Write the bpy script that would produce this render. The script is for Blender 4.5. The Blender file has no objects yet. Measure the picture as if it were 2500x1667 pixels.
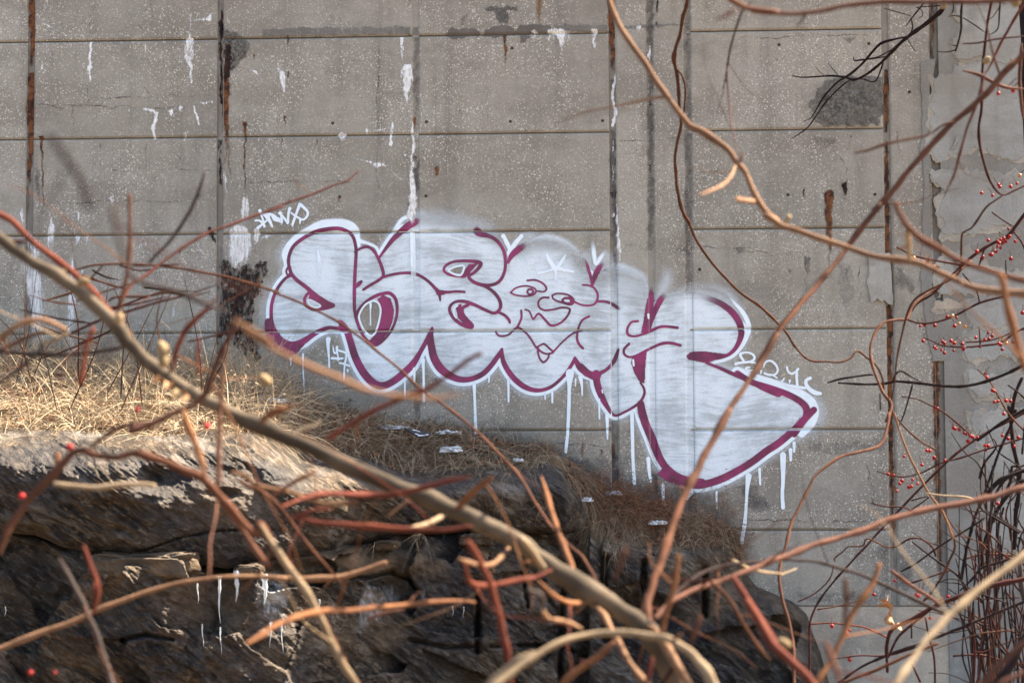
import bpy, bmesh, math, random
import numpy as np
from mathutils import Vector, Matrix

random.seed(7)
rng = np.random.default_rng(7)
scene = bpy.context.scene
COL = scene.collection

# ------------------------------------------------------------------ camera
FOCAL = 3611.0                       # focal length in photograph pixels (52 mm on 36 mm)
DIST = 9.14                          # metres from the lens to the wall
EYE = 1.6
CAM = np.array([0.0, -DIST, EYE])
yaw, pit, rol = map(math.radians, (2.533, 2.797, 0.26))
_Rz = np.array([[math.cos(yaw), -math.sin(yaw), 0], [math.sin(yaw), math.cos(yaw), 0], [0, 0, 1]])
_Rx = np.array([[1, 0, 0], [0, math.cos(pit), -math.sin(pit)], [0, math.sin(pit), math.cos(pit)]])
_Ry = np.array([[math.cos(rol), 0, math.sin(rol)], [0, 1, 0], [-math.sin(rol), 0, math.cos(rol)]])
ROT = _Rz @ _Rx @ _Ry
cam = bpy.data.cameras.new('camera')
cam.lens = 52.0
cam.sensor_width = 36.0
cam.clip_start = 0.05
cam.clip_end = 2000
cam.dof.use_dof = True
cam.dof.focus_distance = 9.1
cam.dof.aperture_fstop = 9.5
co = bpy.data.objects.new('camera', cam)
COL.objects.link(co)
m3 = Matrix([list(r) for r in (ROT @ np.array([[1, 0, 0], [0, 0, -1], [0, 1, 0]]))])
co.matrix_world = Matrix.Translation(Vector(CAM)) @ m3.to_4x4()
scene.camera = co

# ------------------------------------------------------------------ sky, sun, exposure
SUN = Vector((0.60, 0.30, 0.74)).normalized()      # towards the sun: high on the right, just behind the wall
sun_el = math.asin(SUN.z)
sun_az = math.atan2(SUN.x, SUN.y)
world = bpy.data.worlds.new('World')
scene.world = world
world.use_nodes = True
wn = world.node_tree.nodes
wl = world.node_tree.links
wn.clear()
sky = wn.new('ShaderNodeTexSky')
sky.sky_type = 'NISHITA'
sky.sun_disc = False
sky.sun_elevation = sun_el
sky.sun_rotation = sun_az
sky.air_density = 1.0
sky.dust_density = 3.0
sky.ozone_density = 0.25
bg = wn.new('ShaderNodeBackground')
bg.inputs['Strength'].default_value = 0.08
wo = wn.new('ShaderNodeOutputWorld')
wl.new(sky.outputs[0], bg.inputs['Color'])
wl.new(bg.outputs[0], wo.inputs['Surface'])
sl = bpy.data.lights.new('sun', 'SUN')
sl.energy = 5.0
sl.angle = math.radians(0.55)
sl.color = (1.0, 0.86, 0.68)
so = bpy.data.objects.new('sun', sl)
COL.objects.link(so)
so.rotation_euler = SUN.to_track_quat('Z', 'Y').to_euler()
so.location = SUN * 40
scene.view_settings.view_transform = 'Standard'
scene.view_settings.look = 'None'
scene.view_settings.gamma = 1.0
scene.view_settings.exposure = 2.9
scene.render.engine = 'CYCLES'
scene.cycles.transparent_max_bounces = 24
scene.cycles.max_bounces = 8

# ------------------------------------------------------------------ pixels to points
CROP = dict(T1=(0, 0, 2.8), T2=(600, 0, 2.8), T3=(1200, 0, 2.8), T4=(1800, 0, 2.8),
            M1=(0, 500, 2.8), M2=(600, 500, 2.8), M3=(1200, 500, 2.8), M4=(1800, 500, 2.8),
            B1=(0, 1000, 2.3514), B2=(600, 1000, 2.3514), B3=(1200, 1000, 2.3514), B4=(1800, 1000, 2.3514),
            F=(0, 0, 0.9408), S=(0, 0, 1.0), K1=(560, 480, 9.8), K2=(780, 820, 13.07), K3=(1770, 830, 9.046),
            K4=(1280, 590, 14.25), K5=(1000, 1000, 4.704), K6=(1400, 1150, 3.92), R1=(2150, 0, 2.8),
            R2=(2150, 500, 2.8), R3=(2050, 1000, 2.351), L1=(100, 560, 3.92))


def px(crop, pts):
    ox, oy, s = CROP[crop]
    return [(ox + x / s, oy + y / s) for x, y in pts]


def ray(x, y):
    d = np.stack([(np.asarray(x, float) - 1250) / FOCAL, np.ones_like(np.asarray(x, float)),
                  -(np.asarray(y, float) - 833.5) / FOCAL], -1)
    return d @ ROT.T


def P(x, y, Y):
    """the point at depth plane Y that shows at photo pixel x, y"""
    d = ray(x, y)
    t = (np.asarray(Y, float) - CAM[1]) / d[..., 1]
    return CAM + d * t[..., None]


def PD(x, y, dist):
    """the point dist metres from the lens plane at photo pixel x, y"""
    return CAM + ray(x, y) * np.asarray(dist, float)[..., None]


def WXZ(pts):
    a = np.array(pts, float)
    p = P(a[:, 0], a[:, 1], np.zeros(len(a)))
    return p[:, [0, 2]]


PXM = DIST / FOCAL                   # metres per photo pixel on the wall

# ------------------------------------------------------------------ object helpers


def world_of(o):
    m = o.matrix_basis.copy()
    if o.parent is not None:
        m = world_of(o.parent) @ o.matrix_parent_inverse @ m
    return m


def link(o, parent=None):
    """link an object; under a parent its mesh keeps the place coordinates it was built in"""
    COL.objects.link(o)
    if parent is not None:
        o.parent = parent
        o.matrix_parent_inverse = world_of(parent).inverted()
    return o


def tag(o, label=None, cat=None, group=None, kind=None):
    if label: o['label'] = label
    if cat: o['category'] = cat
    if group: o['group'] = group
    if kind: o['kind'] = kind
    return o


def empty(name, label, cat, group=None, loc=(0, 0, 0), kind=None):
    o = bpy.data.objects.new(name, None)
    o.empty_display_size = 0.1
    o.location = loc
    link(o)
    return tag(o, label, cat, group, kind)


def mesh_np(name, verts, faces, mat, parent=None, smooth=False, attrs=None):
    """faces: (n,3) or (n,4) int array, or list of lists"""
    me = bpy.data.meshes.new(name)
    verts = np.asarray(verts, np.float32)
    if isinstance(faces, np.ndarray):
        k = faces.shape[1]
        me.vertices.add(len(verts))
        me.vertices.foreach_set('co', verts.ravel())
        me.loops.add(faces.size)
        me.loops.foreach_set('vertex_index', faces.astype(np.int32).ravel())
        me.polygons.add(len(faces))
        me.polygons.foreach_set('loop_start', np.arange(0, faces.size, k, dtype=np.int32))
        me.polygons.foreach_set('loop_total', np.full(len(faces), k, np.int32))
        me.update(calc_edges=True)
    else:
        me.from_pydata(verts.tolist(), [], faces)
    if smooth:
        me.polygons.foreach_set('use_smooth', np.ones(len(me.polygons), bool))
    for an, av in (attrs or {}).items():
        a = me.attributes.new(an, 'FLOAT', 'POINT')
        a.data.foreach_set('value', np.asarray(av, np.float32))
    if mat: me.materials.append(mat)
    o = bpy.data.objects.new(name, me)
    return link(o, parent)


# ------------------------------------------------------------------ numpy noise
_tab = rng.random((256, 256))


def vn(x, y, seed=0):
    x = np.asarray(x, float) + seed * 17.31
    y = np.asarray(y, float) + seed * 9.77
    xi = np.floor(x).astype(int); yi = np.floor(y).astype(int)
    fx = x - xi; fy = y - yi
    fx = fx * fx * (3 - 2 * fx); fy = fy * fy * (3 - 2 * fy)
    a = _tab[xi & 255, yi & 255]; b = _tab[(xi + 1) & 255, yi & 255]
    c = _tab[xi & 255, (yi + 1) & 255]; d = _tab[(xi + 1) & 255, (yi + 1) & 255]
    return (a * (1 - fx) + b * fx) * (1 - fy) + (c * (1 - fx) + d * fx) * fy


def fbm(x, y, seed=0, oct=4, gain=0.5):
    s = 0; a = 1; t = 0
    for i in range(oct):
        s = s + a * vn(x * 2 ** i, y * 2 ** i, seed + i * 3)
        t += a
        a *= gain
    return s / t


# ------------------------------------------------------------------ material helpers
class NT:
    def __init__(self, name):
        self.mat = bpy.data.materials.new(name)
        self.mat.use_nodes = True
        self.t = self.mat.node_tree
        self.t.nodes.clear()
        self.out = self.t.nodes.new('ShaderNodeOutputMaterial')

    def n(self, typ, props=None, **inp):
        nd = self.t.nodes.new('ShaderNode' + typ)
        for k, v in (props or {}).items():
            setattr(nd, k, v)
        for k, v in inp.items():
            key = int(k[1:]) if k[0] == '_' and k[1:].isdigit() else k.replace('_', ' ')
            self.set(nd, key, v)
        return nd

    def set(self, nd, key, v):
        if isinstance(v, bpy.types.NodeSocket):
            self.t.links.new(v, nd.inputs[key])
        elif isinstance(v, bpy.types.Node):
            self.t.links.new(v.outputs[0], nd.inputs[key])
        else:
            nd.inputs[key].default_value = v

    def coord(self, out='Object'):
        return self.n('TexCoord').outputs[out]

    def mapping(self, scale=(1, 1, 1), rot=(0, 0, 0), vec=None):
        return self.n('Mapping', Vector=vec if vec is not None else self.coord(), Scale=scale, Rotation=rot)

    def noise(self, scale, detail=4, rough=0.55, vec=None, dist=0.0):
        nd = self.n('TexNoise', Scale=scale, Detail=detail, Roughness=rough, Distortion=dist)
        self.set(nd, 'Vector', vec if vec is not None else self.coord())
        return nd.outputs['Fac']

    def vor(self, scale, vec=None, feature='F1', rand=1.0):
        nd = self.n('TexVoronoi', dict(feature=feature), Scale=scale, Randomness=rand)
        self.set(nd, 'Vector', vec if vec is not None else self.coord())
        return nd

    def ramp(self, fac, lo, hi, a=0.0, b=1.0):
        nd = self.n('MapRange', dict(interpolation_type='SMOOTHSTEP'))
        self.set(nd, 'Value', fac)
        for k, v in (('From Min', lo), ('From Max', hi), ('To Min', a), ('To Max', b)):
            nd.inputs[k].default_value = v
        return nd.outputs['Result']

    def math(self, op, a, b=0.0, clamp=False):
        nd = self.n('Math', dict(operation=op, use_clamp=clamp))
        self.set(nd, 0, a); self.set(nd, 1, b)
        return nd.outputs[0]

    def mix(self, fac, a, b, blend='MIX'):
        nd = self.n('Mix', dict(data_type='RGBA', blend_type=blend))
        self.set(nd, 0, fac)
        self.set(nd, 6, a if not isinstance(a, tuple) else (*a, 1)[:4])
        self.set(nd, 7, b if not isinstance(b, tuple) else (*b, 1)[:4])
        return nd.outputs[2]

    def attr(self, name):
        return self.n('Attribute', dict(attribute_name=name)).outputs['Fac']

    def bump(self, h, strength=0.4, dist=0.01, normal=None):
        nd = self.n('Bump', Strength=strength, Distance=dist, Height=h)
        if normal is not None: self.set(nd, 'Normal', normal)
        return nd.outputs[0]

    def finish(self, col, rough=0.8, normal=None, alpha=None, spec=0.3, **kw):
        b = self.n('BsdfPrincipled')
        self.set(b, 'Base Color', col if not isinstance(col, tuple) else (*col, 1)[:4])
        self.set(b, 'Roughness', rough)
        self.set(b, 'Specular IOR Level', spec)
        for k, v in kw.items():
            self.set(b, k.replace('_', ' '), v)
        if normal is not None: self.set(b, 'Normal', normal)
        if alpha is not None: self.set(b, 'Alpha', alpha)
        self.t.links.new(b.outputs[0], self.out.inputs['Surface'])
        return self.mat


def mat_concrete(name, warm, cool, speck=1.0, rough_amt=1.0):
    t = NT(name)
    v = t.coord()
    rnd = t.n('ObjectInfo').outputs['Random']
    c = t.mix(t.ramp(t.noise(0.9, 5, 0.6), 0.35, 0.68), warm, cool)
    c = t.mix(0.55, c, t.mix(rnd, (0.215, 0.20, 0.165), (0.345, 0.322, 0.268)))
    # vertical weather streaks
    st = t.noise(1.0, 5, 0.65, t.mapping((7, 7, 0.5)))
    c = t.mix(t.ramp(st, 0.44, 0.74, 0, 0.55), c, (0.135, 0.122, 0.105))
    bl = t.noise(5.0, 6, 0.7)
    c = t.mix(t.ramp(bl, 0.42, 0.75, 0, 0.5), c, (0.38, 0.36, 0.318))
    c = t.mix(t.ramp(t.noise(1.6, 6, 0.7, t.mapping((0.7, 1, 1.5))), 0.45, 0.64, 0, 0.65), c, (0.195, 0.174, 0.142))
    c = t.mix(t.ramp(t.noise(2.3, 7, 0.72, t.mapping((1, 1, 1.6))), 0.52, 0.72, 0, 0.5), c, (0.14, 0.128, 0.118))
    gr = t.noise(70, 4, 0.7)
    c = t.mix(t.ramp(gr, 0.35, 0.7, 0.0, 0.30), c, (0.17, 0.15, 0.125))
    # exposed aggregate, thick in some places and thin in others
    dens = t.ramp(t.noise(1.9, 5, 0.65), 0.40, 0.60, 0.25, 1.0)
    v1 = t.vor(95); v2 = t.vor(62); v3 = t.vor(120)
    s1 = t.math('MULTIPLY', t.ramp(v1.outputs['Distance'], 0.24, 0.42, 1, 0),
                t.ramp(t.n('SeparateColor', Color=v1.outputs['Color']).outputs[0], 0.64, 0.71))
    s2 = t.math('MULTIPLY', t.ramp(v2.outputs['Distance'], 0.2, 0.36, 1, 0),
                t.ramp(t.n('SeparateColor', Color=v2.outputs['Color']).outputs[1], 0.82, 0.86))
    s3 = t.math('MULTIPLY', t.ramp(v3.outputs['Distance'], 0.26, 0.44, 1, 0),
                t.ramp(t.n('SeparateColor', Color=v3.outputs['Color']).outputs[2], 0.72, 0.77))
    c = t.mix(t.math('MULTIPLY', t.math('MULTIPLY', s3, dens), 0.75 * speck), c, (0.055, 0.05, 0.045))
    c = t.mix(t.math('MULTIPLY', t.math('MULTIPLY', s1, dens), 0.8 * speck), c, (0.60, 0.55, 0.47))
    c = t.mix(t.math('MULTIPLY', t.math('MULTIPLY', s2, dens), 0.75 * speck), c, (0.66, 0.61, 0.52))
    h = t.math('ADD', t.math('MULTIPLY', gr, 0.6), t.math('MULTIPLY', t.math('MULTIPLY', v1.outputs['Distance'], dens), 0.8))
    h = t.math('ADD', h, t.math('MULTIPLY', bl, 0.5))
    return t.finish(c, 0.88, t.bump(h, 0.5 * rough_amt, 0.006), spec=0.25)


def mat_layer(name, col_a, col_b, scale=18, lo=0.3, hi=0.62, amount=1.0, rough=0.85, streak=(1, 1, 1), spec=0.2, edge=0.35):
    """thin deposit on the wall: the mesh attribute 'dens' says how much, noise breaks it up"""
    t = NT(name)
    d = t.attr('dens')
    nz = t.noise(scale, 6, 0.68, t.mapping(streak))
    n2 = t.noise(scale * 5, 3, 0.6)
    k = t.math('ADD', t.math('MULTIPLY', nz, 0.75), t.math('MULTIPLY', n2, 0.25))
    a = t.math('ADD', d, t.math('MULTIPLY', t.math('SUBTRACT', k, 0.5), edge * 2))
    a = t.math('MULTIPLY', t.ramp(a, lo, hi), amount)
    a = t.math('MULTIPLY', a, t.ramp(d, 0.02, 0.15))
    c = t.mix(t.ramp(t.noise(scale * 0.7, 5, 0.6), 0.38, 0.62), col_a, col_b)
    return t.finish(c, rough, t.bump(n2, 0.3, 0.004), alpha=a, spec=spec)


def mat_bark(name, a, b, rough=0.62, scale=60):
    t = NT(name)
    nz = t.noise(scale, 5, 0.65)
    n2 = t.noise(scale * 0.22, 3, 0.5)
    c = t.mix(t.ramp(n2, 0.36, 0.64), a, b)
    c = t.mix(t.ramp(nz, 0.48, 0.7, 0, 0.75), c, tuple(x * 0.4 for x in a))
    rnd = t.n('ObjectInfo').outputs['Random']
    c = t.mix(t.math('MULTIPLY', rnd, 0.3), c, tuple(x * 0.6 for x in b))
    return t.finish(c, max(rough, .85), t.bump(nz, 0.5, 0.002), spec=0.05)


M = {}
M['concrete'] = mat_concrete('weathered_concrete', (0.34, 0.31, 0.248), (0.268, 0.25, 0.208))
M['smooth_concrete'] = mat_concrete('smooth_concrete', (0.62, 0.465, 0.315), (0.52, 0.395, 0.275), 0.35, 0.5)
M['core'] = mat_concrete('joint_concrete', (0.16, 0.14, 0.12), (0.12, 0.11, 0.10), 0.2)
M['skim'] = mat_concrete('cement_skim', (0.165, 0.180, 0.183), (0.105, 0.117, 0.122), 0.2, 0.9)
M['plaster'] = mat_concrete('old_plaster', (0.37, 0.405, 0.40), (0.24, 0.272, 0.28), 0.12, 0.8)
M['undercoat'] = mat_concrete('tan_undercoat', (0.44, 0.39, 0.30), (0.36, 0.33, 0.27), 0.1, 0.6)
M['mortar'] = mat_concrete('pale_mortar', (0.50, 0.50, 0.46), (0.42, 0.43, 0.41), 0.05, 1.2)
M['rust'] = mat_layer('rust', (0.035, 0.016, 0.012), (0.175, 0.066, 0.024), 26, 0.12, 0.8, 0.95, streak=(2.2, 1, 0.4), edge=0.8)
M['rust_dark'] = mat_layer('dark_rust', (0.006, 0.005, 0.005), (0.036, 0.016, 0.011), 34, 0.30, 0.85, 0.97, streak=(1.5, 1, 0.7), edge=1.3)
M['rust_pale'] = mat_layer('pale_rust', (0.24, 0.115, 0.045), (0.20, 0.11, 0.05), 22, 0.2, 1.0, 0.75, streak=(2.5, 1, 0.3))
M['lime'] = mat_layer('lime_crust', (0.80, 0.80, 0.78), (0.70, 0.70, 0.68), 34, 0.30, 1.1, 0.92, streak=(2.0, 1, 0.7), edge=1.6)
M['lime_soft'] = mat_layer('lime_bloom', (0.76, 0.76, 0.74), (0.64, 0.645, 0.64), 24, 0.25, 1.15, 0.92, streak=(3.0, 1, 0.4), edge=1.4)
M['dark_stain_and_shade'] = mat_layer('dark_stain_and_shade', (0.075, 0.072, 0.07), (0.11, 0.10, 0.095), 14, 0.10, 1.0, 0.66, edge=0.8)
M['damp'] = mat_layer('damp_stain', (0.12, 0.108, 0.095), (0.15, 0.135, 0.12), 14, 0.35, 0.6, 0.9, edge=0.15)
M['grey_patch'] = mat_layer('cement_wash', (0.165, 0.155, 0.142), (0.215, 0.20, 0.18), 12, 0.3, 1.0, 0.75, edge=1.0)
M['light_patch'] = mat_layer('light_scuff', (0.42, 0.39, 0.34), (0.36, 0.33, 0.29), 16, 0.3, 0.9, 0.8, edge=0.5)
def mat_scar():
    t = NT('broken_concrete')
    d = t.attr('dens')
    n1 = t.noise(45, 5, 0.75); n2 = t.noise(16, 5, 0.7)
    vo = t.vor(75).outputs['Distance']
    c = t.mix(t.ramp(n1, 0.36, 0.62), (0.085, 0.08, 0.073), (0.27, 0.25, 0.22))
    c = t.mix(t.ramp(vo, 0.1, 0.5, 0.6, 0), c, (0.30, 0.285, 0.25))
    c = t.mix(t.ramp(n2, 0.5, 0.68, 0, 0.7), c, (0.05, 0.048, 0.046))
    k = t.math('ADD', d, t.math('MULTIPLY', t.math('SUBTRACT', t.math('ADD', t.math('MULTIPLY', n1, .5), t.math('MULTIPLY', n2, .5)), 0.5), 2.0))
    return t.finish(c, 0.95, t.bump(t.math('ADD', n1, vo), 1.0, 0.02), alpha=t.math('MULTIPLY', t.math('MULTIPLY', t.ramp(k, 0.2, 1.0), t.ramp(d, 0.02, 0.5)), 0.9), spec=0.1)


M['scar'] = mat_scar()
M['crack'] = mat_layer('crack', (0.035, 0.03, 0.027), (0.06, 0.05, 0.045), 40, 0.25, 0.9, 0.6, edge=0.9)
M['paint_purple'] = mat_layer('purple_paint', (0.25, 0.016, 0.10), (0.105, 0.008, 0.043), 9, 0.22, 0.62, 0.96, rough=0.42, spec=0.45, edge=0.07)
M['paint_white'] = mat_layer('white_paint', (0.75, 0.83, 0.87), (0.69, 0.77, 0.82), 14, 0.2, 0.72, 0.97, rough=0.5, spec=0.35, edge=0.16)
M['paint_spray'] = mat_layer('white_overspray', (0.72, 0.79, 0.83), (0.68, 0.75, 0.79), 40, 0.02, 1.0, 0.9, rough=0.6, edge=0.14)


def mat_fill():
    t = NT('white_fill_paint')
    d = t.attr('dens')
    warp = t.n('TexNoise', Scale=1.6, Detail=2.0, Vector=t.coord()).outputs['Color']
    wv = t.n('VectorMath', dict(operation='MULTIPLY_ADD'))
    t.set(wv, 0, warp); wv.inputs[1].default_value = (0.22, 0.22, 0.22); t.set(wv, 2, t.coord())
    st = t.noise(5.0, 7, 0.72, t.mapping((1.3, 1, 10.0), (0, math.radians(6), 0), wv.outputs[0]))
    cl = t.noise(3.0, 5, 0.6)
    fine = t.noise(150, 2, 0.6)
    k = t.math('ADD', t.math('MULTIPLY', st, 0.5), t.math('MULTIPLY', cl, 0.5))
    cover = t.ramp(k, 0.38, 0.56, 0.56, 0.96)
    cover = t.math('MULTIPLY', cover, t.ramp(fine, 0.28, 0.45, 0.70, 1.0))
    a = t.math('MULTIPLY', cover, t.ramp(d, 0.05, 0.9))
    c = t.mix(t.ramp(cl, 0.35, 0.65), (0.60, 0.67, 0.71), (0.69, 0.755, 0.79))
    return t.finish(c, 0.55, t.bump(fine, 0.2, 0.002), alpha=a, spec=0.3)


M['paint_fill'] = mat_fill()

BARK = dict(
    main=mat_bark('pale_grey_bark', (0.085, 0.066, 0.047), (0.034, 0.027, 0.020)),
    cream=mat_bark('cream_bark', (0.2280, 0.1710, 0.1102), (0.1596, 0.1178, 0.0745)),
    tan=mat_bark('tan_bark', (0.1786, 0.1026, 0.0593), (0.1178, 0.0646, 0.0380)),
    orange=mat_bark('orange_bark', (0.1496, 0.0678, 0.0315), (0.0997, 0.0447, 0.0236)),
    red=mat_bark('red_bark', (0.1184, 0.0335, 0.0192), (0.0748, 0.0224, 0.0158)),
    brown=mat_bark('brown_bark', (0.080, 0.034, 0.020), (0.050, 0.023, 0.0145)),
    pink=mat_bark('pinkish_bark', (0.1102, 0.0517, 0.0350), (0.0646, 0.0312, 0.0228)),
    grey=mat_bark('grey_bark', (0.0570, 0.0441, 0.0403), (0.0380, 0.0304, 0.0281)),
    dark=mat_bark('dark_bark', (0.0228, 0.0144, 0.0137), (0.0152, 0.0106, 0.0103)),
    maroon=mat_bark('maroon_bark', (0.0456, 0.0152, 0.0122), (0.0304, 0.0114, 0.0099)),
)

# ================================================================== THE WALL
ZO = EYE
JX = [-5.9, -4.68, -3.452, -2.238, -1.001, 0.228, float(WXZ([(1587, 300)])[0, 0]), float(WXZ([(1679, 300)])[0, 0]),
      1.915, float(WXZ([(2281, 200)])[0, 0])]
JHW = [.022, .022, .023, .019, .017, .021, .018, .019, .021, .023]
JDP = [.02, .02, .020, .022, .010, .020, .012, .012, .020, .020]
GZ = [z + ZO for z in (2.369, 1.746, 1.133, .513, -.103, -.716)]
GHW, GDP, CH = 0.0048, 0.020, 0.011
WALL_TOP = 4.5
BASE_Z = -1.18 + ZO
GROOVED = [(-7.2, JX[5]), (JX[7], JX[8])]     # x ranges that carry the horizontal grooves


def wall_y(X, Z):
    """depth (positive = into the wall) of the concrete surface"""
    X = np.asarray(X, float); Z = np.asarray(Z, float)
    y = np.zeros_like(X)
    above = Z > BASE_Z
    for x, h, d in zip(JX, JHW, JDP):
        q = np.abs(X - x)
        v = np.where(q < h, d, np.where(q < h + CH, (h + CH - q) / CH * 0.008, 0))
        y = np.maximum(y, np.where(above, v, 0))
    for lo, hi in GROOVED:
        inx = (X > lo) & (X < hi)
        for z in GZ:
            q = np.abs(Z - z)
            v = np.where(q < GHW, GDP, np.where(q < GHW + CH, (GHW + CH - q) / CH * 0.008, 0))
            y = np.maximum(y, np.where(inx, v, 0))
    return y


wall = empty('concrete_wall', 'tall weathered grey concrete retaining wall cast in grooved panels with rust stained joints', 'wall',
             loc=(0, 0, 0))
HOLES = [(101, 335), (246, 335), (596, 303), (596, 131), (812, 301), (829, 481), (1041, 298), (1040, 479), (1250, 118), (1246, 297),
         (1471, 295), (1695, 114), (1902, 110), (2121, 107), (2119, 287), (1924, 476), (2136, 475), (2220, 225), (1035, 842),
         (883, 928), (1064, 926), (855, 977), (1027, 1023), (1477, 659), (1708, 658), (1480, 842), (1712, 844), (1430, 927),
         (2155, 841)]
HXZ = WXZ(HOLES)


def panel_mesh(x0, x1, z0, z1, holes, thick=0.06, ch=CH):
    """slab with chamfered front edges and round tie holes sunk into its face"""
    bm = bmesh.new()

    def ring(a, b, c, d, y):
        return [bm.verts.new((a, y, c)), bm.verts.new((b, y, c)), bm.verts.new((b, y, d)), bm.verts.new((a, y, d))]
    back = ring(x0, x1, z0, z1, thick)
    mid = ring(x0, x1, z0, z1, 0.008)
    fr = ring(x0 + ch, x1 - ch, z0 + ch, z1 - ch, 0.0)
    for A, B in ((back, mid), (mid, fr)):
        for i in range(4):
            j = (i + 1) % 4
            bm.faces.new((A[i], A[j], B[j], B[i]))
    edges = []
    for i in range(4):
        e = bm.edges.get((fr[i], fr[(i + 1) % 4]))
        edges.append(e)
    for hx, hz in holes:
        r = 0.0105
        n = 12
        a = [bm.verts.new((hx + r * math.cos(6.2832 * k / n), 0.0, hz + r * math.sin(6.2832 * k / n))) for k in range(n)]
        b = [bm.verts.new((hx + r * .85 * math.cos(6.2832 * k / n), 0.045, hz + r * .85 * math.sin(6.2832 * k / n))) for k in range(n)]
        for k in range(n):
            edges.append(bm.edges.new((a[k], a[(k + 1) % n])))
            bm.faces.new((a[k], a[(k + 1) % n], b[(k + 1) % n], b[k]))
        bm.faces.new(b)
    bmesh.ops.triangle_fill(bm, use_beauty=True, use_dissolve=False, edges=edges, normal=(0, -1, 0))
    # triangle_fill may close the hole discs: drop any face lying inside a hole on the front plane
    kill = []
    for f in bm.faces:
        if all(abs(v.co.y) < 1e-6 for v in f.verts):
            c = f.calc_center_median()
            for hx, hz in holes:
                if (c.x - hx) ** 2 + (c.z - hz) ** 2 < 0.0102 ** 2 and all((v.co.x - hx) ** 2 + (v.co.z - hz) ** 2 < .011 ** 2 for v in f.verts):
                    kill.append(f)
                    break
    if kill: bmesh.ops.delete(bm, geom=kill, context='FACES_ONLY')
    bmesh.ops.recalc_face_normals(bm, faces=bm.faces)
    me = bpy.data.meshes.new('panel')
    bm.to_mesh(me); bm.free()
    return me


def add_panel(x0, x1, z0, z1, mat, name='panel', off=0.0):
    hs = [h for h in HXZ if x0 + .03 < h[0] < x1 - .03 and z0 + .03 < h[1] < z1 - .03]
    me = panel_mesh(x0, x1, z0, z1, hs)
    me.materials.append(mat)
    o = bpy.data.objects.new(name, me)
    o.location.y = off
    link(o, wall)
    return o


edges_z = [WALL_TOP] + [z for z in GZ if z < WALL_TOP] + [BASE_Z]
xs = [-7.2] + JX
for i in range(len(xs) - 1):
    a = xs[i] + (JHW[i - 1] if i > 0 else 0)
    b = xs[i + 1] - JHW[i]
    grooved = any(lo - .01 <= xs[i] and xs[i + 1] <= hi + .01 for lo, hi in GROOVED)
    if grooved:
        for k in range(len(edges_z) - 1):
            zt = edges_z[k] - (GHW if k > 0 else 0)
            zb = edges_z[k + 1] + (GHW if k + 1 < len(edges_z) - 1 else .002)
            add_panel(a, b, zb, zt, M['concrete'])
    else:
        add_panel(a, b, BASE_Z + .002, WALL_TOP, M['concrete'], 'pilaster_strip')


def box_mesh(name, lo, hi, mat, parent=None):
    x0, y0, z0 = lo; x1, y1, z1 = hi
    v = [(x0, y0, z0), (x1, y0, z0), (x1, y1, z0), (x0, y1, z0), (x0, y0, z1), (x1, y0, z1), (x1, y1, z1), (x0, y1, z1)]
    f = [[0, 3, 2, 1], [4, 5, 6, 7], [0, 1, 5, 4], [1, 2, 6, 5], [2, 3, 7, 6], [3, 0, 4, 7]]
    return mesh_np(name, v, f, mat, parent)


box_mesh('wall_core', (-7.2, 0.0242, -1.0), (JX[9] + .02, 0.55, WALL_TOP - .004), M['core'], wall)
box_mesh('base_course', (-7.2, 0.002, -1.0), (2.62, 0.0232, BASE_Z), M['smooth_concrete'], wall)
for k, (x, h, d) in enumerate(zip(JX, JHW, JDP)):
    box_mesh('joint_filler', (x - h - .004, d, BASE_Z + .003), (x + h + .004, 0.0238, WALL_TOP - .01),
             M['concrete'] if d < .015 else M['core'], wall)
box_mesh('coping', (-7.25, -0.03, WALL_TOP + .002), (JX[9] + .02, 0.6, WALL_TOP + .16), M['smooth_concrete'], wall)

# ------------------------------------------------------------------ right-hand end: old wall skimmed with cement


def poly_patch(name, pts, depth, mat, parent, jitter=0.006, y0=0.0, seed=1, step=.03):
    """irregular flake of plaster with real thickness"""
    w = WXZ(pts)
    out = []
    n = len(w)
    for i in range(n):
        a, b = w[i], w[(i + 1) % n]
        L = np.linalg.norm(b - a)
        m = max(1, int(L / step))
        for k in range(m):
            p = a + (b - a) * k / m
            j = (fbm(p[0] * 22, p[1] * 22, seed, 4) - .5) * jitter * 5
            j2 = (fbm(p[0] * 22 + 9, p[1] * 22 + 5, seed + 4, 4) - .5) * jitter * 5
            out.append((p[0] + j, p[1] + j2))
    bm = bmesh.new()
    c = np.mean(out, 0)
    fr = [bm.verts.new((x + (c[0] - x) * .012 - math.copysign(.002, x - c[0]), y0 - depth, z - math.copysign(.002, z - c[1]))) for x, z in out]
    bk = [bm.verts.new((x, y0 + .002, z)) for x, z in out]
    m = len(out)
    for i in range(m):
        j = (i + 1) % m
        bm.faces.new((bk[i], bk[j], fr[j], fr[i]))
    bmesh.ops.triangle_fill(bm, use_beauty=True, use_dissolve=False, edges=[bm.edges.get((fr[i], fr[(i + 1) % m])) for i in range(m)], normal=(0, -1, 0))
    bmesh.ops.recalc_face_normals(bm, faces=bm.faces)
    me = bpy.data.meshes.new(name)
    bm.to_mesh(me); bm.free()
    me.materials.append(mat)
    return link(bpy.data.objects.new(name, me), parent)


old = empty('patched_wall', 'blue grey end of the wall skimmed with cement, pale plaster flaking off in blocks', 'wall')
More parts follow.
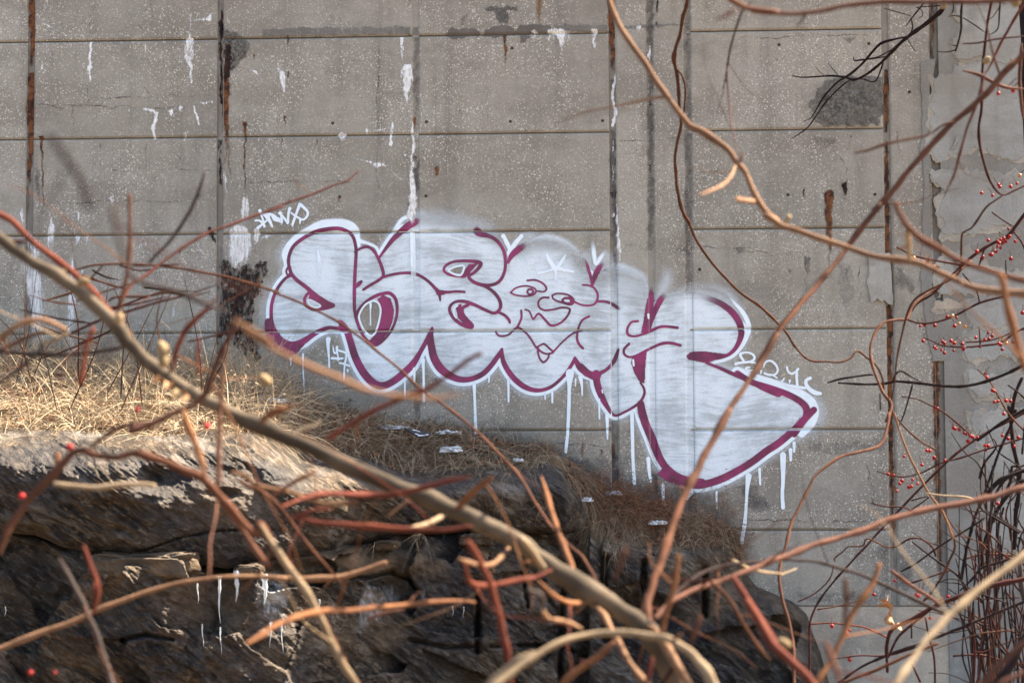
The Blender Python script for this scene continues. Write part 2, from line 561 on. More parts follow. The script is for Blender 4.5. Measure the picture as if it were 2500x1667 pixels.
# lumpy skim coat as a real surface
nx, nz = 150, 260
X, Z = np.meshgrid(np.linspace(JX[9] + .026, 6.4, nx), np.linspace(-1.0, WALL_TOP + .1, nz))
Yk = -0.004 - .007 * fbm(X * 4, Z * 4, 5, 5)
V = np.stack([X, Yk, Z], -1).reshape(-1, 3)
ii = np.arange(nx * nz).reshape(nz, nx)
Fq = np.stack([ii[:-1, :-1], ii[:-1, 1:], ii[1:, 1:], ii[1:, :-1]], -1).reshape(-1, 4)
mesh_np('cement_skim', V, Fq, M['skim'], old, True)
box_mesh('wall_body', (JX[9] + .026, 0.02, -1.0), (6.4, 0.55, WALL_TOP + .1), M['skim'], old)
PATCH = [
    ('T4', [(1330, 560), (1400, 545), (1450, 525), (1475, 500), (1482, 440), (1700, 436), (1960, 430), (2240, 430), (2240, 1095), (1960, 1100), (1840, 1105),
            (1790, 1085), (1700, 1050), (1660, 1060), (1620, 1020), (1580, 1040), (1500, 1062), (1440, 1080), (1380, 1112), (1340, 1100), (1318, 1060), (1310, 1000), (1332, 900), (1310, 800), (1322, 700)]),
    ('T4', [(1315, 1165), (1400, 1178), (1600, 1180), (1760, 1185), (1800, 1218), (1860, 1180), (2240, 1165), (2240, 1520), (1960, 1525),
            (1800, 1550), (1600, 1600), (1400, 1640), (1385, 1500), (1392, 1390), (1425, 1330), (1430, 1280), (1370, 1262), (1328, 1262)]),
    ('M4', [(1400, 370), (1480, 330), (1580, 310), (1640, 380), (1720, 440), (1960, 470), (2240, 470), (2240, 600), (1700, 602), (1500, 606), (1385, 610), (1362, 560), (1390, 450)]),
    ('M4', [(1350, 660), (1540, 650), (1535, 690), (1450, 705), (1330, 722)]),
    ('M4', [(1562, 652), (1960, 625), (2240, 620), (2240, 835), (1800, 842), (1590, 850), (1562, 790)]),
    ('M4', [(1560, 868), (1960, 855), (2240, 850), (2240, 1030), (1800, 1040), (1640, 1062), (1572, 1066)]),
    ('M4', [(1600, 1140), (1700, 1150), (1960, 1150), (2240, 1140), (2240, 1320), (1800, 1326), (1640, 1320), (1580, 1240)]),
    ('B4', [(1340, 15), (1500, 5), (1700, 0), (2200, 0), (2200, 400), (1700, 410), (1440, 400), (1415, 320), (1390, 200), (1345, 110)]),
    ('B4', [(1440, 425), (1700, 430), (2200, 425), (2200, 800), (1600, 810), (1440, 790), (1425, 600)]),
    ('T4', [(1500, 40), (1700, 25), (1900, 60), (2240, 50), (2240, 400), (1900, 412), (1720, 420), (1500, 408), (1470, 300), (1520, 180)]),
    ('T4', [(1450, 985), (1490, 930), (1525, 935), (1515, 980), (1480, 1030), (1448, 1020)]),
]
for k, (c, pts) in enumerate(PATCH):
    cc = np.mean(pts, 0)
    poly_patch('undercoat', px(c, [tuple(cc + (np.array(q) - cc) * 1.0 + 22 * (np.array(q) - cc) / (np.linalg.norm(np.array(q) - cc) + 1)) for q in pts]), .0008 + .0003 * k, M['undercoat'], old, .022, -.010, 61 + k, .016)
    poly_patch('plaster_patch', px(c, pts), .0045 + .0004 * k if k != 10 else .011, M['plaster'] if k != 3 else M['smooth_concrete'], old, .018, -.010, 11 + k, .016)
# pale mortar knocked over the rusty joint
mp = poly_patch('mortar_patch', px('M4', [(890, 345), (930, 335), (1040, 328), (1046, 420), (1058, 520), (1066, 640), (1060, 690), (1028, 680), (1000, 650),
                                          (985, 668), (950, 640), (905, 672), (896, 600), (880, 545), (892, 470)]), .016, M['mortar'], wall, .003, 0, 31, .02)
mp['label'] = 'pale mortar slapped over the rusty joint, its lower edge broken off'
# grey cement band smeared over the last joint
poly_patch('cement_band', px('T4', [(1255, 430), (1310, 405), (1360, 410), (1350, 470), (1318, 560), (1312, 700), (1300, 800), (1305, 1000), (1320, 1100), (1305, 1200), (1320, 1400), (1325, 1568),
                                    (1325, 2000), (1380, 2090), (1530, 2100), (1560, 2150), (1550, 2460), (1330, 2470), (1300, 2300), (1250, 1900), (1265, 1500), (1275, 1200), (1245, 1000), (1262, 800), (1255, 650)]),
           .009, M['skim'], wall, .005, 0, 37)

# ------------------------------------------------------------------ deposits and paint on the wall


def seg_density(X, Z, pts, wid, alp, soft):
    out = np.zeros_like(X)
    for i in range(len(pts) - 1):
        a, b = pts[i], pts[i + 1]
        wa, wb = wid[i], wid[i + 1]
        rad = max(wa, wb) / 2 + soft
        lo = np.minimum(a, b) - rad; hi = np.maximum(a, b) + rad
        i0 = np.searchsorted(X[0], lo[0]); i1 = np.searchsorted(X[0], hi[0])
        j0 = np.searchsorted(Z[:, 0], lo[1]); j1 = np.searchsorted(Z[:, 0], hi[1])
        if i1 <= i0 or j1 <= j0: continue
        x = X[j0:j1, i0:i1]; z = Z[j0:j1, i0:i1]
        ab = b - a
        L2 = max(ab @ ab, 1e-12)
        t = np.clip(((x - a[0]) * ab[0] + (z - a[1]) * ab[1]) / L2, 0, 1)
        d = np.hypot(x - a[0] - t * ab[0], z - a[1] - t * ab[1])
        r = (wa + (wb - wa) * t) / 2
        al = alp[i] + (alp[i + 1] - alp[i]) * t
        v = np.clip((r + soft / 2 - d) / soft, 0, 1)
        v = v * v * (3 - 2 * v) * al
        s = out[j0:j1, i0:i1]
        np.maximum(s, v, out=s)
    return out


def smooth2(pts, n=6):
    """Catmull-Rom through rows of any width"""
    p = np.asarray(pts, float)
    if len(p) < 3: return p
    q = np.vstack([2 * p[0] - p[1], p, 2 * p[-1] - p[-2]])
    out = []
    for i in range(1, len(q) - 2):
        a, b, c, d = q[i - 1], q[i], q[i + 1], q[i + 2]
        for t in np.linspace(0, 1, n, endpoint=False):
            out.append(.5 * (2 * b + (c - a) * t + (2 * a - 5 * b + 4 * c - d) * t * t + (3 * b - a - 3 * c + d) * t ** 3))
    out.append(p[-1])
    return np.array(out)


def inside(X, Z, poly):
    r = np.zeros(X.shape, bool)
    n = len(poly)
    j = n - 1
    for i in range(n):
        xi, zi = poly[i]; xj, zj = poly[j]
        if zi != zj:
            c = ((zi > Z) != (zj > Z)) & (X < (xj - xi) * (Z - zi) / (zj - zi) + xi)
            r ^= c
        j = i
    return r


class Paint:
    """collects strokes and areas in photo pixels, then lays them on the concrete as one thin conforming mesh"""

    def __init__(self):
        self.items = []

    def stroke(self, crop, pts, w, a=1.0, soft=3.0, smooth=True, grow=0.0):
        p = px(crop, pts)
        s = CROP[crop][2]
        n = len(p)
        w = [float(w)] * n if np.ndim(w) == 0 else list(np.interp(np.linspace(0, 1, n), np.linspace(0, 1, len(w)), w))
        a = [a] * n if np.ndim(a) == 0 else list(np.interp(np.linspace(0, 1, n), np.linspace(0, 1, len(a)), a))
        q = np.column_stack([WXZ(p), (np.array(w) / s + grow) * PXM, a])
        if smooth: q = smooth2(q)
        self.items.append(('s', q, soft * PXM))
        return self

    def fade(self, crop, pts, w, a, soft):
        self.stroke(crop, pts, w, a, soft)
        self.items[-1] = ('f',) + self.items[-1][1:]
        return self

    def area(self, crop, pts, a=1.0, soft=4.0, smooth=False):
        q = WXZ(px(crop, pts))
        if smooth: q = smooth2(np.vstack([q, q[:1]]))[:-1]
        self.items.append(('p', q, a, soft * PXM))
        return self

    def hole(self, crop, pts):
        self.items.append(('h', WXZ(px(crop, pts))))
        return self

    def build(self, name, mat, parent, layer=1, res=.004, relief=0.0, label=None, wob=0.0):
        pts = np.vstack([it[1][:, :2] for it in self.items])
        pad = max([it[1][:, 2].max() / 2 + it[2] for it in self.items if it[0] == 's'] + [it[3] for it in self.items if it[0] == 'p'] + [0]) + res * 2
        x0, z0 = pts.min(0) - pad; x1, z1 = pts.max(0) + pad
        X, Z = np.meshgrid(np.arange(x0, x1, res), np.arange(z0, z1, res))
        Xs, Zs = X, Z
        D = np.zeros_like(X)
        for it in self.items:
            if it[0] == 's':
                q = it[1]
                D = np.maximum(D, seg_density(X, Z, q[:, :2], q[:, 2], q[:, 3], it[2]))
            elif it[0] == 'p':
                ins = inside(X, Z, it[1])
                ring = np.vstack([it[1], it[1][:1]])
                e = seg_density(X, Z, ring, np.zeros(len(ring)), np.ones(len(ring)), it[3] * 2)
                D = np.maximum(D, np.where(ins, it[2] * (1 - .5 * e), it[2] * .5 * e))
            elif it[0] == 'f':
                q = it[1]
                D = D * (1 - seg_density(X, Z, q[:, :2], q[:, 2], q[:, 3], it[2]))
            else:
                D = np.where(inside(X, Z, it[1]), 0, D)
        if wob:
            n_ = wob / res
            j0, i0 = np.indices(D.shape)
            dj = np.rint((fbm(X * 24, Z * 24, 91, 4) - .5) * 2 * n_).astype(int); di = np.rint((fbm(X * 24 + 7, Z * 24 + 3, 95, 4) - .5) * 2 * n_).astype(int)
            D = D[np.clip(j0 + dj, 0, D.shape[0] - 1), np.clip(i0 + di, 0, D.shape[1] - 1)]
        keep = D > .012
        cell = keep[:-1, :-1] | keep[1:, :-1] | keep[:-1, 1:] | keep[1:, 1:]
        ids = np.full(X.shape, -1)
        used = np.zeros(X.shape, bool)
        used[:-1, :-1] |= cell; used[1:, :-1] |= cell; used[:-1, 1:] |= cell; used[1:, 1:] |= cell
        ids[used] = np.arange(used.sum())
        jj, ii = np.nonzero(cell)
        F = np.stack([ids[jj, ii], ids[jj, ii + 1], ids[jj + 1, ii + 1], ids[jj + 1, ii]], -1)
        x = X[used]; z = Z[used]; d = D[used]
        y = wall_y(x, z) - .0012 * layer
        if relief:
            y = y - relief * d * (0.25 + 1.1 * fbm(x * 60, z * 60, 3, 3))
        o = mesh_np(name, np.stack([x, y, z], -1), F, mat, parent, True, {'dens': d})
        if label: o['label'] = label
        return o


_lay = [0]


def L(name, mat, *strokes, layer=1, res=.005, relief=0.0, label=None):
    _lay[0] += 1
    layer = layer + .03 * _lay[0]
    p = Paint()
    for s in strokes:
        if s[0] == 'A':
            p.area(*s[1:])
        else:
            s = list(s) + [1.0, 3.0][len(s) - 3:] if len(s) < 5 else list(s)
            if mat[:4] in ('rust', 'dark'): s[4] = s[4] * 2.2
            if mat[:4] == 'lime': s[4] = s[4] * 1.6
            p.stroke(*s)
    return p.build(name, M[mat], wall, layer, res, relief, label, .022 if name in ('rough_scar', 'damp_stain', 'dark_stain_and_shade', 'spalled_corner') else .012)


# rust running down the joints
L('rust_stain', 'rust', ('T1', [(215, -20), (212, 100), (220, 250), (214, 350), (205, 440)], [34, 34, 32, 30, 20], [1, 1, .95, .8, .5], 4),
  ('T1', [(210, 520), (212, 620), (205, 740), (207, 860), (205, 980), (200, 1080)], [40, 46, 44, 40, 36, 28], [.9, 1, 1, .95, .9, .75], 4),
  ('T1', [(200, 1080), (192, 1200), (190, 1320), (188, 1430)], [28, 24, 18, 12], [.8, .6, .5, .3], 4), res=.004)
L('rust_stain', 'rust', ('T1', [(285, 935), (284, 990), (290, 1060), (292, 1180), (292, 1300), (295, 1390), (285, 1500)], [26, 22, 12, 10, 10, 12, 14], [1, 1, .75, .7, .6, .55, .3], 4), res=.004)
L('rust_stain', 'rust_dark', ('T1', [(1508, 20), (1510, 120), (1510, 200), (1508, 260)], [16, 24, 36, 30], [.5, .85, 1, .9], 4),
  ('T1', [(1508, 260), (1506, 500), (1505, 700)], [26, 22, 24], [.85, .7, .8], 4), ('T1', [(1502, 960), (1504, 1060), (1500, 1180), (1505, 1300)], [26, 22, 24, 18], [.8, .6, .8, .4], 4), res=.004)
L('spalled_corner', 'scar', ('A', 'T1', [(1535, 205), (1600, 210), (1665, 255), (1705, 300), (1690, 370), (1640, 420), (1600, 460), (1570, 500), (1540, 520), (1535, 350)], .8, 12), res=.005, relief=.006)
L('rust_stain', 'rust_dark', ('T1', [(1580, 280), (1560, 340), (1565, 420), (1550, 480), (1548, 540)], [26, 60, 70, 56, 40], [.8, 1, 1, 1, .9], 12), layer=2, res=.004, relief=.004)
L('rust_stain', 'rust', ('T1', [(1545, 500), (1545, 620), (1540, 760), (1545, 860), (1548, 960)], [44, 50, 42, 36, 30], [1, 1, .9, .8, .55], 8),
  ('T1', [(1555, 820), (1560, 960), (1555, 1100), (1550, 1240), (1545, 1340)], [40, 56, 52, 40, 26], [.4, .42, .4, .35, .15], 16), res=.005)
L('rust_stain', 'rust', ('T1', [(1675, 850), (1673, 880), (1676, 960), (1672, 1100), (1676, 1230), (1674, 1340)], [30, 20, 12, 12, 9, 9], [1, .9, .75, .7, .6, .4], 4),
  ('T1', [(1690, 850), (1712, 860)], [22, 10], [.7, .4], 4), res=.004)
L('rust_stain', 'rust', ('T1', [(1700, 290), (1706, 380)], [10, 6], [.6, .3], 4), ('T1', [(1730, 375), (1733, 405)], [10, 10], [.9, .7], 3), ('T2', [(288, 255), (290, 330)], [14, 8], [.8, .4], 4),
  ('T2', [(290, 505), (288, 560), (275, 640)], [18, 12, 8], [.8, .5, .2], 5), ('T2', [(272, 800), (274, 870)], [16, 9], [.8, .4], 4), ('T2', [(640, 1350), (640, 1440)], [14, 8], [.7, .2], 4),
  ('T2', [(1305, 1150), (1305, 1190)], [26, 26], [.8, .7], 6), ('T2', [(1152, 800), (1153, 880)], [14, 8], [1, .6], 3), res=.004)
L('rust_stain', 'rust', ('T3', [(90, 235), (92, 280), (94, 400), (90, 500)], [26, 20, 12, 10], [1, .9, .7, .25], 4), res=.004)
L('rust_stain', 'rust_pale', ('T3', [(326, -10), (326, 60), (330, 150)], [42, 40, 34], [.9, .85, .6], 8), ('T2', [(1116, 0), (1118, 90)], [18, 10], [.8, .5], 5), ('T3', [(330, 330), (334, 400)], [20, 10], [.5, .2], 6), res=.005)
L('rust_stain', 'rust', ('T3', [(815, -10), (818, 100), (822, 240), (826, 380), (830, 470)], [44, 38, 34, 32, 24], [1, 1, .9, .8, .4], 4), res=.004)
L('rust_stain', 'rust_dark', ('T3', [(1128, 0), (1130, 60), (1130, 100)], [14, 18, 10], [.9, .8, .6], 4), ('T3', [(1130, 160), (1130, 190)], [18, 12], [.9, .7], 4),
  ('T3', [(1085, 690), (1085, 715)], [14, 14], [.8, .8], 3), ('T3', [(1085, 1130), (1086, 1160)], [12, 12], [.9, .9], 3), ('T3', [(1083, 790), (1083, 800)], [8, 8], [.9, .9], 3),
  ('T3', [(835, 1320), (838, 1340)], [40, 30], [.9, .9], 5), ('T3', [(838, 1330), (885, 1325)], [8, 5], [.8, .5], 3), ('T3', [(1332, 290), (1334, 310)], [10, 10], [.9, .8], 3), res=.004)
L('rust_stain', 'rust', ('T4', [(1022, 490), (1018, 600), (1022, 760), (1024, 900)], [24, 28, 26, 22], [.95, 1, .9, .55], 4),
  ('T4', [(1022, 980), (1024, 1100), (1024, 1250), (1022, 1350), (1028, 1568)], [22, 26, 26, 24, 22], [.8, .85, .9, .95, .95], 4),
  ('M4', [(1030, 0), (1030, 120), (1032, 330)], [26, 28, 24], [.9, .95, .9], 4), ('M4', [(1038, 690), (1042, 800), (1042, 1000), (1045, 1200), (1048, 1400), (1048, 1568)], [30, 32, 28, 28, 28, 26], [1, 1, .95, .9, .9, .9], 4),
  ('B4', [(880, 0), (884, 150), (890, 300), (895, 500), (900, 700), (905, 900)], [24, 22, 20, 18, 16, 12], [.95, .9, .85, .7, .6, .4], 4), res=.005)
L('rust_stain', 'rust_dark', ('T4', [(457, 1305), (455, 1350)], [28, 16], [.9, .4], 5), ('T4', [(457, 1350), (458, 1440)], [12, 8], [.4, .1], 5), res=.004)
L('rust_stain', 'rust', ('T4', [(628, 1330), (626, 1400), (622, 1480), (628, 1568), (630, 1690), (632, 1790), (634, 2040)], [56, 48, 38, 28, 22, 16, 14], [1, .95, .9, .85, .6, .35, .1], 6), ('T4', [(628, 1345), (630, 1355)], [58, 58], [1, 1], 5), res=.004)
L('rust_stain', 'rust_dark', ('T4', [(738, 1265), (738, 1330)], [40, 26], [.95, .7], 6), ('T4', [(738, 1330), (738, 1500)], [20, 10], [.55, .2], 6), ('T4', [(742, 750), (745, 860), (738, 900)], [10, 12, 8], [.8, .7, .5], 3), res=.004)
L('rust_stain', 'rust_dark', ('A', 'M1', [(1510, 370), (1560, 380), (1580, 430), (1640, 440), (1680, 400), (1720, 400), (1735, 450), (1770, 380), (1830, 390), (1825, 470), (1790, 540), (1770, 620), (1735, 640), (1730, 850), (1780, 940), (1790, 1100), (1720, 1080),
                                         (1640, 1000), (1560, 900), (1500, 900), (1495, 700), (1510, 560)], .80, 80), ('M1', [(1440, 175), (1460, 230), (1475, 270)], [40, 34, 20], [.8, .8, .4], 8),
  ('M1', [(1490, 870), (1485, 960), (1480, 1020)], [40, 26, 10], [.8, .6, .4], 8), res=.005, relief=.007, label='big dark rusted patch dripping below the white streak')
L('rust_stain', 'rust', ('B3', [(700, 210), (700, 270), (702, 340)], [22, 18, 12], [1, .8, .4], 4), ('B3', [(635, 235), (635, 265)], [12, 8], [.9, .5], 3), ('B3', [(520, 210), (524, 320)], [22, 16], [.45, .3], 6), res=.005)
L('rust_stain', 'rust', ('B4', [(1140, 20), (1148, 200), (1150, 400), (1155, 600), (1160, 800), (1160, 980)], [34, 34, 36, 34, 30, 24], [.7, .5, .8, .5, .8, .4], 7),
  ('M4', [(1358, 1080), (1360, 1240), (1362, 1400), (1366, 1568)], [44, 42, 40, 40], [1, .95, .9, .9], 6), ('T4', [(1330, 30), (1332, 200), (1330, 390)], [36, 36, 34], [.55, .6, .5], 6), res=.006)
# dark wet marks, washes and cracks
L('damp_stain', 'damp', ('A', 'T2', [(1360, 245), (1365, 225), (1390, 205), (1480, 200), (1560, 200), (1600, 215), (1598, 250), (1540, 258), (1400, 258)], .9, 4), ('A', 'T2', [(1625, 240), (1635, 200), (1700, 185), (1800, 185), (1850, 215), (1840, 240), (1720, 250)], .9, 4),
  ('A', 'T2', [(1850, 220), (1880, 180), (1960, 180), (1960, 240), (1880, 245)], .9, 4), ('A', 'T3', [(0, 180), (160, 185), (180, 215), (200, 170), (300, 165), (400, 175), (410, 200), (390, 225), (200, 235), (150, 245), (0, 240)], .9, 4), ('A', 'T3', [(185, 240), (270, 250), (240, 290), (200, 280)], .6, 6), res=.004)
L('mortar_band', 'grey_patch', ('A', 'T2', [(100, 200), (400, 192), (700, 185), (1130, 182), (1130, 236), (800, 243), (300, 252), (120, 256)], .75, 5), ('A', 'T3', [(420, 170), (790, 165), (800, 215), (540, 222), (420, 225)], .75, 5),
  ('A', 'T3', [(900, 175), (1040, 168), (1320, 160), (1330, 168), (1040, 195), (900, 205)], .8, 5), res=.006)
L('dark_stain_and_shade', 'dark_stain_and_shade', ('A', 'T2', [(1620, 60), (1700, 45), (1860, 50), (1850, 75), (1790, 85), (1790, 170), (1730, 170), (1700, 90), (1640, 75)], .85, 10), ('A', 'T2', [(1470, 140), (1520, 90), (1540, 85), (1500, 140), (1480, 165)], .6, 8), res=.005)
rb = L('rough_scar', 'scar', ('A', 'T4', [(520, 800), (490, 720), (540, 640), (600, 560), (700, 525), (900, 520), (990, 530), (1000, 600), (1000, 780), (960, 850), (800, 860), (620, 870), (560, 850)], .92, 130), res=.005, relief=.012, label='rough dark scar of broken concrete left of the rusty joint')
L('dark_stain_and_shade', 'dark_stain_and_shade', ('A', 'T4', [(500, 930), (700, 930), (660, 1000), (560, 1010)], .5, 30), ('A', 'M4', [(700, 400), (760, 430), (800, 460), (790, 640), (720, 700), (690, 560)], .45, 40), ('A', 'M3', [(860, 280), (1050, 250), (1300, 260), (1370, 290), (1300, 330), (1100, 320)], .35, 40),
  ('A', 'M4', [(1085, 420), (1180, 480), (1220, 560), (1200, 600), (1120, 560), (1085, 560)], .6, 30), ('A', 'B4', [(0, 430), (100, 420), (150, 480), (200, 560), (120, 600), (60, 560)], .65, 30), ('A', 'B4', [(390, 180), (600, 190), (760, 170), (860, 160), (850, 240), (700, 230), (560, 260), (420, 240)], .45, 20),
  ('A', 'B4', [(800, 760), (870, 780), (870, 1050), (840, 1060), (820, 900)], .5, 20), ('A', 'B4', [(920, 820), (1010, 860), (1010, 1000), (960, 1050), (920, 1000)], .55, 20), ('A', 'B4', [(300, 1030), (460, 1050), (700, 1040), (860, 1060), (860, 1110), (400, 1110)], .45, 20),
  ('A', 'B3', [(330, 250), (480, 270), (680, 290), (690, 460), (560, 480), (460, 400)], .5, 40), ('A', 'B3', [(720, 250), (790, 260), (800, 420), (730, 460)], .4, 20), res=.008)
L('dark_stain_and_shade', 'dark_stain_and_shade', ('T1', [(240, 1000), (250, 1100), (255, 1250), (262, 1370)], [20, 30, 34, 20], [.3, .5, .8, .6], 8), ('T3', [(830, 560), (826, 640)], [30, 24], [.9, .5], 5), ('T3', [(828, 900), (826, 1100), (832, 1250), (838, 1500)], [30, 36, 34, 30], [.85, .95, .9, .8], 5),
  ('T2', [(1165, 200), (1162, 400), (1162, 700), (1165, 900)], [40, 44, 40, 30], [.55, .6, .5, .3], 8), ('T2', [(1168, 1080), (1172, 1220), (1150, 1330), (1110, 1400)], [16, 30, 20, 12], [.9, .95, .8, .6], 5), ('T3', [(1085, 0), (1085, 400), (1085, 800), (1085, 1300), (1088, 1568)], [44, 40, 40, 44, 40], [.75, .6, .65, .7, .7], 6),
  ('T3', [(1340, 0), (1342, 500), (1342, 1000), (1345, 1568)], [46, 42, 46, 42], [.6, .5, .6, .6], 6), ('M3', [(838, 0), (838, 300), (845, 600)], [34, 30, 20], [.8, .6, .3], 6), ('M3', [(1090, 0), (1090, 300)], [44, 36], [.7, .5], 6), ('M3', [(1345, 0), (1345, 300), (1347, 600)], [46, 40, 36], [.6, .6, .3], 6),
  ('B3', [(700, 60), (705, 250), (712, 480)], [40, 36, 40], [.5, .7, .95], 6), ('B3', [(930, 380), (935, 460)], [30, 24], [.8, .5], 6), ('M2', [(1160, 1140), (1165, 1300), (1165, 1500)], [40, 44, 44], [.5, .6, .6], 8), ('M1', [(505, 200), (500, 300)], [20, 12], [.7, .4], 5),
  ('B3', [(1130, 470), (1140, 560)], [50, 60], [.9, .7], 12), res=.006)
crk = []
rc = random.Random(5)


def crack_pts(a, b, n=9, j=9):
    return [(a[0] + (b[0] - a[0]) * i / n + rc.uniform(-j, j) * (0 < i < n), a[1] + (b[1] - a[1]) * i / n + rc.uniform(-j, j) * (0 < i < n)) for i in range(n + 1)]


for c, a, b in (('T1', (600, 665), (1480, 660)), ('T1', (480, 730), (1340, 735)), ('T1', (500, 720), (505, 880)), ('T1', (600, 580), (605, 730)), ('T1', (230, 710), (620, 740)), ('T1', (980, 600), (1110, 700)), ('T1', (1220, 1060), (1245, 1140)), ('T1', (1190, 1150), (1480, 1165)),
                ('T1', (760, 1165), (870, 1160)), ('T1', (330, 1390), (1450, 1365)), ('T1', (1000, 970), (1005, 1180)), ('T1', (690, 960), (685, 1150)), ('T2', (905, 300), (900, 1440)), ('T2', (0, 1245), (900, 1240)), ('T2', (240, 900), (245, 1150)), ('T2', (490, 930), (500, 1050)),
                ('T2', (530, 490), (690, 510)), ('T4', (770, 900), (760, 1030)), ('T4', (700, 1060), (760, 1180)), ('T4', (750, 1150), (742, 1260)), ('T4', (1090, 900), (1130, 1140)), ('T4', (1220, 440), (1205, 560)), ('T4', (0, 265), (990, 235)), ('T3', (860, 955), (1330, 950)), ('M3', (1360, 290), (1900, 300)),
                ('M4', (0, 310), (700, 400)), ('M4', (470, 350), (475, 600)), ('M4', (760, 420), (745, 520)), ('B4', (0, 640), (860, 630)), ('M2', (560, 1250), (1100, 1260)), ('T1', (1030, 0), (1040, 200)), ('T1', (610, 100), (630, 270)), ('M4', (830, 420), (835, 660)), ('B3', (360, 200), (690, 205)),
                ('B4', (360, 60), (480, 100)), ('B4', (740, 300), (800, 620))):
    crk.append((c, crack_pts(a, b), [5, 7, 5, 6, 4], [.8, 1, .7, .9, .6], 3))
L('crack', 'crack', *crk, layer=1, res=.0045)
# lime streaks
L('lime_streak', 'lime', ('T1', [(622, 292), (622, 320), (618, 400), (612, 470), (614, 555)], [26, 24, 20, 26, 14], 1, 4), res=.004, relief=.004)
L('lime_streak', 'lime', ('T1', [(1290, 20), (1298, 90), (1305, 145), (1300, 220), (1300, 260)], [6, 8, 10, 14, 26], .8, 4), ('T1', [(1310, 140), (1380, 140), (1430, 130), (1460, 95), (1490, 85)], [6, 14, 30, 10, 5], .85, 5), ('T1', [(1298, 280), (1292, 350), (1290, 400), (1305, 460), (1306, 560)], [60, 70, 66, 28, 20], [.9, .85, .7, 1, 1], 6), res=.004, relief=.004)
L('lime_streak', 'lime', ('T1', [(995, 310), (990, 385)], [14, 10], .9, 4), ('T1', [(280, 150), (320, 180), (380, 205), (440, 225)], [8, 18, 8, 4], .7, 4), ('T1', [(293, 448), (294, 466)], [20, 18], .9, 4), ('T1', [(1340, 700), (1400, 705), (1470, 700)], [8, 24, 8], .7, 4), ('T1', [(0, 75), (160, 85)], [4, 5], .5, 3), res=.004)
L('lime_streak', 'lime', ('T1', [(985, 742), (1060, 765), (1090, 770)], [18, 30, 8], .9, 4), ('T1', [(1072, 780), (1066, 820), (1050, 880), (1056, 950)], [18, 26, 34, 20], 1, 4), ('T1', [(1170, 765), (1174, 790)], [36, 18], .9, 4), ('T1', [(1238, 745), (1242, 770)], [34, 14], .9, 4), ('T1', [(1325, 730), (1350, 800), (1362, 855)], [10, 22, 14], .95, 4), ('T1', [(1270, 910), (1272, 960)], [8, 12], .8, 3), ('T1', [(880, 750), (884, 762)], [14, 10], .8, 3), res=.004)
L('lime_streak', 'lime', ('T2', [(1065, 265), (1068, 340), (1070, 405)], [32, 22, 12], [.95, .85, .9], 4), res=.004, relief=.003)
L('lime_streak', 'lime', ('T2', [(1108, 478), (1105, 560), (1098, 640), (1098, 712)], [76, 66, 40, 22], [1, 1, 1, .95], 6), ('T2', [(1062, 490), (1066, 545)], [20, 12], .9, 4), res=.004, relief=.005)
L('lime_streak', 'lime', ('T2', [(215, 470), (240, 500), (258, 560), (262, 625)], [12, 40, 36, 18], .95, 4), ('T2', [(225, 420), (222, 470)], [6, 10], .8, 3), ('T2', [(325, 505), (332, 585)], [36, 18], [.5, .5], 8), ('T2', [(0, 475), (60, 490), (80, 515)], [6, 18, 12], .85, 4), ('T2', [(120, 490), (200, 470)], [5, 8], .6, 3), ('T2', [(660, 930), (662, 948)], [66, 36], .85, 4),
  ('T2', [(790, 858), (830, 865), (900, 845)], [6, 6, 8], .7, 3), ('T2', [(836, 890), (836, 935)], [24, 8], .9, 3), ('T2', [(875, 885), (940, 885), (985, 865)], [8, 14, 8], .85, 3), ('T2', [(1000, 745), (1000, 790)], [10, 14], .7, 4), ('T2', [(1000, 850), (996, 900), (990, 990)], [18, 22, 30], 1, 4),
  ('T2', [(760, 1092), (850, 1108), (900, 1130), (975, 1135)], [12, 14, 36, 8], .85, 4), ('T2', [(1000, 1170), (1040, 1210), (1080, 1230)], [8, 14, 8], .75, 4), ('T2', [(1060, 1060), (1110, 1072)], [12, 8], .7, 4), ('T2', [(1035, 20), (1030, 100), (1018, 180), (1018, 240)], [5, 7, 6, 8], .75, 3), ('T2', [(1000, 380), (1015, 480), (1005, 600), (1005, 740)], [3, 4, 3, 4], .6, 2), res=.004, relief=.003)
L('lime_streak', 'lime', ('T2', [(1140, 840), (1140, 920), (1145, 1000), (1140, 1060)], [10, 22, 28, 14], [.9, 1, 1, .9], 4), ('T2', [(1140, 1060), (1138, 1180), (1140, 1290), (1140, 1400), (1130, 1480), (1128, 1520)], [14, 30, 44, 58, 60, 30], [1, 1, 1, 1, .9, .6], 6), res=.004, relief=.005, label='long white lime streak running down the joint into the graffiti')
L('lime_streak', 'lime', ('T3', [(290, 235), (290, 280)], [50, 20], [.7, .4], 6), ('T3', [(400, 220), (460, 225), (535, 220)], [40, 60, 30], [.9, 1, .8], 6), ('T3', [(390, 260), (420, 270)], [50, 30], [.7, .5], 8), ('T3', [(475, 230), (478, 300), (484, 360)], [70, 40, 22], [1, 1, .5], 6), ('T3', [(525, 230), (526, 310)], [20, 10], [.8, .4], 5), ('T3', [(705, 215), (700, 260), (702, 320)], [56, 36, 14], [.9, .7, .9], 6), ('T3', [(1010, 190), (1002, 235)], [40, 10], [.8, .6], 6), ('T2', [(1565, 80), (1572, 110)], [50, 30], [.6, .5], 10), ('T2', [(1185, 205), (1182, 230)], [10, 8], .8, 3), res=.004, relief=.003)
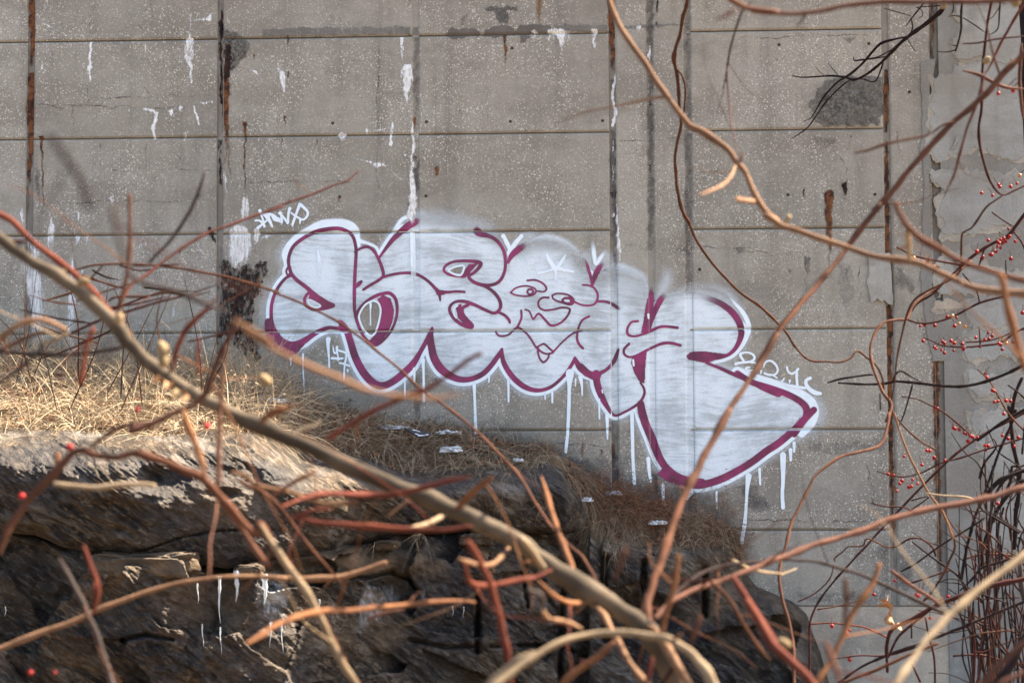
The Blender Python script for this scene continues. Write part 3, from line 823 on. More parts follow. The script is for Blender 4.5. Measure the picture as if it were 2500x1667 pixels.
L('lime_streak', 'lime', ('T3', [(845, 500), (836, 580), (826, 680), (840, 760), (832, 860)], [8, 24, 24, 26, 20], .95, 4), ('T3', [(830, 920), (828, 1040), (832, 1180), (826, 1260)], [8, 10, 12, 6], .8, 4), ('T3', [(852, 1400), (860, 1500), (866, 1600), (872, 1700), (876, 1780)], [8, 18, 22, 26, 12], 1, 4), ('T3', [(826, 1460), (826, 1480)], [20, 14], .7, 4), ('T3', [(1080, 320), (1083, 380), (1083, 420)], [16, 24, 8], .9, 4), res=.004, relief=.003)
L('lime_streak', 'lime_soft', ('M1', [(150, 20), (150, 80), (158, 130)], [22, 30, 14], .9, 6), ('M1', [(350, 90), (352, 160), (340, 260), (350, 340)], [8, 40, 60, 20], [.9, .95, .7, .4], 6), ('M1', [(538, 60), (536, 105)], [18, 16], .95, 4), ('M1', [(510, 150), (515, 200)], [12, 12], .8, 4), ('M1', [(535, 220), (532, 270)], [40, 16], [.85, .7], 6), ('M1', [(598, 220), (595, 280)], [28, 14], [.8, .4], 6), ('M1', [(565, 450), (566, 470)], [24, 20], .8, 5), ('M1', [(1190, 700), (1190, 750)], [18, 30], [.7, .6], 8), ('M1', [(1160, 790), (1150, 880), (1140, 920)], [6, 12, 30], [.8, .8, .7], 6), res=.005)
L('lime_streak', 'lime_soft', ('M1', [(200, 400), (225, 500), (240, 650), (255, 850), (250, 980)], [100, 130, 120, 90, 60], [.9, .95, .9, .75, .4], 18), ('M1', [(180, 215), (230, 300), (215, 400)], [70, 90, 90], [.6, .75, .85], 16), ('M1', [(205, 600), (190, 740)], [70, 40], [.7, .4], 14), res=.006, label='wide white lime run on the far left of the wall')
L('lime_streak', 'lime_soft', ('M1', [(498, 350), (495, 430), (490, 560), (490, 700)], [10, 36, 46, 60], [.9, .95, .9, .85], 8), ('M1', [(488, 700), (480, 900), (485, 1050), (480, 1180)], [70, 60, 66, 60], [.85, .75, .8, .6], 12), res=.006)
L('lime_streak', 'lime_soft', ('K1', [(350, 30), (370, 120), (375, 300), (365, 520)], [40, 190, 200, 170], [.6, .85, .85, .7], 7), ('K1', [(365, 520), (370, 680), (400, 780)], [170, 130, 60], [.65, .35, .2], 8), ('M1', [(1640, 205), (1640, 290), (1610, 370), (1600, 430)], [150, 150, 90, 30], [.95, .95, .85, .5], 8), ('M1', [(1690, 215), (1690, 300), (1665, 400)], [70, 60, 50], [.9, .9, .5], 6), ('K1', [(650, 790), (655, 900), (650, 1050), (610, 1160)], [120, 130, 130, 40], .9, 4), ('K1', [(990, 940), (880, 960), (790, 1020), (780, 1090)], [50, 90, 60, 40], .8, 4), ('K1', [(100, 880), (200, 830), (330, 795), (560, 800)], [14, 10, 8, 8], .7, 2), res=.004)
L('lime_streak', 'lime_soft', ('T1', [(1530, 1150), (1540, 1250), (1550, 1360)], [6, 22, 12], [.8, .8, .5], 6), ('T1', [(1545, 1360), (1550, 1450), (1580, 1510), (1610, 1512)], [4, 5, 5, 4], .7, 2), ('T1', [(770, 1355), (775, 1380)], [36, 24], .9, 6), ('T1', [(255, 1405), (275, 1400), (400, 1395)], [26, 14, 6], .6, 4), ('M1', [(930, 300), (1000, 270), (1150, 290), (1250, 280)], [14, 30, 24, 14], [.5, .6, .5, .4], 10), ('M1', [(1340, 260), (1400, 350), (1450, 400)], [10, 14, 8], [.6, .7, .5], 5), ('M1', [(1480, 420), (1450, 560), (1440, 800)], [30, 60, 60], [.3, .45, .2], 20),
  ('M4', [(1310, 280), (1312, 400), (1315, 500), (1312, 560)], [5, 10, 30, 20], [.8, .9, .9, .5], 5), ('T4', [(1100, 550), (1140, 575), (1165, 620)], [5, 6, 10], .7, 2), ('T4', [(1165, 780), (1220, 820)], [5, 6], .6, 2), ('M4', [(1100, 1350), (1098, 1430)], [14, 22], .7, 5), ('M2', [(650, 1350), (652, 1420)], [12, 30], [.6, .6], 8), ('B4', [(540, 240), (700, 235), (720, 260), (600, 300)], [20, 24, 30, 14], [.35, .4, .4, .2], 10), ('B4', [(690, 1370), (690, 1395)], [26, 30], .5, 5), res=.005)
# extra damage on the old wall's mortar band
L('light_scuff', 'light_patch', ('A', 'B4', [(560, 235), (780, 225), (830, 300), (760, 470), (600, 500), (520, 420)], .3, 40), ('A', 'T1', [(1330, 1050), (1400, 1030), (1450, 1090), (1400, 1140), (1340, 1110)], .65, 16), ('A', 'T1', [(1020, 1370), (1040, 1370), (1030, 1450), (1010, 1450)], .4, 8), ('A', 'M1', [(560, 470), (1300, 400), (1320, 560), (700, 620)], .25, 60), res=.007)
L('scar', 'dark_stain_and_shade', ('A', 'T4', [(720, 255), (810, 245), (770, 310)], .55, 5), ('A', 'T2', [(1200, 1020), (1225, 1030), (1210, 1075)], .6, 5), ('A', 'M4', [(340, 440), (375, 445), (360, 465)], .7, 4), ('A', 'M4', [(455, 350), (500, 360), (490, 460), (465, 455)], .6, 6), ('A', 'M4', [(180, 320), (225, 325), (210, 345)], .6, 5), ('A', 'M4', [(0, 290), (60, 300), (40, 340), (0, 340)], .5, 10), ('A', 'T1', [(370, 725), (440, 735), (420, 750)], .6, 5), res=.005)
L('dark_stain_and_shade', 'dark_stain_and_shade', ('F', [(-20, 850), (200, 880), (400, 900), (600, 915), (750, 935), (900, 972), (1060, 1000), (1150, 1010), (1300, 1065), (1400, 1130), (1560, 1165), (1640, 1190), (1700, 1290)], [70, 60, 60, 50, 40, 36, 40, 60, 70, 80, 90, 80, 60], .75, 50), res=.008)  # contact shade painted along the wall foot, together with soil splash and damp

# ================================================================== GRAFFITI
graf = empty('graffiti', 'large purple outlined white bubble letter graffiti with a small face sprayed across the concrete wall', 'graffiti',
             loc=tuple(P(1340.0, 900.0, 0.0)))
BODY = (px('M2', [(310, 475), (295, 400), (300, 340), (330, 280), (400, 225), (480, 185), (560, 165), (640, 160), (700, 185), (735, 220), (755, 290), (790, 285), (840, 280), (885, 310), (905, 365), (950, 310), (1000, 240), (1050, 170),
                  (1110, 100), (1200, 75), (1300, 75), (1400, 95), (1500, 110), (1600, 145), (1700, 180), (1760, 240), (1785, 320)]) +
        px('M3', [(112, 390), (140, 340), (190, 285), (260, 240), (340, 215), (430, 220), (520, 255), (590, 310), (640, 370), (690, 540), (720, 480), (780, 430), (860, 415), (950, 435), (1030, 475), (1075, 540), (1100, 640), (1120, 660),
                  (1190, 610), (1280, 590), (1370, 600), (1480, 620), (1560, 655), (1650, 715), (1715, 800), (1725, 870), (1700, 950), (1650, 1010), (1590, 1040), (1530, 1060), (1490, 1085), (1560, 1110), (1760, 1195), (1860, 1240), (1960, 1290)]) +
        px('M4', [(220, 1250), (340, 1290), (430, 1340), (470, 1380), (470, 1440), (430, 1510)]) + px('B4', [(360, 40), (290, 120), (200, 200), (100, 280), (0, 340)]) +
        px('B3', [(1580, 230), (1500, 290), (1420, 340), (1330, 390), (1250, 415), (1180, 430), (1120, 425), (1060, 410), (1000, 380), (960, 340), (930, 290), (900, 200), (870, 100), (830, 10)]) +
        px('M3', [(1000, 1360), (980, 1375), (910, 1415), (840, 1440), (780, 1370), (740, 1290), (715, 1220), (700, 1155), (650, 1140), (600, 1100), (570, 1050), (550, 1090), (510, 1150), (450, 1210), (390, 1250), (310, 1265), (230, 1245), (160, 1190), (110, 1120), (80, 1060), (70, 985)]) +
        px('M2', [(1730, 1020), (1680, 1080), (1620, 1140), (1540, 1175), (1460, 1180), (1400, 1170), (1330, 1130), (1290, 1050), (1260, 960), (1230, 950), (1190, 1010), (1140, 1085), (1080, 1140), (1010, 1190), (940, 1225), (880, 1230), (820, 1180), (775, 1100), (745, 1020), (720, 930),
                  (690, 860), (640, 830), (570, 835), (510, 855), (450, 890), (390, 960), (320, 1010), (260, 990), (190, 940), (150, 880), (150, 800), (175, 760), (175, 690), (195, 620), (225, 560), (270, 505)]))
fill = Paint()
fill.area('S', BODY, 1.0, 9)
fill.hole('M2', [(870, 655), (905, 670), (922, 715), (915, 780), (895, 850), (870, 895), (840, 890), (800, 840), (775, 775), (785, 730), (820, 680)])
fill.hole('M2', [(1395, 450), (1435, 428), (1485, 422), (1470, 472), (1425, 468)])
for cr, pts, w, a in (('M2', [(1180, 80), (1300, 90), (1450, 110), (1600, 150), (1730, 220)], 150, .6), ('M3', [(180, 300), (300, 260), (430, 260), (540, 310), (620, 400)], 150, .6), ('M3', [(760, 480), (860, 450), (980, 480), (1080, 560)], 190, .5),
                     ('M3', [(900, 600), (1000, 700), (960, 760)], 140, .35), ('M3', [(1200, 620), (1350, 600), (1550, 670)], 90, .45), ('M2', [(330, 330), (420, 250), (600, 190)], 60, .25), ('M3', [(1250, 700), (1330, 800), (1320, 900)], 80, .35)):
    fill.fade(cr, pts, w, a, 55)
fill.build('fill', M['paint_fill'], graf, 1.2, .005)

# purple strokes: (crop, points, width, alpha, belongs to the outer contour)
PUR = [
    ('M2', [(310, 475), (293, 400), (300, 340), (330, 280), (400, 225), (480, 185), (560, 167), (640, 163), (700, 185), (735, 222), (750, 275), (755, 330), (750, 420), (745, 520), (743, 620), (745, 720), (762, 800), (795, 880), (840, 935), (880, 960), (920, 945), (970, 895), (1005, 840), (1030, 770), (1035, 700), (1022, 640), (985, 605), (940, 607), (880, 627), (820, 667), (775, 715), (757, 762)], [24, 24, 26, 30, 30, 24, 24, 24, 26, 24, 22, 20, 18, 18, 20, 24, 26, 26, 24, 22], 1, 1),
    ('M2', [(745, 325), (790, 297), (840, 290), (880, 322), (910, 375), (935, 440), (940, 485), (910, 515), (850, 550), (805, 580)], [12, 20, 22, 22, 24, 22, 22, 20], 1, 0),
    ('M2', [(312, 482), (270, 505), (225, 560), (195, 620), (177, 690), (175, 770), (185, 830), (215, 890), (260, 935), (320, 955), (390, 935), (450, 895), (510, 860), (570, 840), (630, 845)], [22, 22, 24, 24, 26, 28, 36, 40, 44, 50, 40, 34, 28, 26], 1, 1),
    ('M2', [(300, 430), (312, 470), (350, 515), (410, 560), (460, 605), (520, 650), (590, 688)], [26, 26, 28, 30, 34, 34, 32], 1, 0),
    ('M2', [(310, 465), (288, 480), (278, 455), (290, 428), (304, 440)], 14, 1, 1),
    ('M2', [(412, 690), (402, 650), (420, 612), (450, 605), (500, 630), (560, 668), (600, 690), (520, 712), (460, 715), (412, 690)], [20, 22, 24, 26, 24, 20], 1, 0),
    ('M2', [(638, 795), (655, 810), (690, 860), (715, 930), (742, 1020), (775, 1095), (820, 1165), (880, 1222), (940, 1235), (1010, 1205), (1080, 1150), (1140, 1090), (1190, 1010), (1230, 940), (1260, 880), (1275, 840)], [20, 40, 50, 52, 56, 58, 60, 60, 56, 52, 54, 50, 36, 34, 34, 18], 1, 1),
    ('M2', [(907, 370), (950, 310), (1000, 245), (1050, 195), (1110, 145), (1160, 115), (1200, 95)], [14, 22, 34, 44, 56, 60, 50], [1, 1, 1, .95, .8, .45, .05], 1),
    ('M2', [(930, 497), (1000, 477), (1080, 466), (1150, 470), (1200, 490), (1250, 525), (1290, 565), (1320, 600), (1330, 655)], [20, 20, 20, 24, 22, 22, 24, 26, 12], 1, 0),
    ('M2', [(1305, 590), (1380, 597), (1440, 592), (1495, 596)], [22, 22, 18, 18], 1, 0),
    ('M2', [(1315, 605), (1345, 605), (1370, 600)], [30, 26, 14], 1, 0),
    ('M2', [(757, 562), (775, 540), (790, 525)], [18, 32, 22], 1, 0),
    ('M2', [(1490, 490), (1400, 480), (1355, 450), (1372, 412), (1430, 388), (1520, 384), (1600, 396), (1598, 425), (1560, 465), (1525, 490), (1550, 522), (1610, 547), (1680, 548), (1735, 522), (1768, 460), (1775, 390), (1765, 320), (1730, 260), (1680, 222), (1600, 195)], [22, 18, 18, 18, 18, 22, 30, 26, 22, 22, 24, 26, 24, 24, 24, 24, 26, 28, 30, 46], [1, 1, 1, 1, 1, 1, 1, 1, 1, 1, 1, 1, 1, .95, .8, .75, .75, .75, .75, .55], 0),
    ('M2', [(1570, 150), (1590, 190), (1640, 215)], [60, 60, 30], [.05, .6, .5], 0),
    ('M2', [(1760, 330), (1790, 430), (1740, 530)], [60, 60, 30], [.2, .3, .1], 0),
    ('M2', [(1560, 532), (1640, 560), (1700, 602), (1738, 660), (1738, 710), (1700, 740), (1640, 720), (1560, 682), (1490, 660), (1430, 665), (1395, 700), (1402, 745), (1440, 792), (1490, 825), (1540, 838), (1548, 820), (1510, 780), (1482, 740), (1484, 705), (1520, 685)], [18, 22, 24, 26, 24, 24, 24, 26, 26, 20, 22, 24, 26, 24, 24, 22, 22, 24, 24, 22], [1, .95, .85, .85, .95, 1, 1, 1], 0),
    ('M2', [(1720, 730), (1770, 755), (1798, 785), (1805, 805)], [20, 20, 22, 20], [1, 1, .9, .8], 0),
    ('M2', [(1275, 845), (1262, 900), (1272, 980), (1290, 1050), (1330, 1115), (1385, 1160), (1460, 1192), (1540, 1190), (1620, 1155), (1680, 1095), (1730, 1025), (1752, 985)], [20, 50, 56, 60, 62, 56, 46, 40, 40, 38, 34, 18], 1, 1),
    ('M3', [(70, 988), (78, 1060), (108, 1125), (160, 1192), (230, 1245), (310, 1268), (390, 1252), (450, 1212), (510, 1150), (550, 1090), (570, 1045)], [22, 34, 40, 42, 40, 30, 26, 24, 24, 26, 18], 1, 1),
    ('M3', [(570, 1045), (600, 1105), (650, 1145), (710, 1158), (780, 1130), (830, 1080), (850, 1040), (866, 990)], [20, 46, 46, 36, 24, 30, 34, 20], [1, 1, 1, 1, .95, .8, .7, .8], 1),
    ('M3', [(715, 1150), (722, 1220), (745, 1290), (785, 1370), (840, 1438), (910, 1415), (980, 1375), (1022, 1338), (1045, 1290), (1040, 1250), (1018, 1215)], [50, 52, 50, 36, 18, 18, 20, 20, 18, 16, 14], 1, 1),
    ('M3', [(1000, 795), (955, 803), (928, 850), (935, 888), (980, 898), (1040, 882), (1090, 860), (1150, 835), (1200, 832), (1270, 840)], [18, 16, 18, 18, 16, 18, 24, 20, 20, 22], 1, 0),
    ('M3', [(940, 950), (907, 985), (908, 1020), (940, 1040), (990, 1030), (1050, 1000), (1110, 970), (1170, 947), (1230, 945), (1290, 960)], [18, 18, 18, 16, 18, 20, 20, 22, 22, 20], 1, 0),
    ('M3', [(1020, 1360), (1030, 1420), (1055, 1500), (1090, 1580), (1120, 1660), (1155, 1740), (1200, 1800), (1270, 1850), (1360, 1880), (1440, 1890)], [54, 60, 60, 62, 60, 56, 52, 44, 40, 44], 1, 1),
    ('B3', [(1120, 425), (1180, 432), (1250, 420), (1330, 392), (1420, 345), (1500, 295), (1580, 235), (1646, 192), (1720, 130), (1790, 60), (1850, 0)], [30, 46, 46, 46, 44, 44, 44, 44, 44, 44, 40], [1, 1, 1, 1, 1, 1, 1, 1, .95, .9, .85], 1),
    ('M4', [(390, 1568), (435, 1500), (470, 1440), (468, 1385), (425, 1340), (340, 1293), (220, 1250), (100, 1212), (0, 1150)], [44, 46, 50, 56, 50, 46, 44, 44, 40], [.9, .85, .75, .6, .75, .95, 1, 1, 1], 1),
    ('M3', [(1960, 1290), (1860, 1250), (1760, 1200), (1650, 1155), (1560, 1115), (1470, 1080)], [52, 44, 36, 30, 24, 18], [1, 1, .9, .85, .85, 1], 1),
    ('M3', [(1345, 1035), (1400, 1030), (1500, 1040), (1590, 1035), (1650, 1000), (1690, 940), (1708, 870), (1690, 800), (1640, 730), (1560, 672), (1480, 642), (1370, 628)], [24, 40, 50, 26, 28, 36, 46, 50, 54, 52, 50, 40], [1, 1, 1, 1, 1, 1, .95, .8, .6, .5, .35, .1], 1),
    ('M3', [(1190, 600), (1150, 660), (1120, 720), (1090, 790)], [60, 50, 40, 36], [.1, .6, .85, 1], 0),
    ('M3', [(1090, 540), (1090, 620), (1085, 700)], [40, 44, 44], [.08, .6, 1], 0),
    ('M3', [(113, 395), (140, 345), (190, 300), (260, 255)], [16, 40, 56, 60], [1, .95, .55, .08], 1),
    ('M3', [(688, 552), (680, 500), (660, 430), (640, 365)], [14, 20, 22, 24], [1, 1, .75, .2], 1),
    ('M3', [(690, 550), (710, 480), (745, 420), (790, 380)], [14, 40, 44, 44], [1, .85, .45, .05], 1),
    # the face
    ('M3', [(245, 517), (300, 515), (350, 537), (375, 570), (360, 593), (305, 590)], [14, 14, 14, 14, 12, 12], 1, 0),
    ('M3', [(130, 600), (170, 567), (240, 555), (300, 577), (292, 612), (230, 625), (160, 615), (130, 600)], 12, 1, 0),
    ('M3', [(252, 578), (245, 600), (265, 612), (285, 598), (275, 580), (252, 578)], 14, 1, 0),
    ('M3', [(390, 635), (350, 635), (322, 660), (325, 697), (360, 720), (420, 716), (480, 702), (528, 708), (535, 725), (515, 765), (470, 808), (410, 825), (370, 790), (330, 747), (310, 752), (290, 780), (280, 775), (258, 728), (230, 715)], [16, 14, 14, 14, 14, 16, 16, 18, 16, 14, 12, 12], 1, 0),
    ('M3', [(415, 620), (450, 606), (520, 615), (560, 648), (545, 682), (480, 668), (425, 645), (415, 620)], [12, 12, 14, 18, 14, 12, 12], 1, 0),
    ('M3', [(490, 645), (486, 662), (520, 676), (545, 665), (535, 640), (500, 638)], 18, 1, 0),
    ('M3', [(560, 660), (620, 685), (690, 685), (720, 655), (725, 610), (700, 568), (660, 550), (625, 548)], [14, 14, 14, 16, 16, 14, 14, 14], 1, 0),
    ('M3', [(720, 660), (780, 662), (830, 680), (872, 712)], [16, 18, 26, 34], [1, 1, .85, .35], 0),
    ('M3', [(203, 722), (205, 770), (190, 810), (175, 837)], 16, 1, 0),
    ('M3', [(28, 865), (40, 885), (65, 897), (115, 888), (175, 840), (225, 866), (265, 910), (295, 960), (325, 998)], [14, 14, 14, 14, 16, 14, 14, 14, 12], [.85, 1], 0),
    ('M3', [(310, 972), (355, 950), (375, 962), (400, 985), (422, 1008), (375, 1018), (335, 1000), (310, 972)], 14, 1, 0),
    ('M3', [(315, 1000), (330, 1050), (355, 1075), (385, 1050), (395, 1015)], [14, 14, 16, 14, 12], 1, 0),
    ('M3', [(422, 1005), (480, 942), (540, 890), (580, 868), (615, 860)], [14, 12, 14, 16, 16], 1, 0),
    ('M3', [(668, 762), (620, 790), (592, 850), (585, 915), (600, 955), (625, 980)], [16, 16, 14, 18, 18, 18], 1, 0),
]
pur = Paint()
halo = Paint()
spray = Paint()
for c, pts, w, a, outer in PUR:
    pur.stroke(c, pts, np.array(w) * .9, a, 2.6 if np.isscalar(a) and a == 1 else 5)
    if outer:
        aa = [1 if x > .9 else .0 for x in a] if not np.isscalar(a) else 1
        halo.stroke(c, pts, w, aa, 6, True, 16)
        spray.stroke(c, pts, w, .5, 26, True, 34)
# solid purple shapes
for c, pts, a in (('M2', [(900, 645), (940, 618), (990, 640), (1015, 720), (1003, 800), (975, 870), (930, 930), (885, 955), (845, 930), (875, 895), (905, 835), (925, 750), (920, 695)], .93),
                  ('M2', [(128, 800), (140, 778), (168, 775), (180, 830), (210, 890), (255, 930), (310, 950), (370, 940), (430, 905), (400, 960), (345, 1018), (310, 1032), (260, 1018), (200, 980), (150, 930), (132, 870)], .85),
                  ('M2', [(465, 610), (540, 660), (600, 690), (520, 712), (510, 690), (480, 660), (430, 640), (440, 612)], .95), ('M2', [(1525, 408), (1585, 402), (1555, 440), (1500, 500), (1468, 485)], .95), ('M2', [(1435, 690), (1475, 675), (1478, 740), (1520, 800), (1540, 830), (1490, 815), (1450, 770)], .95),
                  ('M3', [(1065, 640), (1112, 640), (1105, 720), (1112, 780), (1088, 850), (1055, 876), (1022, 872), (1040, 790), (1052, 700)], 1), ('M3', [(985, 1025), (1062, 995), (1052, 1080), (1046, 1222), (1010, 1205), (975, 1145), (955, 1080), (962, 1042)], 1), ('M3', [(1335, 1032), (1360, 1005), (1450, 1000), (1600, 1020), (1530, 1058), (1470, 1082), (1400, 1067), (1345, 1057)], 1),
                  ('M3', [(615, 1080), (700, 1160), (760, 1140), (725, 1230), (690, 1195), (630, 1165), (580, 1110)], .95), ('B3', [(985, 330), (1060, 395), (1120, 412), (1120, 450), (1010, 410), (950, 370)], 1), ('M2', [(645, 800), (690, 860), (690, 890), (630, 850)], 1)):
    pur.area(c, pts, a, 3)
pur.build('outline', M['paint_purple'], graf, 3.2, .0038)
# white outline and overspray
for c, pts, w, a, s in (('M2', [(290, 420), (270, 330), (330, 240), (420, 180), (520, 130), (620, 118), (700, 130), (750, 170), (770, 240), (830, 262), (890, 290), (915, 330), (960, 260), (1010, 190), (1060, 110), (1100, 85)], [40, 50, 46, 50, 50, 46, 50, 50, 36, 24, 22, 20, 26, 30, 30, 30], .85, 12),
                        ('M2', [(1760, 215), (1790, 270), (1815, 315), (1840, 270), (1885, 215)], [34, 30, 24, 26, 30], [.85, .95, 1, .95, .85], 6), ('M3', [(85, 215), (110, 270), (130, 300), (165, 255), (210, 210)], [28, 28, 22, 26, 26], [.5, .8, .9, .9, .5], 6),
                        ('M3', [(690, 250), (700, 330), (712, 405), (740, 370), (775, 320)], [40, 36, 20, 30, 40], [.3, .75, 1, .8, .35], 10), ('M3', [(1590, 590), (1660, 670), (1720, 740), (1760, 830), (1745, 900), (1700, 980), (1640, 1030), (1560, 1060), (1490, 1072)], [20, 26, 30, 30, 28, 26, 24, 20, 12], [.2, .6, .9, 1, 1, 1, 1, 1, 1], 7),
                        ('M4', [(0, 1125), (100, 1165), (220, 1205), (340, 1245), (440, 1290), (510, 1350), (530, 1420), (500, 1500), (440, 1568)], [44, 44, 46, 50, 56, 60, 60, 60, 50], .85, 14)):
    halo.stroke(c, pts, w, a, s)
halo.items.append(('h', WXZ(BODY)))
spray.items.append(('h', WXZ(BODY)))
halo.build('white_outline', M['paint_white'], graf, 2.2, .0042)
for c, pts, w, a, s in (('M2', [(1130, 90), (1250, 70), (1400, 80), (1520, 110), (1650, 150), (1730, 200)], [60, 90, 90, 80, 80, 70], [.5, .45, .45, .5, .5, .3], 50), ('M3', [(200, 280), (300, 230), (400, 220), (500, 250), (580, 310), (620, 360)], [30, 36, 40, 40, 36, 30], [.2, .65, .8, .7, .6, .3], 16),
                        ('M3', [(720, 460), (790, 420), (870, 420), (960, 450), (1040, 500), (1060, 580)], [40, 46, 56, 56, 56, 50], [.4, .55, .75, .7, .6, .4], 24), ('M3', [(1130, 640), (1180, 560), (1200, 480), (1160, 440)], [80, 90, 80, 60], [.5, .6, .5, .2], 40), ('M3', [(1200, 610), (1350, 570), (1500, 560), (1620, 610), (1700, 700)], [50, 60, 60, 50, 40], [.4, .4, .45, .6, .6], 34),
                        ('M2', [(150, 560), (130, 700), (110, 800)], [60, 70, 40], [.3, .45, .4], 40), ('M4', [(440, 1200), (540, 1330), (560, 1450), (500, 1560)], [50, 90, 100, 80], [.2, .45, .5, .4], 40), ('M2', [(270, 250), (240, 350), (260, 420)], [70, 80, 60], [.4, .5, .4], 40)):
    spray.stroke(c, pts, w, a, s)
spray.build('overspray', M['paint_spray'], graf, .7, .006)
# white strokes inside the letters, and the star
star = Paint()
ndet = 0
for c, pts, w, a in (('M2', [(870, 655), (905, 670), (922, 715), (915, 780), (895, 850), (870, 892), (838, 888), (800, 840), (776, 775), (785, 732), (820, 682), (870, 655)], 13, 1), ('M2', [(855, 678), (853, 740), (854, 822)], [16, 8, 10], 1), ('M2', [(425, 652), (440, 685), (480, 702), (512, 692), (485, 672), (445, 652), (425, 652)], 11, 1),
                     ('M2', [(1385, 450), (1430, 426), (1492, 420), (1472, 480), (1420, 472), (1385, 450)], 12, 1), ('M2', [(1448, 690), (1425, 710), (1425, 750), (1440, 775)], [10, 12, 12, 8], 1), ('M3', [(968, 1060), (972, 1098)], 13, 1), ('M3', [(755, 1265), (760, 1285)], 8, 1), ('M3', [(1072, 750), (1074, 775)], [18, 14], .8),
                     ('K4', [(790, 430), (850, 600), (940, 750), (1040, 900)], [70, 130, 150, 170], 1), ('K4', [(1430, 480), (1330, 650), (1220, 820), (1130, 930)], [60, 120, 110, 140], 1), ('K4', [(480, 1100), (700, 1060), (900, 1000), (1060, 960)], [90, 80, 90, 140], 1), ('K4', [(1690, 1040), (1500, 1010), (1300, 960), (1120, 930)], [90, 90, 120, 150], 1), ('K4', [(1090, 950), (1095, 1100), (1095, 1300)], [130, 100, 80], 1),
                     ('K4', [(1075, 1300), (1075, 1400)], [40, 20], 1), ('K4', [(1125, 1300), (1135, 1460)], [24, 18], 1), ('K4', [(865, 740), (850, 850), (855, 990)], [18, 20, 20], .8), ('K4', [(515, 1120), (520, 1215)], [30, 14], 1), ('K4', [(1690, 1080), (1695, 1150)], [40, 16], 1), ('K4', [(1380, 1040), (1385, 1090)], [50, 24], 1),
                     ('M2', [(490, 300), (505, 400), (500, 540)], [8, 36, 26], [.7, .6, .25]), ('M2', [(1140, 200), (1145, 400), (1150, 600)], [40, 40, 34], [.65, .6, .2]), ('M3', [(215, 350), (230, 480)], [60, 50], [.35, .2])):
    if c == 'K4':
        star.stroke(c, pts, w, a, 2.4)
    else:
        det = Paint()
        det.stroke(c, pts, w, a, 2.4)
        ndet += 1
        det.build('white_stroke', M['paint_white'], graf, 4.4 + .05 * ndet, .0032)
star.build('star', M['paint_white'], graf, 5.6, .0032)
# runs of white paint, each its own piece
nrun = 0
for c, pts, w in (('M2', [(308, 1050), (310, 1095)], [16, 10]), ('M2', [(392, 1020), (394, 1150), (400, 1250), (404, 1345)], [12, 9, 10, 14]), ('M2', [(565, 920), (564, 960), (570, 1050), (572, 1108)], [34, 22, 13, 12]), ('M2', [(676, 1130), (674, 1190)], [9, 11]), ('M2', [(1088, 1200), (1089, 1318)], [11, 9]),
                  ('M2', [(1212, 1060), (1216, 1150), (1218, 1340)], [26, 16, 18]), ('M2', [(1152, 1120), (1152, 1210)], [20, 10]), ('M2', [(1562, 1230), (1566, 1350), (1574, 1568), (1576, 1640), (1580, 1690)], [24, 17, 24, 24, 14]), ('M2', [(1664, 1170), (1662, 1212)], [14, 10]), ('M2', [(1796, 1190), (1796, 1342)], [16, 12]),
                  ('M3', [(115, 1200), (117, 1346)], [18, 11]), ('M3', [(366, 1290), (367, 1330)], [10, 8]), ('M3', [(416, 1280), (416, 1350)], [15, 13]), ('M3', [(536, 1150), (532, 1250), (528, 1400), (520, 1568), (512, 1640), (508, 1690)], [56, 26, 24, 20, 22, 16]), ('M3', [(575, 1190), (574, 1240)], [12, 7]), ('M3', [(608, 1180), (618, 1240), (620, 1298)], [30, 14, 11]),
                  ('M3', [(736, 1330), (738, 1460)], [14, 12]), ('M3', [(790, 1430), (792, 1560), (793, 1600)], [26, 14, 10]), ('B3', [(806, 20), (808, 120), (812, 280), (820, 420)], [22, 20, 18, 20]), ('B3', [(900, 280), (905, 350), (915, 410)], [22, 20, 14]), ('B3', [(985, 430), (984, 520)], [20, 14]), ('B3', [(1292, 470), (1292, 565)], [12, 9]),
                  ('B3', [(1475, 380), (1466, 470), (1458, 600), (1448, 690)], [34, 18, 18, 24]), ('B3', [(1445, 700), (1436, 760)], [20, 22]), ('B3', [(1538, 340), (1542, 428)], [16, 11]), ('B4', [(262, 260), (262, 400), (258, 480), (262, 560)], [34, 22, 20, 22]), ('B4', [(305, 230), (306, 290)], [22, 13]), ('B4', [(325, 190), (326, 240)], [18, 12]), ('B3', [(1130, 470), (1120, 500)], [60, 30])):
    d = Paint()
    d.stroke(c, pts, w, 1, 2.6)
    nrun += 1
    d.build('paint_run', M['paint_white'], graf, 3.6 + .02 * nrun, .0042)


def write_tag(name, label, strokes, w, parent=None, res=.0032):
    o = empty(name, label, 'graffiti tag', 'small white marker tags around the big graffiti',
              loc=tuple(P(*px(strokes[0][0], strokes[0][1][-1:])[0], 0.0)))
    for k, (c, pts, ww) in enumerate(strokes):
        p = Paint()
        p.stroke(c, pts, ww, 1, 2.2)
        p.build('pen_stroke', M['paint_white'], o, 4.4 + .08 * k, res)
    return o


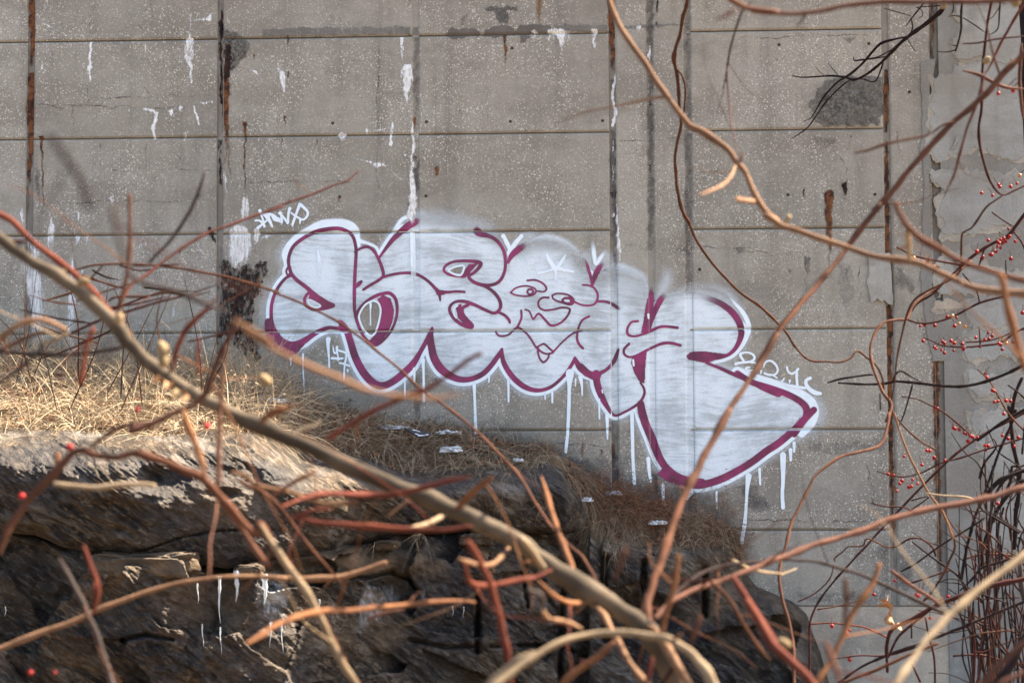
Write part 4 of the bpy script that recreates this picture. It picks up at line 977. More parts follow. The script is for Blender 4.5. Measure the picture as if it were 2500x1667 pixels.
write_tag('graffiti_tag', 'white scrawled nickname tag above the left end of the purple graffiti', [
    ('K1', [(735, 340), (770, 450), (815, 580), (840, 720)], [80, 50, 50, 60]), ('K1', [(630, 580), (720, 580), (790, 630), (840, 700)], [50, 50, 60, 60]), ('K1', [(690, 750), (800, 660), (920, 550), (980, 420)], [80, 50, 50, 60]),
    ('K1', [(800, 410), (900, 480), (970, 590), (1030, 720)], [40, 100, 80, 50]), ('K1', [(820, 415), (1000, 430), (1100, 480)], [40, 60, 70]), ('K1', [(1040, 450), (1100, 530), (1230, 580), (1260, 630)], [80, 120, 90, 50]), ('K1', [(1180, 410), (1225, 400), (1250, 480), (1260, 600)], [30, 80, 60, 60]), ('K1', [(1240, 430), (1330, 540), (1400, 620)], [50, 60, 80]),
    ('K1', [(1450, 290), (1420, 400), (1405, 600), (1395, 650)], [80, 60, 60, 40]), ('K1', [(1690, 190), (1610, 400), (1550, 570), (1510, 690)], [80, 60, 60, 50]), ('K1', [(1710, 200), (1800, 280), (1870, 360), (1870, 460), (1790, 550), (1730, 545), (1600, 480), (1480, 390)], [80, 70, 60, 60, 50, 50, 50, 40]), ('K1', [(1700, 560), (1690, 660)], [60, 20]),
    ('K1', [(1220, 600), (1215, 660)], [16, 8]), ('K1', [(1260, 620), (1265, 690)], [16, 8]), ('K1', [(1510, 690), (1525, 750)], [24, 8])], 0)
write_tag('graffiti_tag', 'tiny white number 17 written under the left letter of the graffiti', [
    ('K2', [(445, 370), (455, 480), (490, 550), (550, 520)], [45, 50, 60, 70]), ('K2', [(562, 350), (560, 450), (575, 560), (600, 680), (595, 800)], [75, 80, 60, 50, 30]), ('K2', [(400, 715), (500, 715), (600, 730), (750, 715)], [80, 80, 80, 55]), ('K2', [(620, 460), (700, 490), (800, 520), (880, 570)], [60, 65, 65, 60]),
    ('K2', [(870, 570), (840, 750), (810, 920), (795, 1100), (790, 1390)], [60, 65, 60, 55, 60]), ('K2', [(640, 860), (780, 890), (880, 930), (960, 955)], [55, 65, 65, 65]), ('K2', [(905, 1090), (900, 1160)], [75, 25])], 0, res=.0028)
write_tag('graffiti_tag', 'white handwritten date numerals above the sloping right end of the graffiti', [
    ('K3', [(410, 460), (340, 350), (350, 300), (480, 275), (600, 310), (650, 390), (600, 460), (480, 490), (350, 500), (230, 530)], [50, 55, 50, 45, 50, 50, 50, 50, 55, 60]), ('K3', [(570, 490), (650, 500), (730, 560)], [50, 45, 40]), ('K3', [(540, 605), (470, 610), (460, 640), (540, 670), (640, 670)], [35, 35, 35, 35, 30]), ('K3', [(800, 680), (785, 735)], [45, 30]),
    ('K3', [(855, 600), (870, 520), (950, 460), (1050, 480), (1140, 580), (1160, 680), (1100, 760), (980, 770), (870, 735)], [25, 35, 40, 45, 50, 45, 45, 45, 45]), ('K3', [(1060, 780), (1150, 835)], [40, 30]), ('K3', [(1300, 850), (1270, 900), (1230, 915)], [40, 35, 30]), ('K3', [(1365, 600), (1390, 690), (1470, 745), (1560, 700), (1610, 640)], [45, 45, 50, 55, 60]),
    ('K3', [(1580, 700), (1580, 830), (1595, 1020)], [60, 60, 55]), ('K3', [(1425, 895), (1425, 960)], [55, 15]), ('K3', [(1360, 995), (1500, 1020), (1620, 1040), (1780, 1060)], [60, 60, 60, 55]), ('K3', [(1880, 840), (1790, 890), (1790, 980), (1860, 1080), (1980, 1160), (2100, 1180)], [70, 70, 80, 90, 100, 70])], 0)

# ================================================================== GROUND AND ROCK


def interp(xs_, ys_):
    return lambda x: np.interp(x, xs_, ys_)


# photo-pixel profiles of the outcrop
y_rock = interp([-400, 0, 150, 300, 400, 520, 650, 740, 830, 900, 980, 1060, 1150, 1200, 1260, 1300, 1340, 1370, 1390, 1420, 1440],
                [1040, 1045, 1050, 1060, 1066, 1052, 1062, 1100, 1102, 1118, 1152, 1150, 1143, 1140, 1146, 1140, 1128, 1145, 1180, 1215, 1258])
y_crack = interp([-400, 0, 85, 115, 150, 190, 235, 305, 380, 446, 490, 530, 560, 583, 650, 715, 770, 820, 840, 876, 936, 961, 1025, 1110, 1270, 1370, 1420, 1440],
                 [1296, 1300, 1306, 1317, 1334, 1342, 1349, 1353, 1359, 1368, 1378, 1385, 1389, 1378, 1364, 1359, 1355, 1347, 1336, 1327, 1317, 1306, 1304, 1300, 1300, 1302, 1294, 1270])
y_wall = interp([-400, 0, 400, 620, 740, 820, 900, 1020, 1140, 1200, 1350, 1410, 1500, 1590, 1680, 1765, 1800, 1840],
                [862, 870, 900, 930, 978, 996, 1012, 1040, 1060, 1078, 1118, 1150, 1208, 1222, 1250, 1272, 1300, 1400])
y_top2 = interp([1440, 1460, 1500, 1580, 1690, 1770, 1800, 1830], [1296, 1312, 1322, 1327, 1331, 1327, 1343, 1400])
p_lip = interp([-400, 0, 400, 700, 850, 1000, 1200, 1400, 1440], [2.4, 2.35, 2.25, 1.9, 1.5, 1.2, .98, .72, .6])
p_top = interp([-400, 0, 400, 620, 740, 850, 1000, 1200, 1400, 1440], [1.95, 1.9, 1.85, 1.65, 1.05, .78, .62, .5, .3, .3])
x_sil = interp([1300, 1327, 1350, 1400, 1430, 1447, 1468, 1498, 1544, 1583, 1625, 1667, 1900],
               [1772, 1782, 1806, 1822, 1846, 1886, 1936, 1970, 1984, 2000, 2018, 2024, 2080])


def mat_rock():
    t = NT('dark_schist')
    v = t.mapping((1, 1, 1), (0, math.radians(-38), 0))
    str1 = t.noise(1.0, 6, 0.65, t.mapping((3, 5, 13), (0, 0, 0), v.outputs[0]), dist=0.9)
    str2 = t.noise(1.0, 5, 0.7, t.mapping((12, 16, 46), (0, 0, 0), v.outputs[0]), dist=0.6)
    big = t.noise(1.7, 5, 0.6)
    med = t.noise(7, 6, 0.68)
    c = t.mix(t.ramp(str1, 0.32, 0.68), (0.014, 0.012, 0.011), (0.068, 0.050, 0.034))
    c = t.mix(t.ramp(str2, 0.50, 0.68, 0, 0.75), c, (0.19, 0.150, 0.105))
    c = t.mix(t.math('MULTIPLY', t.ramp(t.noise(2.6, 6, 0.7, t.mapping((1, 1, 1), (0, 0, 0.5))), 0.48, 0.62), t.ramp(str1, 0.42, 0.6, 0, 0.85)), c, (0.165, 0.158, 0.148))
    c = t.mix(t.ramp(big, 0.44, 0.64, 0, 0.8), c, t.mix(t.ramp(str2, 0.4, 0.66), (0.014, 0.015, 0.019), (0.055, 0.052, 0.053)))
    c = t.mix(t.ramp(med, 0.56, 0.74, 0, 0.4), c, (0.12, 0.086, 0.052))
    c = t.mix(t.ramp(t.noise(3.1, 5, 0.7), 0.60, 0.72, 0, 0.5), c, (0.05, 0.055, 0.024))
    c = t.mix(t.attr('tan'), c, t.mix(t.ramp(med, 0.4, 0.6), (0.17, 0.128, 0.085), (0.10, 0.074, 0.05)))
    ice = t.attr('ice')
    k = t.math('ADD', ice, t.math('MULTIPLY', t.math('SUBTRACT', t.noise(9, 5, 0.7, t.mapping((2.5, 1, 0.6))), 0.5), 1.3))
    k = t.math('MULTIPLY', t.ramp(k, 0.35, 0.95), t.ramp(ice, 0.02, 0.3))
    c = t.mix(t.math('MULTIPLY', k, 0.85), c, (0.50, 0.53, 0.57))
    c = t.mix(1.0, c, (0.95, 0.91, 0.87), 'MULTIPLY')
    wet = t.ramp(big, 0.45, 0.6, 0.8, 0.42)
    h = t.math('ADD', t.math('MULTIPLY', str1, 0.8), t.math('ADD', t.math('MULTIPLY', str2, 0.8), t.math('MULTIPLY', t.noise(22, 8, 0.75), 0.9)))
    return t.finish(c, wet, t.bump(h, 1.0, 0.022), spec=0.2)


M['rock'] = mat_rock()


def mat_soil():
    t = NT('leaf_litter_soil')
    n1 = t.noise(14, 6, 0.7); n2 = t.noise(70, 3, 0.6)
    c = t.mix(t.ramp(n1, 0.35, 0.65), (0.07, 0.048, 0.032), (0.17, 0.12, 0.075))
    c = t.mix(t.ramp(n2, 0.55, 0.75, 0, 0.7), c, (0.28, 0.20, 0.12))
    return t.finish(c, 0.95, t.bump(t.math('ADD', n1, n2), 0.8, 0.03), spec=0.1)


M['soil'] = mat_soil()
t_ = NT('dark_leaf_litter')
M['litter'] = t_.finish(t_.mix(t_.ramp(t_.noise(9, 6, .7), .35, .65), (0.055, 0.042, 0.030), (0.18, 0.132, 0.085)), 0.95, spec=.1)

# the ground in front, out to the horizon
gx = np.concatenate([[-900, -200, -60], np.linspace(-20, 20, 61), [60, 200, 900]])
gy = np.concatenate([[-900, -200, -60], np.linspace(-24, 1.5, 45), [12, 60, 200, 900]])
GX, GY = np.meshgrid(gx, gy)
GZ_ = -0.35 + .22 * (fbm(GX * .5 + 31, GY * .5 + 40, 2) - .5) + .05 * (fbm(GX * 3, GY * 3, 6) - .5)
ii = np.arange(GX.size).reshape(GX.shape)
Fg = np.stack([ii[:-1, :-1], ii[:-1, 1:], ii[1:, 1:], ii[1:, :-1]], -1).reshape(-1, 4)
tag(mesh_np('ground', np.stack([GX, GY, GZ_], -1).reshape(-1, 3), Fg, M['litter'], None, True), kind='structure')

# ---- blocky fracture field: nearest seed, each with its own plane
NS = 70
sx = rng.uniform(-300, 2100, NS); sy = rng.uniform(1230, 1850, NS)
so_ = rng.normal(0, .06, NS); sgx = rng.normal(0, .00035, NS); sgy = rng.normal(-0.0002, .0003, NS)


def facets(x, y):
    wx = x + 34 * (fbm(x / 90, y / 90, 21, 3) - .5); wy = y + 34 * (fbm(x / 90, y / 90, 24, 3) - .5)
    best = np.full(x.shape, 1e9); out = np.zeros(x.shape)
    for k in range(NS):
        dx = wx - sx[k]; dy = wy - sy[k]
        u = dx * .9 + dy * .45; v = -dx * .45 + dy * .9
        d = np.abs(u) / 130 + np.abs(v) / 80
        m = d < best
        best[m] = d[m]
        out[m] = (so_[k] + sgx[k] * dx + sgy[k] * dy)[m]
    return out


def foliation(x, y):
    a = math.radians(38)
    u = x * math.cos(a) + y * math.sin(a); v = -x * math.sin(a) + y * math.cos(a)
    wv = v + 60 * fbm(u / 190, v / 70, 30, 4)
    s = fbm(u / 60, wv / 12, 33, 5, .6)
    r = 1 - np.abs(2 * fbm(u / 90, wv / 24, 37, 4) - 1)
    amp = .25 + 1.1 * np.clip(fbm(x / 120, y / 60, 47, 3) * 2.2 - .6, 0, 1)
    return amp * (.035 * (s - .5) + .028 * (r - .6)) + .13 * (fbm(x / 110, y / 80, 41, 5, .55) - .5) + .034 * (fbm(x / 22, y / 16, 44, 5, .6) - .5) + .02 * amp * (fbm(u / 26, wv / 3.4, 49, 3, .6) - .5) + .022 * np.floor(4 * fbm(u / 90, wv / 26, 57, 4)) / 4 * amp


def grid_faces(nr, nc):
    i = np.arange(nr * nc).reshape(nr, nc)
    return np.stack([i[:-1, :-1], i[1:, :-1], i[1:, 1:], i[:-1, 1:]], -1).reshape(-1, 4)


def blob(x, y, cx, cy, rx, ry):
    return np.clip(1.3 - np.hypot((x - cx) / rx, (y - cy) / ry), 0, 1)


rock = empty('rock_outcrop', 'dark layered rock outcrop below the wall with an overhanging upper slab and icy lower face', 'rock', loc=(-1.2, -1.6, -.35))
# upper slab
nc, nr = 560, 150
xc = np.linspace(-420, 1440, nc)
tt = np.linspace(0, 1.16, nr)
Xp, T = np.meshgrid(xc, tt)
yt, yb = y_rock(Xp), y_crack(Xp)
t1 = np.minimum(T, 1)
Yp = yt + (yb - yt) * t1
prof = 1 - (1 - np.clip(t1 / .42, 0, 1)) ** 1.9 - .30 * np.clip((t1 - .42) / .58, 0, 1) ** 1.3 * np.clip((Xp + 600) / 600, 0, 1)
pd = p_top(Xp) + (p_lip(Xp) - p_top(Xp)) * prof
endf = np.clip((1440 - Xp) / 60, 0, 1) ** .5
fol = foliation(Xp, Yp)
pd = pd + fol * np.clip(T / .12, .25, 1) * .85
pd = pd - .07 * np.clip((t1 - .9) / .1, 0, 1) ** 2                 # rounded lip
pd = np.where(T > 1, pd - (T - 1) * 3.6, pd)                        # underside runs back into the crack
Yp = np.where(T > 1, Yp - 6 * (T - 1) / .16, Yp)
# dark hollow and a diagonal seam on the slab
pd -= .09 * blob(Xp, Yp, 395, 1170, 60, 32) + .06 * blob(Xp, Yp, 545, 1205, 40, 14)
seam = np.abs(Yp - np.interp(Xp, [300, 440, 520, 640], [1362, 1312, 1296, 1290])) < 3
pd -= np.where(seam & (Xp > 320) & (Xp < 640) & (T < 1), .03, 0)
pd = np.maximum(pd * (.2 + .8 * endf), .02)
V = P(Xp.ravel(), Yp.ravel(), -pd.ravel())
tan = np.clip(.2 * fbm(Xp / 130, Yp / 70, 51, 4) + .9 * blob(Xp, Yp, 560, 1230, 130, 70) * .5 - .12, 0, 1) * np.clip(1.5 - Xp / 900, .1, 1)
ice = np.zeros_like(Xp)
mesh_np('upper_slab', V, grid_faces(nr, nc), M['rock'], rock, True, {'tan': tan.ravel(), 'ice': ice.ravel()})
# lower face
nc, nr = 640, 220
xc = np.linspace(-420, 2078, nc)
tt = np.linspace(0, 1, nr)
Xp, T = np.meshgrid(xc, tt)
ytop = np.where(Xp < 1440, y_crack(Xp) - 38, y_top2(Xp))
ytop = np.where(Xp > 1830, np.interp(Xp, [1830, 1846, 1886, 1936, 1970, 1984, 2000, 2024, 2080], [1400, 1430, 1447, 1468, 1498, 1544, 1583, 1667, 1900]), ytop)
Yp = ytop + (1905 - ytop) * T ** 1.15
base = np.where(Xp < 1440, p_lip(Xp) - .20, np.interp(Xp, [1440, 1700, 2080], [.62, .52, .5]))
below = np.clip(Yp - ytop - 36, 0, None)
pl = base - .14 * np.exp(-below / 22) * (Xp < 1470) - below * .00010
pl = pl + facets(Xp, Yp) * np.clip(below / 30, .15, 1) * 1.25 + foliation(Xp, Yp) * .85
for pts, wd, dep in (([(1164, 1420), (1167, 1500), (1166, 1590)], 5, .16), ([(1378, 1410), (1372, 1500), (1366, 1670)], 6, .18), ([(1477, 1360), (1474, 1440), (1480, 1560)], 7, .18), ([(1573, 1370), (1572, 1440)], 6, .16), ([(1720, 1390), (1721, 1500)], 6, .18),
                     ([(1280, 1350), (1276, 1410), (1290, 1480)], 4, .1), ([(960, 1400), (1000, 1412), (1020, 1440)], 4, .1), ([(300, 1560), (360, 1548), (420, 1560)], 4, .08), ([(780, 1412), (900, 1410), (960, 1395)], 4, .1), ([(1000, 1560), (1090, 1580), (1160, 1576)], 4, .08), ([(1200, 1576), (1370, 1574), (1400, 1590)], 4, .1)):
    p = np.array(pts, float)
    best = np.full(Xp.shape, 1e9)
    for i in range(len(p) - 1):
        a, b = p[i], p[i + 1]
        ab = b - a
        t = np.clip(((Xp - a[0]) * ab[0] + (Yp - a[1]) * ab[1]) / (ab @ ab), 0, 1)
        best = np.minimum(best, np.hypot(Xp - a[0] - t * ab[0] + 5 * (fbm(Yp / 12, Xp / 90, 60, 2) - .5), Yp - a[1] - t * ab[1]))
    pl -= dep * np.exp(-(best / wd) ** 2)
pl += .10 * blob(Xp, Yp, 870, 1370, 150, 46) - .16 * blob(Xp, Yp, 1560, 1500, 90, 46)
xs_ = x_sil(Yp)
gap = (xs_ - Xp)
pl = pl * np.where(gap > 0, 1 - np.exp(-np.clip(gap, 0, None) / 70), 0) ** .8 - np.where(gap <= 0, .04, 0) + np.where(gap > 0, .015, 0)
topf = np.clip((Yp - ytop) / 26, 0, 1)
pl = np.where(Xp > 1440, pl * (.45 + .55 * topf ** .6), pl)
V = P(Xp.ravel(), Yp.ravel(), -pl.ravel())
tan = .45 * np.clip((Xp - 1560) / 200, 0, 1) * np.clip(fbm(Xp / 40, Yp / 60, 58, 4) * 3 - 1.2, 0, 1) + .75 * blob(Xp, Yp, 880, 1375, 170, 40) + .35 * blob(Xp, Yp, 500, 1480, 120, 90) + .6 * blob(Xp, Yp, 1735, 1495, 40, 26) + .5 * np.clip(fbm(Xp / 100, Yp / 60, 53, 4) - .55, 0, 1) * 4 * .5
ice = .75 * blob(Xp, Yp, 665, 1450, 60, 60) + .45 * blob(Xp, Yp, 670, 1530, 50, 40) + .6 * blob(Xp, Yp, 905, 1475, 60, 75) + .45 * blob(Xp, Yp, 1010, 1445, 70, 50) + .3 * blob(Xp, Yp, 1560, 1420, 60, 40) + .25 * blob(Xp, Yp, 1130, 1480, 60, 40) + .28 * blob(Xp, Yp, 60, 1600, 60, 40) + .3 * blob(Xp, Yp, 1660, 1360, 50, 20)
mesh_np('lower_face', V, grid_faces(nr, nc), M['rock'], rock, True, {'tan': np.clip(tan, 0, 1).ravel(), 'ice': np.clip(ice, 0, 1).ravel()})

# sloping bank of soil between the rock edge and the wall foot
xc = np.linspace(-420, 1830, 400)
tt = np.linspace(0, 1, 40)
Xp, T = np.meshgrid(xc, tt)


def bank_ends(x):
    x = np.asarray(x, float)
    ya = np.where(x < 1438, y_rock(x) + 3, y_top2(x) + 3)
    pa = np.where(x < 1438, p_top(x) * .98, np.interp(x, [1438, 1500, 1700, 1830], [.3, .36, .30, .05]))
    return P(x, ya, -pa), P(x, y_wall(x), np.full(x.shape, .02))


A, B = bank_ends(Xp.ravel())
tl = T.ravel()[:, None]
V = A * (1 - tl) + B * tl
V[:, 2] += (.09 * (fbm(V[:, 0] * 5, V[:, 1] * 5 + 3, 71, 4) - .5) + .05 * np.sin(np.pi * T.ravel())) * np.sin(np.pi * np.clip(T.ravel(), .0, 1)) ** .5 - .006
tag(mesh_np('bank', V, grid_faces(40, 400), M['soil'], None, True), kind='structure')


def bank_point(x, t):
    A, B = bank_ends(np.atleast_1d(x))
    t = np.atleast_1d(t)[:, None]
    p = A * (1 - t) + B * t
    p[:, 2] += (.09 * (fbm(p[:, 0] * 5, p[:, 1] * 5 + 3, 71, 4) - .5) + .05 * np.sin(np.pi * t[:, 0])) * np.sin(np.pi * t[:, 0]) ** .5
    return p


# ------------------------------------------------------------------ dry grass, one mass of curved blades
def mat_grass():
    t = NT('dry_grass_blade')
    k = t.attr('tint')
    c = t.mix(k, (0.085, 0.064, 0.044), (0.34, 0.27, 0.18))
    r = t.attr('russet')
    c = t.mix(r, c, (0.20, 0.085, 0.045))
    return t.finish(c, 0.85, spec=0.04)


M['grass'] = mat_grass()


def blades(root, dirv, length, width, droop, tint, russet, segs=4):
    """root (n,3), dirv (n,3) unit; returns verts, faces, attrs"""
    n = len(root)
    s = np.linspace(0, 1, segs + 1)
    side = np.cross(dirv, rng.normal(0, 1, (n, 3)))
    side /= np.linalg.norm(side, axis=1, keepdims=True) + 1e-9
    wob = rng.normal(0, .10, (n, 3))
    V = np.zeros((n, segs + 1, 2, 3))
    for k, q in enumerate(s):
        c = root + dirv * (length * q)[:, None] + wob * (length * q * q)[:, None]
        c[:, 2] -= droop * length * q ** 2
        w = (width * (1 - .85 * q))[:, None]
        V[:, k, 0] = c - side * w / 2
        V[:, k, 1] = c + side * w / 2
    base = (np.arange(n) * (segs + 1) * 2)[:, None]
    F = []
    for k in range(segs):
        F.append(np.stack([base[:, 0] + 2 * k, base[:, 0] + 2 * k + 1, base[:, 0] + 2 * k + 3, base[:, 0] + 2 * k + 2], -1))
    return V.reshape(-1, 3), np.concatenate(F), np.repeat(tint, (segs + 1) * 2), np.repeat(russet, (segs + 1) * 2)


class Mass:
    def __init__(self): self.v = []; self.f = []; self.t = []; self.r = []; self.n = 0

    def add(self, V, F, t, r):
        self.v.append(V); self.f.append(F + self.n); self.t.append(t); self.r.append(r); self.n += len(V)

    def build(self, name):
        o = mesh_np(name, np.concatenate(self.v), np.concatenate(self.f), M['grass'], None, False, {'tint': np.concatenate(self.t), 'russet': np.concatenate(self.r)})
        return tag(o, kind='stuff')


def field(m, n, xr, tr, ln, up, droop, tint, russet=(0, .15), clump=1.0, lean=(0, 0), width=(.0022, .0042)):
    x = rng.uniform(*xr, n); t = rng.uniform(*tr, n)
    if clump:
        keep = fbm(x / 46, t * 3.2, 81, 3) + rng.uniform(-.3, .3, n) * (1 - clump * .5) > .42
        x, t = x[keep], t[keep]
    n = len(x)
    root = bank_point(x, t)
    az = rng.uniform(0, 2 * math.pi, n)
    el = np.clip(rng.normal(up, .35, n), -.2, 1.5)
    d = np.stack([np.cos(az) * np.cos(el) + lean[0], np.sin(az) * np.cos(el) + lean[1], np.sin(el)], -1)
    d /= np.linalg.norm(d, axis=1, keepdims=True)
    m.add(*blades(root, d, rng.uniform(*ln, n), rng.uniform(*width, n), rng.uniform(droop * .4, droop * 1.5, n), rng.uniform(*tint, n), rng.uniform(*russet, n)))


g = Mass()
field(g, 7500, (-120, 720), (.0, .75), (.08, .30), .35, .45, (.2, .9), (0, .3), lean=(.2, -.35))
field(g, 5000, (-120, 760), (.4, 1.0), (.14, .34), .9, .30, (.3, .9), (0, .1), lean=(.1, 0))
field(g, 1400, (-120, 720), (.0, .95), (.30, .55), .85, .45, (.6, 1.0), (0, .05), 0)
field(g, 12000, (640, 1110), (.0, 1.0), (.06, .22), .3, .6, (.0, .6), (0, .7), lean=(-.25, -.3))
field(g, 6000, (930, 1330), (.0, .6), (.10, .26), .2, .9, (.15, .65), (0, .3), lean=(-.75, -.5), clump=.4)
field(g, 6500, (1030, 1340), (.3, 1.0), (.06, .2), .5, .6, (.05, .6), (0, .7), lean=(-.3, -.2))
field(g, 2500, (1380, 1480), (.05, .9), (.08, .2), .2, .9, (.3, .8), (.05, .4), lean=(-.1, -.6), clump=.3)
field(g, 6000, (1440, 1640), (.0, 1.0), (.05, .17), .7, .35, (.1, .6), (.3, .95), clump=.6)
field(g, 1900, (1440, 1560), (.0, .45), (.10, .22), .1, 1.1, (.4, .85), (0, .25), lean=(-.35, -.8), clump=.3)
field(g, 2200, (1600, 1810), (.0, .9), (.05, .15), .5, .7, (.1, .55), (.1, .6), lean=(-.2, -.5))
field(g, 1500, (640, 1110), (.0, .95), (.2, .45), .25, .6, (.75, 1.0), (0, .05), 0, (-.3, -.3), (.003, .0052))
field(g, 900, (930, 1340), (.0, .9), (.2, .42), .35, .7, (.75, 1.0), (0, .05), 0, (-.6, -.3), (.003, .005))
field(g, 500, (1420, 1800), (.0, .9), (.14, .3), .4, .7, (.6, 1.0), (0, .3), 0, (-.3, -.4), (.0026, .0042))
field(g, 1600, (-120, 740), (.0, .8), (.25, .6), .3, .5, (.85, 1.0), (0, .0), 0, (.3, -.3), (.004, .0065))
field(g, 500, (-120, 740), (.0, .9), (.35, .7), .9, .5, (.85, 1.0), (0, .0), 0, (.1, -.1), (.003, .005))
field(g, 900, (-120, 740), (.35, 1.0), (.25, .6), 1.2, .35, (.4, 1.0), (0, .25), .7, (.12, -.05), (.003, .005))
field(g, 900, (-120, 760), (.0, .10), (.15, .40), .1, 1.0, (.5, 1.0), (0, .15), .8, (-.35, -.7), (.003, .005))
field(g, 700, (700, 1330), (.0, .12), (.15, .34), .1, 1.1, (.4, .95), (0, .15), .7, (-.6, -.6), (.003, .005))
g.build('dry_grass')
# tall seeding stalks
g2 = Mass()


def stalks(m, n, xr, tr, ln, heads, tint, russet, tw=(.002, .0032), lean=.22):
    x = rng.uniform(*xr, n); t = rng.uniform(*tr, n)
    root = bank_point(x, t)
    d = np.stack([rng.normal(0, lean, n), rng.normal(-.05, lean * .6, n), np.ones(n)], -1)
    d /= np.linalg.norm(d, axis=1, keepdims=True)
    L_ = rng.uniform(*ln, n)
    dr = rng.uniform(.1, .45, n)
    tn = rng.uniform(*tint, n); ru = rng.uniform(*russet, n)
    m.add(*blades(root, d, L_, rng.uniform(*tw, n), dr, tn, ru, 6))
    for h in range(heads):
        q = rng.uniform(.55, 1.0, n)
        c = root + d * (L_ * q)[:, None]
        c[:, 2] -= dr * L_ * q ** 2
        hd = rng.normal(0, 1, (n, 3)); hd[:, 2] = np.abs(hd[:, 2]) * .4
        hd /= np.linalg.norm(hd, axis=1, keepdims=True)
        m.add(*blades(c, hd, rng.uniform(.012, .035, n), rng.uniform(.003, .006, n), np.full(n, .5), tn, ru, 2))


stalks(g2, 90, (560, 720), (.05, .7), (.18, .40), 7, (.6, 1), (0, .15))
stalks(g2, 110, (200, 560), (.1, .9), (.2, .42), 5, (.6, 1), (0, .1))
stalks(g2, 40, (900, 1400), (.5, .95), (.1, .24), 3, (.2, .6), (.1, .5))
stalks(g2, 200, (1440, 1640), (.05, .95), (.12, .30), 10, (.1, .5), (.5, 1.0), (.0012, .002))
stalks(g2, 60, (1640, 1830), (.05, .9), (.15, .34), 12, (.3, .7), (.3, .7), (.0012, .002))
stalks(g2, 26, (1690, 1830), (.0, .5), (.25, .5), 6, (.3, .6), (.4, .8), (.0012, .002), .08)
g2.build('seeding_grass_stalks' if False else 'seeding_grass')
# grass hanging off the cracks
g3 = Mass()
for cx, cy, n, ln in ((1035, 1310, 26, .22), (905, 1330, 8, .2), (1245, 1150, 12, .3), (1300, 1150, 8, .26), (1170, 1150, 8, .3), (1330, 1240, 10, .1), (1640, 1340, 30, .12), (1500, 1330, 40, .14)):
    Q = P(np.full(n, cx) + rng.normal(0, 12, n), np.full(n, cy) + rng.normal(0, 6, n), np.full(n, -float(p_lip(min(cx, 1400))) - .02))
    d = np.stack([rng.normal(0, .4, n), rng.normal(-.5, .2, n), rng.normal(-.2, .4, n)], -1)
    d /= np.linalg.norm(d, axis=1, keepdims=True)
    g3.add(*blades(Q, d, rng.uniform(.3, 1, n) * ln, rng.uniform(.0018, .003, n), rng.uniform(.5, 1.2, n), rng.uniform(.4, .9, n), rng.uniform(0, .2, n), 6))
g3.build('hanging_grass')
# fallen leaves
lv = []
lf = []
n = 0
for k in range(1500):
    x = rng.choice([rng.uniform(0, 740), rng.uniform(900, 1300), rng.uniform(1380, 1660)], p=[.3, .3, .4])
    p = bank_point(x, rng.uniform(.02, .9))[0] + np.array([0, 0, rng.uniform(0, .03)])
    a = rng.normal(0, 1, 3); a[2] *= .4; a /= np.linalg.norm(a)
    b = np.cross(a, rng.normal(0, 1, 3)); b /= np.linalg.norm(b)
    c = np.cross(a, b)
    L_ = rng.uniform(.015, .038)
    for q in (p - a * L_, p + b * L_ * .5 + c * L_ * .3, p + a * L_ * .9 + c * L_ * .2, p - b * L_ * .5 + c * L_ * .3):
        lv.append(q)
    lf += [[n, n + 1, n + 2, n + 3]]
    n += 4
tl_ = rng.uniform(0, .45, 1500); rl_ = rng.uniform(.3, 1, 1500)
o = mesh_np('fallen_leaves', lv, np.array(lf), M['grass'], None, False, {'tint': np.repeat(tl_, 4), 'russet': np.repeat(rl_, 4)})
tag(o, kind='stuff')

# ------------------------------------------------------------------ loose stones, snow, icicles


def lump(name, centre, size, mat, seed, parent=None, rough=.25, flat=0.0, res=16, attrs=None, freq=2.2, boxy=.72):
    """rounded broken lump: a displaced ellipsoid"""
    th = np.linspace(0, math.pi, res); ph = np.linspace(0, 2 * math.pi, res * 2, endpoint=False)
    TH, PH = np.meshgrid(th, ph, indexing='ij')
    d = np.stack([np.sin(TH) * np.cos(PH), np.sin(TH) * np.sin(PH), np.cos(TH)], -1)
    pw = boxy
    e = np.sign(d) * np.abs(d) ** pw
    r = 1 + rough * (fbm(d[..., 0] * freq + seed, d[..., 1] * freq + d[..., 2] * 1.7, seed, 4) - .5) * 2
    V = (e * r[..., None] * np.array(size)).reshape(-1, 3)
    if flat: V[:, 2] = np.maximum(V[:, 2], -size[2] * flat)
    nr_, nc_ = TH.shape
    i = np.arange(nr_ * nc_).reshape(nr_, nc_)
    j = np.roll(i, -1, 1)
    F = np.stack([i[:-1], i[1:], j[1:], j[:-1]], -1).reshape(-1, 4)
    V = V + np.array(centre)
    at = {'tan': np.full(len(V), .6), 'ice': np.zeros(len(V))} if attrs is None else attrs
    return mesh_np(name, V, F, mat, parent, True, at)


def at_rock(x, y, extra=0.0):
    base = float(p_lip(x)) - .12 if x < 1440 else .45
    return P(float(x), float(y), -(base + extra))


for k, (x, y, w, h, lab) in enumerate([(360, 1378, 108, 26, 'long flat tan stone wedged in the crack under the overhanging slab'), (612, 1388, 30, 12, 'brown stone in the crack just above the icicles'),
                           (1165, 1316, 40, 15, 'yellowish stone in the crack below the thick bare branch'), (945, 1330, 34, 10, 'grey stone in the middle of the crack beside hanging grass')]):
    c = at_rock(x, y, .02)
    s = PXM * .8
    tag(lump('stone', c, (w * s, .10, h * s), M['rock'], 101 + k, None, .5, 0, 26, None, 2.6, .42), lab, 'stone', 'loose stones wedged in the rock crack')


